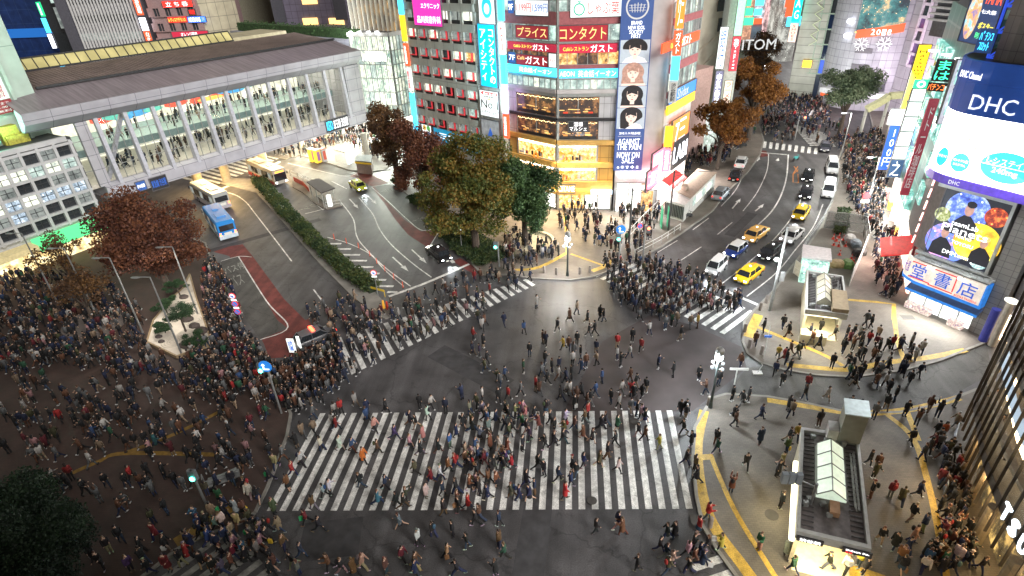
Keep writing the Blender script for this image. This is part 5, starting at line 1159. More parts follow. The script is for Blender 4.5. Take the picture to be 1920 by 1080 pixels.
# ---------------------------------------------------------------- row of shops along the right side street
FR = Fac(G(1668, 372), G(1692, 488))
row = thing('shop_row_building', 'tall narrow green glass buildings in the row left of the red pillar', 'building', FR.w(0), FR.rz)
MB().box(0, FR.L-.2, .3, 12, 0, 26).obj('wall', grid_mat('green_glass_wall', (.10, .20, .18), (.25, .32, .3), 3.2, 3.4, .25, .3), row)
MB().box(FR.L*.2, FR.L*.55, .3, 12, 26, 34).obj('upper_wall', MATS['flank'], row)
MB().box(0, FR.L-.2, -.1, .28, 0, 3.2).obj('shopfront', room_mat('street_shops', (1, .8, .65), (1, 1, 1), (.4, .25, .2), 2.6, 1.6), row)
rr = random.Random(2)
bd = MB()
for j in range(7):
    z = 3.6+j*3.2
    for i in range(6):
        if rr.random() < .55:
            x = 1+i*FR.L/6.2
            bd.box(x, x+FR.L/8, -.25, .28, z, z+2.2)
bd.obj('green_light_bands', room_mat('green_shop_glow', (.15, .45, .38), (.7, .95, .85), (.05, .15, .12), 1.0, 1.0), row)
def projecting(px_g, py_g, ya, yb, wd, m, s_, lab, tm=None, th=.4, out=0):
    g = G(px_g, py_g); F = Fac(g, g+Vector((1, -.18, 0))); z1, z0 = Zg(g, ya), Zg(g, yb)
    return sign(F, 'vertical_sign', lab, (-wd/2, z1), (wd/2, z0), m, [(s_, .18, .82, .08, .92, tm or T_white)] if s_ else [], d=out, th=th, px=False, group='vertical signs along the right side street')
E_('leaf_green_sign', (.05, .62, .32), 1.0); E_('mild_white', (.88, 1, .94), .95)
projecting(1656, 350, 84, 208, 1.5, yls, 'M\na\nt\ns\nu\nm\no\nt\no\nK\ni\ny\no\ns\nh\ni', 'tall yellow vertical sign with black lettering in the right street row', T_black)
projecting(1647, 352, 236, 318, 1.6, E_('royal_blue_sign', (.03, .12, .75), .8), '1\n0\n0\n円', 'royal blue vertical sign with white figures below the yellow sign')
projecting(1643, 352, 205, 234, 1.9, MATS['flood_white'], '', 'blinding white light box between the yellow and royal blue signs')
for i, (ya, yb) in enumerate(((150, 166), (167, 190), (192, 218), (220, 246), (248, 274), (276, 298))):
    projecting(1655, 395, ya, yb, 1.5, MATS['leaf_green_sign'] if i == 0 else MATS['mild_white'], '◎' if i == 0 else '', '%s panel of the green and white sign column in the right street row' % ['topmost', 'second', 'third', 'fourth', 'fifth', 'lowest'][i], T_white)
projecting(1655, 395, 300, 332, 1.6, M('ink_blue_sign', (.02, .05, .12), .5, emit=.5), '之', 'dark blue square sign with white character below the green white column')
projecting(1668, 452, 186, 366, .9, M('brown_red_sign', (.25, .03, .05), .5, emit=.45), 'ド\nト\nー\nル\n珈\n琲\n店', 'long brown red vertical sign with cream characters in the right street row', T_dim)
projecting(1690, 470, 112, 232, 1.3, M('pale_lilac_sign', (.55, .50, .60), .5, emit=.5), 'C\na\nf\ne', 'pale lilac vertical sign with dark script beside the curved screen', T_black)
nn = G(1684, 440); FN = Fac(nn, nn+Vector((1, -.6, 0)))
sign(FN, 'neon_sign', 'glowing green neon script sign above the red neon beside the curved screen', (-1.6, Zg(nn, 112)), (1.7, Zg(nn, 152)), darkm, [('まる\nはん', .05, .95, .05, .95, E_('green_neon', (.05, 1, .45), 2.0))], px=False)
sign(FN, 'neon_sign', 'orange red neon katakana band under the green neon script', (-1.8, Zg(nn, 156)), (1.9, Zg(nn, 172)), darkm, [('パチンコ・スロット', .02, .98, .1, .9, E_('orange_neon', (1, .2, .04), 2.0))], px=False)
for i in range(4):
    g = FN.w(-2.2+i*1.3, .9, Zg(nn, 96)-.35*i); l_ = thing('ceiling_lamp', ['first', 'second', 'third', 'fourth'][i]+' round white lamp from the left above the green neon script', 'lamp', g, 0)
    MB().bar((0, 0, 0), (0, 0, .12), .5, n=14).obj('disc', E_('lamp_disc', (.9, .95, 1), 3), l_)
FSl, slb = tower('slatted_facade', 'dark building with stacked white horizontal slats left of the film billboard', (1748, 40), (1796, 40), 92, 88, 5, MATS['flank'], H=60, z0=21)
sm = MB()
for i in range(24): sm.box(-.2, FSl.L+.2, -.7, -.1, 23+i*.75, 23.25+i*.75)
sm.obj('slats', M('pale_slat', (.45, .45, .46), .5, emit=.08), slb)
rect(slb, 'red_light', 1.6, 2.0, 27, 38, MATS['red_neon'], -.09, -.02)
# street level clutter of bright goods in front of the row
for i, (px, py, c) in enumerate(((1668, 392, (.95, .75, .1)), (1672, 412, (.9, .9, .85)), (1660, 372, (.85, .2, .2)), (1680, 440, (.95, .45, .1)), (1690, 462, (.9, .85, .3)), (1650, 352, (.2, .5, .85)))):
    g = G(px, py, .12); s_ = thing('display_stand', ['yellow', 'white', 'red', 'orange', 'gold', 'blue'][i]+' goods stand on the pavement in front of the right street row', 'stand', g, FR.rz)
    MB().box(-.5, .5, -.3, .3, 0, 1.2).obj('shelf', M('stand_%d' % i, c, .6, emit=.5, var=.4, scale=4), s_); MB().box(-.55, .55, -.35, .35, 1.2, 1.5).obj('top', white, s_)

# ---------------------------------------------------------------- round fashion tower and its neighbours at the head of the street
cyl = G(1612, 208); dv = Vector((cyl.x, cyl.y, 0)).normalized(); cc = cyl+dv*10.2
ct = thing('cylinder_tower', 'white tiled cylindrical fashion tower with a poster and red ribbon', 'building', cc, math.atan2(dv.y, dv.x)-PI/2)
tile = grid_mat('white_tiles', (.42, .41, .44), (.20, .20, .22), 1.5, 1.5, .07, .35)
nseg = 48
MB().rings([[(10*math.cos(2*PI*i/nseg), 10*math.sin(2*PI*i/nseg), z) for i in range(nseg)] for z in [k*1.9 for k in range(34)]]).obj('drum', M('drum_white', (.40, .39, .42), .4, var=.12, scale=.5), ct)
jn = MB()
for k in range(1, 40): jn.rings([[(rad*math.cos(2*PI*i/nseg), rad*math.sin(2*PI*i/nseg), z) for i in range(nseg)] for rad, z in ((10.0, k*1.5-.04), (10.03, k*1.5-.04), (10.03, k*1.5+.04), (10.0, k*1.5+.04))], cap=False)
for i in range(28):
    a = -PI*1.05+i*PI*1.1/28; jn.bar((10.01*math.cos(a), 10.01*math.sin(a), 0), (10.01*math.cos(a), 10.01*math.sin(a), 60), .035, n=4)
jn.obj('tile_joints', M('joint_grey', (.20, .20, .22), .7), ct)
FC = Fac(cc-Vector((-dv.y, dv.x, 0))*-10.4-dv*10.4, cc-Vector((-dv.y, dv.x, 0))*10.4-dv*10.4)
z109 = lambda y: Zg(cyl, y)
def arcpanel(parent, name, a0, a1, z0, z1, mat, r=10.15, th=.12, slope=0):
    n = 10; pf = []
    for i in range(n+1):
        a = -PI/2+a0+(a1-a0)*i/n; pf.append((r*math.cos(a), r*math.sin(a)))
    vs = []; 
    for i, p in enumerate(pf): vs.append((p[0], p[1], z0+slope*i/n))
    for i, p in enumerate(pf): vs.append((p[0], p[1], z1+slope*i/n))
    k = (r-th)/r
    vs += [(v[0]*k, v[1]*k, v[2]) for v in vs]
    m = n+1; fs = []
    for i in range(n): fs += [(i, i+1, m+i+1, m+i), (2*m+i+1, 2*m+i, 3*m+i, 3*m+i+1), (m+i, m+i+1, 3*m+i+1, 3*m+i), (i+1, i, 2*m+i, 2*m+i+1)]
    fs += [(0, m, 3*m, 2*m), (n, 2*m+n, 3*m+n, m+n)]
    return MB().add(vs, fs).obj(name, mat, parent)
ps = thing('poster', 'curved poster with teal figure and outstretched hand on the cylindrical tower', 'poster', cc, ct.rotation_euler.z)
arcpanel(ps, 'panel', -.45, .38, z109(62), z109(-40), room_mat('tower_poster', (.04, .20, .20), (.75, .45, .2), (.01, .02, .03), 1.0, .28), 10.3, slope=1.5)
arcpanel(ps, 'gold_edge', -.46, .39, z109(64), z109(62)+.1, T_gold, 10.4, slope=1.5)
rb = thing('ribbon_sign', 'red ribbon shaped sign with white digits under the curved poster', 'sign', cc, ct.rotation_euler.z)
arcpanel(rb, 'ribbon', -.42, .40, z109(74), z109(58), orr, 10.55, slope=1.5)
for k, ch in enumerate('2018'):
    a = -.15+k*.09; t_ = txt(rb, ch, 0, z109(70)+.5, .7, 1.1, T_white, y=0); t_.location.x = 10.72*math.sin(a); t_.location.y = -10.72*math.cos(a); t_.rotation_euler.z = a
for i, (px, py) in enumerate(((1588, 78), (1619, 76))):
    s_ = thing('snowflake_ornament', ['left', 'right'][i]+' white snowflake ornament on the cylindrical tower', 'ornament', cc, ct.rotation_euler.z)
    a0 = (-.28, .12)[i]; zc = z109(py+6); sf_ = MB()
    for k in range(6):
        th_ = k*PI/3; p = lambda r_, t_: (10.45*math.sin(a0+r_*math.cos(t_)/10.4), -10.45*math.cos(a0+r_*math.cos(t_)/10.4), zc+r_*math.sin(t_))
        sf_.bar(p(0, th_), p(1.5, th_), .1, n=4); sf_.bar(p(.8, th_), p(1.3, th_+.4), .08, n=4); sf_.bar(p(.8, th_), p(1.3, th_-.4), .08, n=4)
    sf_.obj('arms', M('flake_white', (.75, .75, .75), .5, emit=.4), s_)
for k, (y0, y1) in enumerate(((101, 92), (132, 122))): arcpanel(ct, 'balcony_slot', -.38, -.05, z109(y0), z109(y1), M('slot_dark', (.15, .14, .15), .6), 10.2)
arcpanel(ct, 'entrance_glass', -.7, .35, 3.5, z109(150), M('entrance_dark', (.05, .05, .06), .2), 10.2)
ec = thing('canopy', 'pale lattice entrance canopy at the foot of the cylindrical tower', 'canopy', cc, ct.rotation_euler.z)
arcpanel(ec, 'canopy', -.8, .35, 3.2, 4.2, M('canopy_pale', (.5, .5, .5), .4, emit=.3), 12.5, th=2.2)
arcpanel(ec, 'red_lettering_band', -.75, -.1, 2.6, 3.2, orr, 12.5, th=.2)
for i, (px, py, e) in enumerate(((1576, 38, 2), (1577, 66, 2))):
    g = MB(); a0 = -.62; z = z109(py+4); f_ = thing('floodlight', ['upper', 'lower'][i]+' floodlight glowing on the left flank of the cylindrical tower', 'lamp', cc, ct.rotation_euler.z)
    MB().ell((10.5*math.sin(a0), -10.5*math.cos(a0), z), .5, .5, .5, 8, 5).obj('lamp', E_('flood_lilac', (.85, .9, 1), 7), f_)
# left wing: beige wall and glass grid
wl0, wl1 = atY(1486, 120, 150), atY(1534, 120, 147)
FW = Fac(wl0, wl1); wg = thing('fashion_store_wing', 'beige stone wing with green and orange vertical sign left of the glass grid', 'building', FW.w(0), FW.rz)
wall_body(wg, FW.L*1.0, 16, 75, grid_mat('stone_courses', (.40, .40, .34), (.20, .2, .18), 30, 1.7, .12), y0=.05)
FW2 = Fac(atY(1508, 120, 149), atY(1580, 120, 144)); w2 = thing('glass_grid_building', 'dark blue glass grid building between the stone wing and the cylindrical tower', 'building', FW2.w(0), FW2.rz)
wall_body(w2, FW2.L, 16, 75, M('glass_back', (.02, .03, .06), .3), y0=.3)
winwall(w2, 0, FW2.L, 6, 60, 5, 17, .22, .25, [win_dark, win_dark, win_dark, E_('cobalt_window', (.02, .08, .5), .7), M('night_glass', (.01, .02, .05), .1)], M('pale_green_bar', (.30, .38, .30), .5), .3, seed=6, maxn=85)
tr = MB()
for k in range(18):
    z = 12+k*2.2; tr.bar((.3, -.6, z), (1.9, -.6, z+1.1), .1, n=4); tr.bar((1.9, -.6, z+1.1), (.3, -.6, z+2.2), .1, n=4)
for k in range(6): x = k*1.8; tr.bar((x, -.6, 40), (x+.9, -.6, 42.2), .1, n=4); tr.bar((x+.9, -.6, 42.2), (x+1.8, -.6, 40), .1, n=4)
tr.obj('truss', M('pale_truss', (.5, .55, .35), .4, emit=.2), w2)
FV = Fac(FW.w(-1.6, 1), FW.w(1, 1))
for i, (ya, yb, m, s_, lab) in enumerate(((-30, 40, E_('teal_neon', (.0, .85, .55), 1.3), 'B\nA\nG', 'glowing teal vertical sign on the stone wing'), (43, 78, M('pale_orange_sign', (.7, .5, .4), .5, emit=.7), 'S\nH\nO\nE\nS', 'pale vertical sign with orange letters under the teal neon'))):
    g = FV.w(.8); sign(FV, 'vertical_sign', lab, (0, Zg(g, ya)), (1.7, Zg(g, yb)), m, [(s_, .2, .8, .08, .92, T_white if i == 0 else T_red)], d=.8, px=False)
gl_ = sign(FW, 'shop_sign', 'small glowing yellow sign low on the stone wing', (2.3, Zg(FW.w(3), 112)), (4.3, Zg(FW.w(3), 126)), yls, [], d=.6, px=False)
# brown perforated block and ladder like glass tower right of the cylinder
FX, wx = tower('perforated_block', 'dark brown perforated block right of the cylindrical tower', (1655, 100), (1700, 100), 150, 146, 18, grid_mat('perforated_brown', (.10, .075, .05), (.03, .025, .02), .6, .8, .25, .5), H=80)
FY, wy = tower('ladder_glass_tower', 'pale tower with a ladder of purple windows right of the perforated block', (1690, 100), (1780, 100), 135, 122, 18, grid_mat('pale_tiles', (.38, .35, .38), (.2, .18, .2), 2.6, 2.4, .12), H=80)
winwall(wy, FY.L*.22, FY.L*.38, 10, 60, 1, 22, .4, .5, [M('purple_glass', (.10, .05, .14), .2, emit=.3), win_dark], M('ladder_pink', (.5, .42, .48), .4, emit=.15), .4, seed=1)
winwall(wy, FY.L*.55, FY.L*.95, 24, 60, 3, 9, .3, .6, [win_teal, M('tan_glass', (.3, .25, .16), .4, emit=.2), win_grey], MATS['ladder_pink'], .3, seed=2)
# pedestrian bridge curve and station roofs beyond the glare
pbx = thing('footbridge', 'pale curved footbridge railing behind the washed out tree', 'bridge', (0, 0, 0))
cu_ = MB(); pp = [atY(1625, 205, 118), atY(1650, 192, 118), atY(1668, 180, 118), atY(1690, 178, 118), atY(1740, 176, 118)]
for a, b in zip(pp[:-1], pp[1:]): cu_.beam(a, b, 1.2, 1.1)
cu_.obj('deck', M('bridge_green', (.45, .45, .25), .5, emit=.1), pbx)
for a in pp[::2]: MB().bar((a.x, a.y, 0), tuple(a), .3, n=8).obj('leg', conc, pbx)

# ---------------------------------------------------------------- left side of the head street
def slab(name, label, pl, pr, Yl, Yr, depth, mat, H, cat='building'):
    F, r = tower(name, label, pl, pr, Yl, Yr, depth, mat, H=H); tag(r, label, cat); return F, r
FQ, rq = slab('beige_block', 'plain beige block with two dark windows behind the striped office building', (1306, 60), (1368, 60), 112, 118, 14, M('beige_plaster', (.36, .33, .27), .7, var=.2, scale=.4), 60)
for py in (8, 46): u, z = FQ.uz(1352, py); rect(rq, 'window', u-.9, u+.9, z-1.1, z+1.1, win_dark, -.1, -.02)
scf = MB()
u0, z0 = FQ.uz(1335, 130); u1, z1 = FQ.uz(1362, 55)
for i in range(4): scf.bar((u0+(u1-u0)*i/3, -1.2, z0-4), (u0+(u1-u0)*i/3, -1.2, z1), .08, n=4)
for k in range(7): z = z0-4+(z1-z0+4)*k/6; scf.bar((u0, -1.2, z), (u1, -1.2, z), .08, n=4); scf.bar((u0, -1.2, z), (u1, -1.2, z+1.5), .06, n=4)
scf.bar((u0-7, -1.2, z1-3), (u0, -1.2, z1), .08, n=4); scf.bar((u0-7, -1.2, z0), (u0, -1.2, z1-3), .08, n=4)
scf.obj('steel_lattice', M('rusty_steel', (.28, .24, .18), .6), rq)
FQ2, rq2 = slab('low_pink_shop', 'low pink and white shop block with glowing side at the street corner', (1292, 200), (1330, 190), 103, 108, 10, M('pink_plaster', (.42, .28, .25), .6, emit=.1), 15)
MB().box(FQ2.L-.2, FQ2.L+2, -1, 9, 0, 8).obj('glowing_side', room_mat('white_facade', (.5, .6, .52), (.95, 1, .95), (.2, .2, .18), .8, .6), rq2)
FQ3, rq3 = slab('white_sign_building', 'slim white and green building edge with red Tax Free vertical sign', (1362, 60), (1392, 60), 112, 112, 10, M('pale_edge', (.5, .55, .5), .5, emit=.12), 70)
FZ = Fac(FQ3.w(FQ3.L*.3, 1), FQ3.w(FQ3.L, 1))
for (ya, yb, u, m, s_, lab) in ((-20, 66, .1, M('bright_green_edge', (.35, .75, .5), .5, emit=.8), '', 'tall pale green light strip above the red Tax Free sign'), (68, 132, .1, E_('signal_red', (.9, .04, .06), .9), '免\n税\nT\na\nx\nF\nr\ne\ne', 'red vertical Tax Free sign with white letters on the slim white building'),
                              (150, 196, -.2, M('cream_vertical', (.7, .6, .45), .5, emit=.8), 'ラ\nー\nメ\nン', 'cream vertical sign with orange red characters below the Tax Free sign'), (50, 128, -2.2, MATS['mild_white'], '銀\n行', 'white vertical sign with blue characters left of the Tax Free sign'), (132, 200, -2.0, M('slate_sign', (.2, .2, .32), .5, emit=.4), '家\n電', 'slate blue vertical sign low left of the Tax Free sign')):
    g = FZ.w(u+.6); sign(FZ, 'vertical_sign', lab, (u, Zg(g, ya)), (u+1.3, Zg(g, yb)), m, [(s_, .15, .85, .06, .94, T_red if 'cream' in lab else (T_blue if 'blue characters' in lab else T_white))] if s_ else [], d=.5, px=False)
# far end of the street: lit facades
rr = random.Random(21)
for i, (px, wpx, Yd, c, lab) in enumerate(((1395, 26, 250, (1, .5, .3), 'warm lit'), (1418, 22, 300, (.9, .9, 1), 'white lit'), (1440, 22, 320, (.5, .9, .6), 'greenish lit'), (1462, 26, 250, (.95, .6, .6), 'rosy lit'), (1350, 40, 230, (.7, .6, .5), 'brownish'), (1480, 30, 200, (.5, .5, .45), 'grey lit'))):
    F, r = tower('distant_shop_building', lab+' distant shop building at the far end of the head street', (px-wpx/2, 60), (px+wpx/2, 60), Yd, Yd, 15, room_mat('far_shop_%d' % i, tuple(x*.35 for x in c), c, (.03, .02, .02), .9, .22), H=70)
    for k in range(3):
        a, b = F.uz(px-8+rr.random()*6, 5+k*18)[0], F.uz(px, 5+k*18)[1]
        rect(r, 'shop_sign', a, a+4, b-1.2, b+1.5, rr.choice([orr, yls, MATS['mild_white'], MATS['leaf_green_sign'], MATS['cyan_sign']]), -.5, -.1)
reflF = Fac(atY(1386, 120, 168), atY(1450, 108, 168))
gt = thing('reflected_letters', 'white letters ITOM hanging across the head street above the traffic', 'sign', reflF.w(0, 0, 8), reflF.rz)  # a glass reflection of lettering, built as solid letters on an added cable
txt(gt, 'ITOM', 0, .5, reflF.L, 2.6, MATS['flake_white'], th=.3); MB().bar((-3, .2, .3), (reflF.L+3, .2, .3), .08).obj('added_cable', darkm, gt)

# ================================================================ GLASS BUILDING at lower right with vertical fins
pl_ = [Vector(p) for p in ((37.0, 37.5), (31.8, 36.2), (28.4, 33.8), (26.6, 30.4), (25.2, 27.2), (24.1, 23.5), (23.3, 19), (22.9, 13.5))]
q = thing('fin_glass_building', 'curved dark glass building with slim vertical fins and glowing white letters at lower right', 'building')
H9 = 20.0
def pc(t):   # point on the curved plan, t in segments
    i = min(int(t), len(pl_)-2); f = t-i
    a, b, c, d = pl_[max(i-1, 0)], pl_[i], pl_[i+1], pl_[min(i+2, len(pl_)-1)]
    return .5*((2*b)+(c-a)*f+(2*a-5*b+4*c-d)*f*f+(3*b-a-3*c+d)*f**3)
N9 = 52
cur = [pc(k*(len(pl_)-1)/N9) for k in range(N9+1)]
nrm = []
for k in range(N9+1):
    d = (cur[min(k+1, N9)]-cur[max(k-1, 0)]).normalized(); nrm.append(Vector((d.y, -d.x)))     # outwards (towards -x)
nrm = [n if n.x < 0 else -n for n in nrm]
def ribbon(z0, z1, off0, off1, name, mat, k0=0, k1=N9):
    mb = MB()
    rs = []
    for k in range(k0, k1+1):
        a = cur[k]+nrm[k]*off1; b = cur[k]+nrm[k]*off0
        rs.append([(a.x, a.y, z0), (a.x, a.y, z1), (b.x, b.y, z1), (b.x, b.y, z0)])
    return mb.rings(rs).obj(name, mat, q)
cafe = room_mat('cafe_interior', (.14, .08, .035), (.60, .36, .16), (.02, .016, .012), 1.0, .8, .14)
ribbon(3.6, H9, -2.6, -2.5, 'interior', cafe)
for k_, z_ in enumerate((6.9, 11.7, 16.5)):
    ribbon(z_, z_+.08, -1.6, -1.2, 'ceiling_lamp_strip', E_('warm_strip', (1, .75, .4), 5))
ribbon(0, 3.6, -1.8, -1.7, 'ground_floor', room_mat('lobby_glow', (.12, .08, .03), (.8, .5, .15), (.02, .015, .01), .9, .9, .12))
for z in (5.2, 11.0, 16.5):
    ribbon(z, z+.7, -2.6, .05, 'floor_slab', M('slab_dark', (.07, .06, .055), .5))
    ribbon(z+2.0, z+2.3, -.5, -.14, 'cream_edge', M('slab_cream', (.45, .38, .28), .5))
ribbon(8.5, 9.3, -.6, -.5, 'light_band', E_('cool_band', (.55, .7, .85), .55), 8, 34)
ribbon(14.2, 15.4, -.6, -.5, 'light_band', MATS['cool_band'], 6, 30)
ribbon(3.6, H9, -.12, -.08, 'glass', M('smoked_glass', (.25, .28, .28), .03, alpha=.10, var=0, spec=.8))
fm = MB()
for k in range(0, N9+1, 2):
    a = cur[k]; n = nrm[k]; d = Vector((-n.y, n.x))*.03
    p = [a-d, a+d, a+d+n*.16, a-d+n*.16]
    fm.add([(v.x, v.y, 3.2) for v in p]+[(v.x, v.y, H9) for v in p], [(0, 3, 2, 1), (4, 5, 6, 7), (0, 1, 5, 4), (1, 2, 6, 5), (2, 3, 7, 6), (3, 0, 4, 7)])
fm.obj('fins', M('fin_bronze', (.06, .052, .045), .35, .4), q)
bd_ = [c-n*2.62 for c, n in zip(cur, nrm)]+[Vector((60, 10)), Vector((60, 38))]
MB().prism([(v.x, v.y) for v in bd_], 0, H9).obj('wall', M('core_dark', (.03, .03, .03), .8), q)
for k in range(4, N9, 7): v = cur[k]-nrm[k]*.9; MB().bar((v.x, v.y, 0), (v.x, v.y, 3.3), .35, n=10).obj('column', M('column_warm', (.30, .25, .18), .5), q)
for ch, k in (('T', 38), ('S', 39.7), ('U', 41.4), ('T', 43.1), ('A', 44.8), ('Y', 46.5), ('A', 48.2)):
    k0 = int(k); f = k-k0; v = cur[k0].lerp(cur[k0+1], f)+nrm[k0]*.5; n = nrm[k0]
    t_ = txt(q, ch, 0, 0, .62, 1.05, E_('letter_glow', (.8, .92, 1), 2.5), th=.12); t_.location = (v.x, v.y, 5.9)
    t_.rotation_euler.z = math.atan2(n.y, n.x)+PI/2
for i in range(5):
    v = cur[20+i*6]-nrm[20+i*6]*1.2
    la = bpy.data.lights.new('cafe_lamp', 'POINT'); la.energy = 60; la.color = (1, .65, .3); la.shadow_soft_size = .3
    lo = link('cafe_lamp', la); lo.location = (v.x, v.y, 3.0)
# ================================================================ SUBWAY ENTRANCES, KIOSKS, STREET FURNITURE
steel = M('galvanised_steel', (.30, .31, .31), .45, .6, var=.15)
stone = M('pale_stone', (.42, .38, .28), .6, var=.15, scale=1.5)
roofg = M('roof_grime', (.13, .115, .115), .8, var=.4, scale=2)
glassl = M('lit_skylight', (.5, .55, .48), .25, emit=.45, ecol=(.75, .9, .72), var=.15)
def quadbox(name, c, z0, z1, mat, parent):     # c: four plan corners
    return MB().prism([(p.x, p.y) for p in c], z0, z1).obj(name, mat, parent)
def plan(c, u, v):                             # bilinear inside TL, TR, BR, BL
    return c[0].lerp(c[1], u).lerp(c[3].lerp(c[2], u), v)
def inset(c, u0, u1, v0, v1): return [plan(c, u0, v0), plan(c, u1, v0), plan(c, u1, v1), plan(c, u0, v1)]
def entrance(name, label, pxs, zr_, sky, lit, detail=1):
    c = [G(x, y, zr_).to_2d() for x, y in pxs]
    o = thing(name, label, 'subway entrance')
    quadbox('roof', inset(c, .03, .97, .02, .98), zr_-.35, zr_-.12, roofg, o)
    for k, (a, b, e, f) in enumerate(((0, .05, 0, 1), (.95, 1, 0, 1), (.05, .95, 0, .03), (.05, .95, .97, 1))): quadbox('parapet', inset(c, a, b, e, f), zr_-.5, zr_+.12, M('parapet_grey', (.36, .36, .34), .5), o)
    quadbox('side_wall', inset(c, .02, .08, .03, .97), 0, zr_-.52, stone if lit else M('wall_olive', (.25, .23, .13), .6), o)
    quadbox('side_wall', inset(c, .92, .98, .03, .80), 0, zr_-.52, MATS['parapet_grey'], o)
    quadbox('back_wall', inset(c, .09, .91, .03, .06), 0, zr_-.52, stone, o)
    quadbox('stair_floor', inset(c, .09, .91, .06, 1.02), .121, .14, M('stair_light', (.55, .5, .35), .6), o)
    # skylight: shallow gable with glazing bars
    u0, u1, v0, v1 = sky; mb = MB(); fr = MB(); n = 4
    P = lambda u, v, z: tuple(plan(c, u, v))+(z,)
    um = (u0+u1)/2-.02; zt = zr_+.75
    mb.add([P(u0, v0, zr_+.15), P(um, v0, zt), P(u1, v0, zr_+.1), P(u0, v1, zr_+.15), P(um, v1, zt), P(u1, v1, zr_+.1), P(u0, v0, zr_-.1), P(u1, v0, zr_-.1), P(u0, v1, zr_-.1), P(u1, v1, zr_-.1)],
           [(0, 1, 4, 3), (1, 2, 5, 4), (0, 6, 7, 2, 1), (3, 4, 5, 9, 8), (0, 3, 8, 6), (2, 7, 9, 5)])
    mb.obj('skylight', lit, o)
    for k in range(n+1):
        v = v0+(v1-v0)*k/n
        fr.bar(P(u0, v, zr_+.17), P(um, v, zt+.03), .035, n=4); fr.bar(P(um, v, zt+.03), P(u1, v, zr_+.12), .035, n=4)
    for u, z in ((u0, zr_+.17), (um, zt+.03), (u1, zr_+.12)): fr.bar(P(u, v0, z), P(u, v1, z), .04, n=4)
    fr.obj('skylight_frame', M('frame_grey', (.16, .16, .15), .5), o)
    rb_ = MB(); rr = random.Random(len(name)+detail)
    for k in range(22):
        v = .06+k*.041
        rb_.beam(P(.07, v, zr_-.07), P(u0-.03, v, zr_-.07), .05, .07); rb_.beam(P(u1+.04, v, zr_-.07), P(.93, v, zr_-.07), .05, .07)
    rb_.obj('roof_seams', M('seam_dark', (.07, .065, .065), .8), o)
    pp_ = MB()
    for k in range(7):
        u = u1+.08+rr.random()*(.9-u1-.08); v = .1+rr.random()*.3; pp_.bar(P(u, v, zr_+.03), P(u+.01, v+.4+rr.random()*.15, zr_+.03), .035, n=5)
    for k in range(8):
        u, v = rr.uniform(.1, .85), rr.choice([rr.uniform(.05, v0-.02), rr.uniform(v1+.04, .93)])
        q_ = plan(c, u, v); pp_.box(q_.x-.14, q_.x+.14, q_.y-.12, q_.y+.12, zr_-.1, zr_+.15+rr.random()*.15)
    pp_.obj('roof_equipment', M('equipment_grey', (.28, .29, .28), .5, .3, var=.3), o)
    return o, c
e1, c1 = entrance('subway_entrance', 'large subway entrance with lit glass skylight and tall steel shaft on its roof', [(1502, 803), (1609, 818), (1633, 1032), (1493, 998)], 3.3, (.27, .72, .16, .66), glassl)
quadbox('vent_shaft', inset(c1, .62, 1.0, -.06, .10), 3.1, 5.9, M('shaft_steel', (.26, .27, .24), .4, .5, var=.25, scale=.8), e1)
quadbox('vent_shaft_cap', inset(c1, .60, 1.02, -.07, .11), 5.9, 6.0, M('cap_pale', (.45, .52, .52), .4, .3), e1)
quadbox('duct', inset(c1, .43, .61, -.01, .10), 3.2, 4.3, MATS['parapet_grey'], e1)
cb_ = thing('cardboard_box', 'brown cardboard box lying on the roof of the large subway entrance', 'box'); quadbox('carton', inset(c1, .46, .60, .70, .80), 3.2, 3.62, M('cardboard', (.38, .22, .12), .8), cb_)
FE = Fac(c1[3], c1[2])
sign(FE, 'station_sign', 'small dark station sign with white characters, left of two on the entrance edge', (.1, 3.15), (1.5, 2.75), MATS['black_sign'], [('渋谷駅', .1, .9, .2, .8, T_white)], d=.12, th=.1, px=False)
sign(FE, 'station_sign', 'small dark station sign with coloured symbols, right of two on the entrance edge', (2.5, 3.15), (4.0, 2.75), MATS['black_sign'], [('Shibuya Sta.', .1, .9, .5, .85, T_white), ('◉◉', .1, .35, .1, .4, T_red)], d=.12, th=.1, px=False)
tub = MB(); aL, bL = plan(c1, -.03, .3), plan(c1, -.03, 1.0)
tub.bar((aL.x, aL.y, 2.6), (bL.x, bL.y, 2.6), .18, n=10)
tub.obj('light_tube', E_('cream_tube', (1, .93, .65), 1.6), e1)
la = bpy.data.lights.new('entrance_lamp', 'AREA'); la.energy = 380; la.size = 3; la.color = (1, .82, .45)
lo = link('entrance_lamp', la); pm = plan(c1, .5, 1.02); lo.location = (pm.x, pm.y, 2.7)
la = bpy.data.lights.new('entrance_lamp', 'AREA'); la.energy = 160; la.size = 2; la.color = (1, .85, .5)
lo = link('entrance_lamp', la); pm = plan(c1, -.1, .6); lo.location = (pm.x, pm.y, 2.9)
e2, c2 = entrance('subway_entrance', 'smaller subway entrance with unlit cream skylight beside the fenced work site', [(1512, 508), (1581, 519), (1590, 592), (1510, 582)], 3.0, (.27, .66, .15, .80), M('cream_skylight', (.42, .40, .30), .5, emit=.08), 2)
quadbox('roof_box', inset(c2, .62, 1.0, .50, .98), 2.9, 3.5, M('brown_lid', (.24, .18, .11), .7), e2)
quadbox('counter', inset(c2, .0, .62, 1.02, 1.16), .1, 1.1, stone, e2)
la = bpy.data.lights.new('entrance_lamp', 'AREA'); la.energy = 350; la.size = 3; la.color = (1, .9, .6)
lo = link('entrance_lamp', la); pm = plan(c2, .4, 1.06); lo.location = (pm.x, pm.y, 2.6)
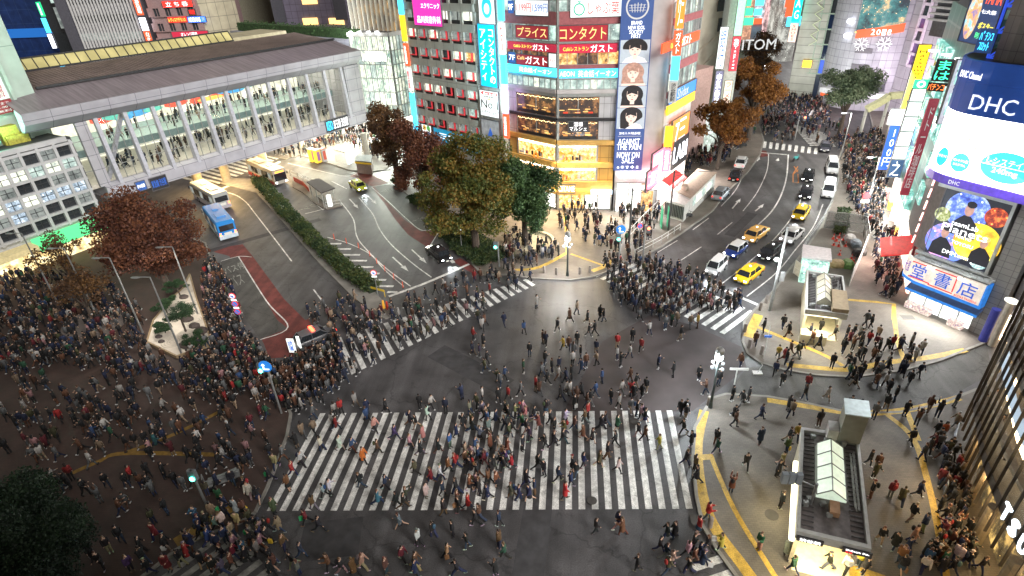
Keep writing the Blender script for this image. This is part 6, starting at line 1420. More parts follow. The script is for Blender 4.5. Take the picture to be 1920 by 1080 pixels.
# lift pavilion
cp = [G(x, y, 3.0).to_2d() for x, y in ((1506, 458), (1558, 466), (1560, 488), (1504, 480))]
lv = thing('lift_pavilion', 'small white roofed glass lift pavilion behind the smaller subway entrance', 'pavilion')
quadbox('roof', cp, 2.75, 3.0, M('roof_white_pink', (.55, .50, .50), .5), lv)
quadbox('glass_walls', inset(cp, .06, .94, .08, 1.25), .1, 2.74, room_mat('lift_glass', (.30, .55, .45), (.8, 1, .85), (.06, .18, .15), 1.1, 1.2), lv)
# low equipment building
low = thing('equipment_building', 'long low white building with brown roof beside the road left of the silver car', 'building')
cl = [G(x, y, 3.0).to_2d() for x, y in ((1309, 316), (1344, 323), (1295, 371), (1266, 357))]
quadbox('walls', inset(cl, .02, .98, .01, .99), .1, 2.85, M('wall_white', (.44, .44, .42), .6, var=.15), low)
quadbox('roof', cl, 2.85, 3.0, M('roof_brown', (.26, .21, .16), .8, var=.2), low)
ca = [G(x, y, 2.6).to_2d() for x, y in ((1268, 362), (1295, 374), (1284, 385), (1248, 374))]
quadbox('annex', ca, .1, 2.6, MATS['wall_white'], low)
lv_ = MB()
for k in range(12):
    p = ca[3].lerp(ca[2], k/12+.02); q2 = ca[3].lerp(ca[2], k/12+.045); d = (ca[3]-ca[0]).normalized()*.08
    lv_.prism([tuple(p), tuple(q2), tuple(q2+d), tuple(p+d)], .5, 2.3)
lv_.obj('louvres', darkm, low)
Fl = Fac(cl[1], cl[2])
for k in range(7):
    a = Fl.L*(.12+.11*k); o = MB().box(0, Fl.L*.095, -.06, .0, 1.2, 2.4).obj('window', win_white if k % 3 else win_teal, low); o.location = Fl.w(Fl.L-a-Fl.L*.1, .0, 0); o.rotation_euler = (0, 0, Fl.rz)
quadbox('roof_unit', inset(cl, .2, .5, .8, .9), 3.0, 3.6, MATS['roof_brown'], low)
# orange kerb edge by the low building
# green temporary panels, mesh fence
gpn = thing('green_panel', 'pair of bright green standing panels at the corner of the centre pavement', 'panel', G(1247, 424))
MB().box(-.7, -.6, -1.2, .2, 0, 3.0).obj('panel', E_('green_sheet', (.02, .35, .17), .35), gpn); MB().box(.2, .3, -1.6, .3, 0, 2.9).obj('panel', MATS['green_sheet'], gpn)
def fence(name, label, pts, h, mat, n_between=3, rails=2, z=.12, panel=None, group=None):
    p = [G(x, y, z) for x, y in pts]; o = thing(name, label, 'fence' if name != 'guard_rail' else 'railing', group=group)
    mb = MB(); pm_ = MB()
    for a, b in zip(p[:-1], p[1:]):
        L = (b-a).length; k = max(1, int(L/1.6))
        for i in range(k+1): q_ = a.lerp(b, i/k); mb.bar((q_.x, q_.y, z), (q_.x, q_.y, z+h), .04, n=5)
        for r in range(rails): zz_ = z+h*(r+1)/rails; mb.bar((a.x, a.y, zz_), (b.x, b.y, zz_), .035, n=5)
        if panel: pm_.beam((a.x, a.y, z+h*.5), (b.x, b.y, z+h*.5), .04, h*.96)
    mb.obj('posts_and_rails', mat, o)
    if panel: pm_.obj('panel', panel, o)
    return o
fence('guard_rail', 'white guard railing along the kerb between centre pavement and main road', [(1190, 482), (1240, 455), (1275, 432)], 1.0, white)
fence('guard_rail', 'tall pale mesh railing among the crowd right of the banner tower', [(1178, 455), (1205, 425), (1232, 398)], 1.8, white)
fence('guard_rail', 'grey railing curving along the bus island behind the dark shelter', [(545, 330), (560, 336), (590, 348)], 1.1, steel)
fence('guard_rail', 'white railing at the front end of the dark bus shelter', [(612, 391), (640, 386)], 1.0, white)
fence('guard_rail', 'red and white barriers behind the white and red bus', [(552, 340), (570, 349), (580, 360)], .8, M('barrier_red', (.5, .08, .05), .6), panel=MATS['barrier_red'])
fence('guard_rail', 'slim railing along the road edge of the fenced work site', [(1570, 345), (1560, 380), (1540, 420), (1516, 452), (1500, 480)], 1.0, steel)
fence('site_fence', 'white panel fence on the pavement side of the work site', [(1620, 470), (1606, 505), (1592, 535)], 2.2, white, panel=white)
fence('site_fence', 'short white panel fence left of the smaller subway entrance', [(1487, 512), (1508, 528)], 1.7, white, panel=M('panel_cream', (.5, .47, .38), .6))
fence('site_fence', 'grey mesh fence across the back of the work site', [(1545, 428), (1585, 432), (1618, 438), (1622, 470)], 2.4, steel, panel=M('mesh_grey', (.16, .17, .17), .6, alpha=.45))
fence('guard_rail', 'dark railing beside the Tsutaya style fin glass building'.replace('Tsutaya style ', ''), [(1790, 812), (1772, 880), (1768, 930)], 1.1, steel, panel=M('panel_blue_grey', (.18, .22, .28), .4))
# work site content
rr = random.Random(12)
coneM = M('cone_red', (.62, .05, .03), .5, emit=.06); conew = M('cone_white', (.6, .6, .6), .5)
def cone(g, label, group, mini=False):
    t_ = thing('traffic_cone', label, 'traffic cone', g, 0, group)
    MB().box(-.18, .18, -.18, .18, 0, .04).bar((0, 0, .04), (0, 0, .72), .13, .03, 8).obj('body', coneM, t_); MB().bar((0, 0, .35), (0, 0, .5), .088, .068, 8).obj('band', conew, t_)
    return t_
spots = [(1562, 448), (1568, 452), (1573, 446), (1581, 450), (1563, 460), (1585, 462), (1574, 478), (1596, 486), (1600, 492), (1572, 462)]
for px, py in spots: cone(G(px, py, .12), 'red traffic cone standing among the others inside the fenced work site', 'cones inside the work site')
for k, (px, py) in enumerate([(1592, 452), (1603, 462), (1588, 500), (1610, 478), (1568, 500)]):
    g = G(px, py, .12); t_ = thing('covered_stack', ['white sheet covered stack', 'blue grey machine', 'green tarpaulin bundle', 'black crate stack', 'brown timber stack'][k]+' inside the fenced work site', 'materials', g, rr.random()*2)
    c = [(.5, .5, .5), (.2, .25, .3), (.12, .2, .06), (.04, .04, .04), (.35, .24, .12)][k]
    MB().ell((0, 0, .45), .9, .7, .5, 9, 5).box(-.7, .7, -.4, .4, 0, .4).obj('bundle', M('stack_%d' % k, c, .7, var=.3), t_)
# flexible posts along the hatched area
for k, (px, py) in enumerate([(627, 449), (650, 457), (673, 466), (694, 481), (707, 495), (722, 509), (739, 524), (756, 540)]):
    t_ = thing('flexible_post', 'orange red flexible post, %s from the far end of the hatched area' % ['first', 'second', 'third', 'fourth', 'fifth', 'sixth', 'seventh', 'last'][k], 'post', G(px, py), 0, 'posts along the hatched road marking')
    MB().bar((0, 0, 0), (0, 0, .05), .14, n=8).obj('base', darkm, t_); MB().bar((0, 0, .05), (0, 0, .85), .05, n=6).obj('tube', E_('post_orange', (.9, .12, .04), .25), t_)
# bollards
bmt = M('bollard_stone', (.22, .19, .17), .7)
for k, (px, py, lab) in enumerate([(1328, 760, 'stone bollard at the foot of the ornate street lamp'), (1396, 622, 'stone bollard nearest the yellow block on the upper right corner'), (1404, 652, 'second stone bollard on the upper right corner kerb'), (1427, 664, 'third stone bollard on the upper right corner kerb'), (1436, 568, 'stone bollard beside the utility pole at the kerb'), (1425, 582, 'stone bollard left of the utility pole'),
        (1020, 512, 'stone bollard left of the centre street lamp'), (1043, 515, 'stone bollard just left of the centre street lamp'), (1087, 514, 'stone bollard right of the centre street lamp'), (1106, 511, 'stone bollard far right of the centre street lamp'), (1331, 988, 'dark bollard beside the yellow strip near the bottom edge')]):
    t_ = thing('bollard', lab, 'bollard', G(px, py, .1), 0, 'stone bollards on the corners'); MB().bar((0, 0, 0), (0, 0, .9), .17, .15, 10).obj('post', bmt, t_); MB().bar((0, 0, .9), (0, 0, .97), .17, .1, 10).obj('cap', bmt, t_)

# ---------------------------------------------------------------- street lamps
def lamp_post(kind, px, py, h, label, energy, col=(1, .95, .85)):
    g = G(px, py, .1); t_ = thing('street_lamp', label, 'street lamp', g)
    iron = M('lamp_iron', (.06, .075, .075), .5, .5)
    if kind == 'ornate':
        MB().bar((0, 0, 0), (0, 0, .6), .2, .14, 10).bar((0, 0, .6), (0, 0, h-.8), .12, .08, 10).obj('pole', iron, t_)
        for a in range(4):
            x, y = .55*math.cos(a*PI/2+.5), .55*math.sin(a*PI/2+.5)
            MB().bar((0, 0, h-1.5), (x, y, h-1.3), .03, n=5).obj('arm', iron, t_); MB().ell((x, y, h-1.2), .13, .13, .15, 8, 6).obj('globe', M('globe_glow', (.08, .08, .08), .4, emit=.55, ecol=(.8, .9, 1), var=0), t_)
        MB().ell((0, 0, h-.35), .34, .34, .42, 10, 6).obj('lantern', M('lantern_lit', (.1, .1, .1), .4, emit=4, ecol=(.85, 1, 1), var=0), t_); MB().ell((0, 0, h+.15), .36, .36, .45, 10, 6).obj('hood', steel, t_)
        zl = h-.9
    else:
        MB().bar((0, 0, 0), (0, 0, h), .1, .06, 8).obj('pole', steel, t_); MB().bar((0, 0, h), (-1.1, -.2, h+.1), .05, n=6).obj('arm', steel, t_)
        MB().ell((-1.3, -.2, h+.05), .5, .2, .08, 8, 5).obj('lantern', E_('plain_lantern', (.9, .95, 1), 2) if energy else steel, t_); zl = h-.15
    if energy:
        la = bpy.data.lights.new('street_lamp', 'POINT'); la.energy = energy; la.color = col; la.shadow_soft_size = .5
        lo = link('street_lamp_light', la, t_); lo.location = (0, 0, h-.4) if kind != 'ornate' else (0, 0, h-.9); lo.location.x = -.5 if kind == 'ornate' else -1.3
        lo.location.z = zl-.1
LAMP = 1.0
lamp_post('ornate', 1332, 764, 5.6, 'ornate street lamp with a bell hood at the end of the near zebra', 1700*LAMP, (.9, .97, 1))
lamp_post('ornate', 1064, 517, 5.2, 'ornate street lamp on the tip of the centre pavement', 1500*LAMP, (.95, .97, 1))
lamp_post('plain', 268, 624, 9, 'plain grey lamp pole left of the sand garden', 0)
lamp_post('plain', 372, 592, 8.5, 'plain grey lamp pole at the back right of the sand garden', 0)
lamp_post('plain', 342, 667, 9, 'plain grey lamp pole in front of the sand garden', 0)
lamp_post('plain', 186, 602, 9, 'plain grey lamp pole beside the round planter', 0)
lamp_post('plain', 108, 568, 9, 'plain grey lamp pole nearest the food kiosk', 0)
lamp_post('plain', 1620, 400, 8, 'slim lamp pole in the crowd right of the white vans', 3200*LAMP)
lamp_post('plain', 1575, 300, 8, 'slim lamp pole at the kerb behind the white vans', 3200*LAMP)
up = thing('utility_pole', 'tall grey pole with bright lamp at the kerb left of the smaller subway entrance', 'pole', G(1443, 583, .1))
MB().bar((0, 0, 0), (0, 0, 9.5), .16, .11, 10).obj('pole', steel, up); MB().ell((-.5, -.3, 6.2), .22, .22, .2, 8, 5).obj('lamp', E_('lantern_glow', (.85, 1, 1), 6), up)
MB().bar((0, 0, 6.1), (-.5, -.3, 6.2), .04).bar((0, 0, 4), (.5, .1, 4.2), .05).box(.3, .7, -.1, .2, 3.6, 4.6).obj('bracket', steel, up)
la = bpy.data.lights.new('pole_lamp', 'POINT'); la.energy = 2200*LAMP; la.color = (.9, .97, 1); la.shadow_soft_size = .4
lo = link('pole_lamp', la, up); lo.location = (-.9, -.6, 6.0)

# ---------------------------------------------------------------- mast arms, traffic lights, road signs
def mast(px, py, h, arm, label, dirv=(1, .25)):
    t_ = thing('mast_arm_pole', label, 'pole', G(px, py, .1)); iron = M('mast_dark', (.07, .07, .07), .5, .4)
    d = Vector(dirv).normalized()
    MB().bar((0, 0, 0), (0, 0, h), .14, .1, 8).obj('pole', iron, t_); MB().bar((0, 0, h-.2), (d.x*arm, d.y*arm, h-.6), .06, .04, 6).bar((0, 0, h-.8), (d.x*arm*.45, d.y*arm*.45, h-.45), .04, n=5).obj('arm', iron, t_)
mast(1178, 475, 8.6, 4.4, 'dark mast arm pole rising from the crowd right of the banner tower')
mast(1253, 432, 8.4, 5.2, 'dark mast arm pole beside the green panels')
mast(1188, 445, 0.5, .2, 'stub pole') if False else None
def disc_sign(t_, x, z, r, face, y=0, rot=0):
    a = MB().bar((x, y, z), (x, y-.05, z), r, n=18).obj('disc', face, t_)
    return a
def road_sign(px, py, h, discs, label, rz=0, panel=None):
    t_ = thing('road_sign', label, 'road sign', G(px, py, .1), rz)
    MB().bar((0, 0, 0), (0, 0, h), .05, n=6).obj('pole', steel, t_)
    for z, kind in discs:
        if kind == 'blue': disc_sign(t_, 0, z, .42, E_('sign_blue', (.02, .20, .65), .55), -.06); txt(t_, '➔', -.25, z-.2, .5, .4, T_white, y=-.13)
        if kind == 'white': disc_sign(t_, 0, z, .36, E_('sign_red', (.75, .03, .05), .5), -.06); disc_sign(t_, 0, z, .28, E_('sign_face', (.8, .8, .85), .6), -.12); txt(t_, '↰', -.15, z-.15, .3, .3, T_blue, y=-.19)
        if kind == 'nopark': disc_sign(t_, 0, z, .36, E_('sign_red', (.75, .03, .05), .5), -.06); disc_sign(t_, 0, z, .27, E_('sign_blue', (.02, .20, .65), .55), -.12); o = MB().box(-.3, .3, -.2, -.17, -.03, .03).obj('bar', MATS['sign_red'], t_); o.location = (0, 0, z); o.rotation_euler = (0, PI/4, 0)
        if kind == 'plate': MB().box(-.3, .3, -.09, -.05, z-.1, z+.1).obj('plate', wsg, t_)
        if kind == 'redround': disc_sign(t_, 0, z, .5, E_('sign_red', (.75, .03, .05), .5), -.06); MB().box(-.55, .55, -.1, -.04, z-.95, z-.55).obj('plate', wsg, t_)
road_sign(457, 616, 4.4, [(4.1, 'white'), (3.6, 'plate'), (3.15, 'nopark'), (2.65, 'plate'), (2.2, 'nopark')], 'road sign pole with three round red and blue discs by the plaza kerb')
road_sign(709, 555, 3.4, [(3.1, 'white'), (2.6, 'plate')], 'round white and red road sign at the tip of the hedge island')
road_sign(535, 742, 4.0, [], 'stub') if False else None
road_sign(1197, 463, 3.2, [(3.0, 'nopark')], 'round no parking disc near the railing right of the dark mast pole')
road_sign(1612, 410, 3.6, [(3.3, 'redround')], 'red round sign with white plate in the crowd right of the white vans')
road_sign(866, 468, 3.2, [(2.9, 'plate')], 'grey backed road sign on the grass strip by the black taxi')
def signal(px, py, h, arm, col, label, discs=(), rz=0):
    t_ = thing('traffic_light', label, 'traffic light', G(px, py, .1), rz)
    MB().bar((0, 0, 0), (0, 0, h), .09, n=8).obj('pole', steel, t_)
    MB().bar((0, 0, h-.1), (arm, 0, h-.1), .04, n=6).box(arm-.25, arm+.25, -.15, .15, h-.9, h+.0).obj('housing', M('signal_box', (.10, .11, .12), .5), t_)
    g_ = col == 'green'
    MB().ell((arm, -.2, h-(.65 if g_ else .25)), .19, .1, .19, 10, 6).obj('lens', E_('signal_green' if g_ else 'signal_red_l', (.1, 1, .75) if g_ else (1, .12, .05), 7), t_)
    for z, k in discs:
        disc_sign(t_, 0, z, .55, E_('sign_blue', (.02, .20, .65), .55), -.12); txt(t_, '⮤', -.3, z-.3, .6, .6, T_white, y=-.2)
signal(528, 775, 5.4, -.5, 'green', 'traffic light pole with a blue arrow disc and green lens at the plaza corner', [(5.2, 1)])
signal(936, 500, 3.4, -.3, 'green', 'small green pedestrian light by the grass strip corner')
signal(1160, 500, 4.4, -.2, 'green', 'green pedestrian light and blue arrow disc left of the dark mast pole', [(5.0, 1)])
signal(1205, 488, 4.6, .4, 'red', 'red traffic light among the crowd right of the dark mast pole')
signal(388, 948, 3.6, 0, 'green', 'green pedestrian light over the dark plaza near the bottom zebra')
signal(1490, 262, 4.5, 1.0, 'red', 'red traffic light at the far zebra crossing')
sg = thing('signal_cluster', 'grey cluster of traffic lights seen from above left of the large subway entrance', 'traffic light', G(1500, 1005, .1))
MB().bar((0, 0, 0), (0, 0, 4.9), .09, n=8).bar((0, 0, 4.6), (-1.1, .6, 4.7), .05, n=6).obj('pole', steel, sg)
for k in range(3): MB().box(-1.9+k*.42, -1.55+k*.42, .3, .6, 4.4, 5.2).obj('signal_head', M('signal_grey', (.18, .21, .24), .5), sg)
wb = thing('notice_board', 'blue and white standing notice board in the crowd at the red road end', 'sign', G(552, 668))
MB().box(-.35, .35, -.05, .05, .5, 2.1).obj('board', wsg, wb); txt(wb, '誘\n導', -.25, .7, .5, 1.2, T_blue, y=-.08); MB().bar((0, 0, 0), (0, 0, .5), .04).obj('leg', steel, wb)
wb = thing('notice_board', 'narrow white standing board just right of the blue and white notice board', 'sign', G(565, 660))
MB().box(-.15, .15, -.05, .05, .5, 1.9).obj('board', wsg, wb); MB().bar((0, 0, 0), (0, 0, .5), .04).obj('leg', steel, wb)
gp = thing('guide_post', 'slim white guide post with small blue plates on the upper right corner', 'sign', G(1431, 672, .1)); MB().bar((0, 0, 0), (0, 0, 3.6), .035).obj('pole', white, gp); MB().box(-.3, .3, -.05, .05, 2.4, 2.6).obj('plate', T_blue, gp)
gp = thing('guide_post', 'pale guide post with finger plates beside the ornate street lamp', 'sign', G(1374, 735, .1)); MB().bar((0, 0, 0), (0, 0, 2.6), .05).obj('pole', white, gp); MB().box(-.6, .9, -.05, .05, 2.4, 2.6).obj('plate', white, gp)
sc_ = thing('folding_scooter', 'small white folded board standing alone on the side street', 'board', G(1420, 700)); MB().box(-.4, .4, -.25, .25, 0, .12).bar((0, 0, .1), (.3, 0, .9), .03).bar((.3, 0, .9), (.3, .3, .9), .03).obj('body', white, sc_)
# barrier at the island tip
yb_ = thing('striped_barrier', 'yellow and black striped barrier with two warning figures at the hedge island tip', 'barrier', G(708, 570, .1))
a_ = G(692, 548, .15)-G(708, 570, .1); b_ = G(722, 556, .15)-G(708, 570, .1)
MB().beam((a_.x, a_.y, .8), (b_.x, b_.y, .8), .06, .25).bar((a_.x, a_.y, 0), (a_.x, a_.y, .9), .04).bar((b_.x, b_.y, 0), (b_.x, b_.y, .9), .04).obj('rail', M('barrier_yellow', (.6, .42, .03), .5), yb_)
for px, py, m in ((720, 578, 'cone_amber'), (727, 580, 'cone_red')):
    v = G(px, py, .1)-G(708, 570, .1); MB().bar((v.x, v.y, 0), (v.x, v.y, 1.0), .18, .1, 8).obj('warning_figure', E_('cone_amber', (.9, .45, .05), .35) if m == 'cone_amber' else coneM, yb_)

# ---------------------------------------------------------------- shelters and kiosks around the bus road
sh = thing('bus_shelter', 'dark roofed bus shelter with pale posts on the bus island', 'bus shelter')
cs = [G(x, y, 2.8).to_2d() for x, y in ((575, 341), (598, 334), (628, 353), (602, 362))]
quadbox('roof', cs, 2.7, 2.85, M('shelter_roof', (.055, .045, .045), .7), sh)
pm_ = MB()
for u, v in ((.1, .1), (.9, .1), (.9, .5), (.1, .5), (.1, .9), (.9, .9)): p = plan(cs, u, v); pm_.bar((p.x, p.y, .1), (p.x, p.y, 2.7), .07, n=6)
pm_.obj('posts', M('shelter_post', (.35, .35, .33), .5), sh); quadbox('bench', inset(cs, .3, .7, .2, .8), .4, .6, darkm, sh)
vm_ = MB(); p = plan(cs, .5, .95); vm_.box(p.x-.3, p.x+.3, p.y-.3, p.y+.2, .1, 2.0); vm_.obj('ticket_machine', wsg, sh)
sh = thing('bus_shelter', 'white roofed bus shelter with a lit poster case right of the phone boxes', 'bus shelter')
cs = [G(x, y, 2.7).to_2d() for x, y in ((622, 279), (633, 271), (659, 279), (645, 286))]
quadbox('roof', cs, 2.6, 2.75, M('shelter_white', (.5, .5, .48), .5), sh); quadbox('glass', inset(cs, .1, .14, .05, .95), .1, 2.6, MATS['clear_glass'], sh)
quadbox('poster_case', inset(cs, .3, .8, .93, 1.0), .1, 2.6, E_('poster_case', (.75, .9, 1), 1.0), sh)
kk = thing('police_kiosk', 'small grey pitched kiosk with yellow trim at the pavement tip', 'kiosk')
ck = [G(x, y, 2.4).to_2d() for x, y in ((668, 291), (698, 291), (696, 305), (665, 302))]
quadbox('walls', inset(ck, .05, .95, .05, .95), .1, 2.3, M('kiosk_pink', (.30, .25, .24), .7), kk); quadbox('roof', ck, 2.3, 2.5, M('kiosk_grey', (.20, .22, .23), .7), kk); quadbox('trim', inset(ck, 0, 1, .97, 1.02), 2.0, 2.3, M('kiosk_yellow', (.6, .4, .03), .5, emit=.2), kk)
for k, (px, py, m, lab) in enumerate(((590, 303, E_('kiosk_orange', (.95, .55, .05), .7), 'left orange yellow phone box under the passage end'), (600, 305, MATS['kiosk_orange'], 'middle orange phone box under the passage end'), (611, 303, M('kiosk_silver', (.4, .4, .4), .4, emit=.1), 'right silver and red phone box under the passage end'))):
    t_ = thing('phone_box', lab, 'phone box', G(px, py, .1), FP.rz); MB().box(-.5, .5, 0, .9, 0, 2.4).obj('cabinet', m, t_); MB().box(-.55, .55, -.05, .95, 2.4, 2.55).obj('roof', MATS['barrier_red'] if k == 2 else white, t_); MB().box(-.3, .3, -.05, -.01, .4, 2.1).obj('door', M('door_purple', (.25, .1, .25), .4, emit=.3) if k < 2 else MATS['barrier_red'], t_)
gk = thing('waste_cart', 'grey wheeled handcart parked at the dark plaza corner', 'cart', G(420, 905, .12), .6)
MB().box(-1.2, 1.2, -.4, .4, .35, .45).bar((-1.2, -.4, .45), (-1.2, -.4, 1.2), .04).bar((-1.2, .4, .45), (-1.2, .4, 1.2), .04).bar((-1.2, -.4, 1.2), (-1.2, .4, 1.2), .04).beam((-.9, 0, .6), (1.1, .1, .7), .3, .2).beam((-.9, .25, .65), (1.0, -.2, .85), .15, .12).obj('frame', steel, gk)
for x in (-.8, .8):
    for y in (-.45, .45): MB().bar((x, y-.04, .18), (x, y+.04, .18), .18, n=12).obj('wheel', darkm, gk)

# ---------------------------------------------------------------- sand garden on the plaza
gd = [G(x, y, .3).to_2d() for x, y in ((356, 515), (368, 558), (398, 645), (332, 669), (276, 642), (288, 602), (322, 560), (345, 540))]
sgm = thing('sand_garden', 'pale raked sand garden with rocks and a low wooden edge on the dark plaza', 'garden')
MB().prism([tuple(p) for p in gd], .1, .36).obj('sand', M('raked_sand', (.58, .52, .44), .9, var=.12, scale=1.2), sgm)
ed = MB()
for a, b in zip(gd, gd[1:]+gd[:1]): ed.beam((a.x, a.y, .28), (b.x, b.y, .28), .16, .36)
ed.obj('edging', M('edge_wood', (.30, .22, .13), .7), sgm)
rk = MB(); rings = MB()
for cx, cy in ((352, 572), (350, 628), (325, 640), (368, 600)):
    g = G(cx, cy, .37)
    for r in (.35, .6, .85, 1.1):
        rings.rings([[(g.x+(r+dr_)*math.cos(a*PI/10), g.y+(r+dr_)*math.sin(a*PI/10), .37+dz) for a in range(20)] for dr_, dz in ((-.04, 0), (0, .03), (.04, 0))], cap=False)
rings.obj('raked_rings', M('ring_sand', (.46, .41, .34), .9), sgm)
for k, (px, py, s_) in enumerate(((345, 558, .7), (298, 632, .5), (303, 641, .45), (352, 600, .9), (365, 612, .8), (378, 622, 1.0), (352, 648, 1.1), (315, 600, .6))):
    t_ = thing('rock', ['dark rock at the back of the sand garden', 'dark rock near the left end of the sand garden', 'small rock just below the left one in the sand garden', 'rock under the middle pine of the sand garden', 'rock right of the middle pine', 'large rock by the right edge of the sand garden', 'big rock at the front of the sand garden', 'small rock left of the back pine'][k], 'rock', G(px, py, .36))
    m_ = MB().ell((0, 0, .1*s_), .8*s_, .6*s_, .45*s_, 8, 5).obj('stone', M('rock_dark', (.07, .055, .05), .9, var=.4, scale=2), t_)
la = bpy.data.lights.new('garden_lamp', 'AREA'); la.energy = 420; la.size = 2.5; la.color = (1, .93, .82)
lo = link('garden_lamp', la); gg = G(345, 600, 0); lo.location = (gg.x, gg.y-1, 8.2)
pt = thing('round_planter', 'dark round planter ring with shrubs among the crowd on the left plaza', 'planter', G(180, 612, .1))
MB().rings([[(r*math.cos(a*PI/16), r*math.sin(a*PI/16), z) for a in range(32)] for r, z in ((3.0, 0), (3.0, .7), (2.5, .7), (2.5, .4))]).obj('ring', M('planter_stone', (.13, .11, .10), .8), pt)
pt = thing('tree_planter_wall', 'curved cream planter wall around the dark green tree by the corner shop', 'planter', G(995, 458, .1))
MB().rings([[(r*math.cos(a*PI/16), r*math.sin(a*PI/16), z) for a in range(32)] for r, z in ((3.2, 0), (3.2, .6), (2.8, .6), (2.8, .3))]).obj('ring', stone, pt)
# ================================================================ VEHICLES (local: +X forwards, Z up)
glassc = M('car_glass', (.015, .018, .022), .05, var=0, spec=.8)
tyre = M('tyre', (.02, .02, .02), .8, var=0); rimm = M('wheel_rim', (.35, .35, .36), .3, .8, var=0)
hl = E_('headlamp_on', (.88, .95, 1), 14); hl_off = M('headlamp_off', (.6, .62, .65), .1, var=0); tlm = E_('tail_lamp', (1, .04, .02), 1.6)
platem = M('number_plate', (.6, .6, .55), .5, var=0)
def loft(mb, sts):
    """stations (x, z_bottom, z_top, half_width_bottom, half_width_top): closed body with rounded shoulders"""
    rs = []
    for x, zb, zt, wb, wt in sts:
        h = zt-zb; rs.append([(x, -wb*.9, zb), (x, -wb, zb+h*.25), (x, -(wb+wt)/2*1.0, zb+h*.72), (x, -wt*.93, zt-h*.06), (x, -wt*.75, zt), (x, wt*.75, zt), (x, wt*.93, zt-h*.06), (x, (wb+wt)/2, zb+h*.72), (x, wb, zb+h*.25), (x, wb*.9, zb)])
    return mb.rings([[p for p in r] for r in rs])
SHAPES = {}
def car_meshes(kind):
    if kind in SHAPES: return SHAPES[kind]
    if kind == 'sedan': L, W_, Hh, hood, cab = 4.6, .85, 1.48, (.95, .88), (.95, 1.55, 3.55, 4.0)
    elif kind == 'coupe': L, W_, Hh, hood, cab = 4.6, .88, 1.42, (.92, .92), (.7, 1.6, 3.2, 3.85)
    elif kind == 'hatch': L, W_, Hh, hood, cab = 3.9, .85, 1.44, (.98, .95), (.35, .7, 2.65, 3.1)
    elif kind == 'wagon': L, W_, Hh, hood, cab = 4.5, .86, 1.50, (.98, .95), (.3, .9, 3.0, 3.75)
    elif kind == 'kei': L, W_, Hh, hood, cab = 3.4, .74, 1.75, (1.12, 1.0), (.12, .3, 2.55, 3.1)
    else: L, W_, Hh, hood, cab = 4.8, .88, 2.05, (1.25, 1.1), (.12, .35, 3.9, 4.45)
    belt = hood[0]
    # body, x measured from the rear bumper
    body = MB(); zb = .22
    loft(body, [(0, .38, belt*.82, W_*.86, W_*.80), (.10, .28, belt*.97, W_*.95, W_*.92), (cab[0]+.1, zb, belt, W_, W_*.97), (cab[2], zb, belt, W_, W_*.97), (cab[3], zb, belt*.98, W_, W_*.95), (L-.45, zb, hood[1]*.90, W_*.97, W_*.90), (L-.12, .28, hood[1]*.78, W_*.90, W_*.82), (L, .36, hood[1]*.62, W_*.80, W_*.74)])
    green = MB(); g = []
    for x, zt, wt in ((cab[0], belt-.03, W_*.88), (cab[1], Hh-.03, W_*.76), (cab[2], Hh-.03, W_*.76), (cab[3], belt-.03, W_*.88)):
        g.append((x, zt, wt))
    a = [(cab[0], -W_*.90, belt-.02), (cab[3], -W_*.90, belt-.02), (cab[3], W_*.90, belt-.02), (cab[0], W_*.90, belt-.02),
         (cab[1], -W_*.76, Hh-.04), (cab[2], -W_*.76, Hh-.04), (cab[2], W_*.76, Hh-.04), (cab[1], W_*.76, Hh-.04)]
    green.add(a, [(0, 3, 2, 1), (4, 5, 6, 7), (0, 1, 5, 4), (1, 2, 6, 5), (2, 3, 7, 6), (3, 0, 4, 7)])
    roof = MB(); x0, x1 = cab[1]-.05, cab[2]+.05
    roof.rings([[(x0, -W_*.74, Hh-.06), (x0, -W_*.60, Hh), (x0, W_*.60, Hh), (x0, W_*.74, Hh-.06)], [((x0+x1)/2, -W_*.79, Hh-.05), ((x0+x1)/2, -W_*.62, Hh+.04), ((x0+x1)/2, W_*.62, Hh+.04), ((x0+x1)/2, W_*.79, Hh-.05)], [(x1, -W_*.74, Hh-.06), (x1, -W_*.60, Hh), (x1, W_*.60, Hh), (x1, W_*.74, Hh-.06)]])
    for s_ in (-1, 1):
        for (xa, xb) in ((cab[3]+.02, cab[2]+.03), (cab[0]-.02, cab[1]-.03)): roof.beam((xa, s_*W_*.895, belt-.02), (xb, s_*W_*.765, Hh-.05), .07, .07)
        xm = (cab[1]+cab[2])/2; roof.beam((xm, s_*W_*.905, belt-.02), (xm, s_*W_*.775, Hh-.05), .09, .04, up=(1, 0, 0))
    wh = MB().bar((0, -.1, 0), (0, .1, 0), .31, n=16); rim = MB().bar((0, -.11, 0), (0, .11, 0), .19, n=10)
    mir = [MB().box(cab[3]-.5, cab[3]-.38, *y_, belt, belt+.12) for y_ in ((W_*.98, W_*1.14), (-W_*1.14, -W_*.98))]
    hlz = hood[1]*.68; head = MB().ell((0, 0, 0), .07, .17, .09, 8, 5); tail = MB().box(-.04, .03, -.12, .12, -.09, .09)
    plate = MB().box(-.02, .02, -.17, .17, -.08, .08)
    bump = MB().box(L-.02, L+.03, -W_*.5, W_*.5, .38, hood[1]*.50)
    arch = MB()
    for x in (L*.19, L*.81):
        for s_ in (-1, 1): arch.bar((x, s_*(W_+.004), .31), (x, s_*(W_-.05), .31), .38, n=14)
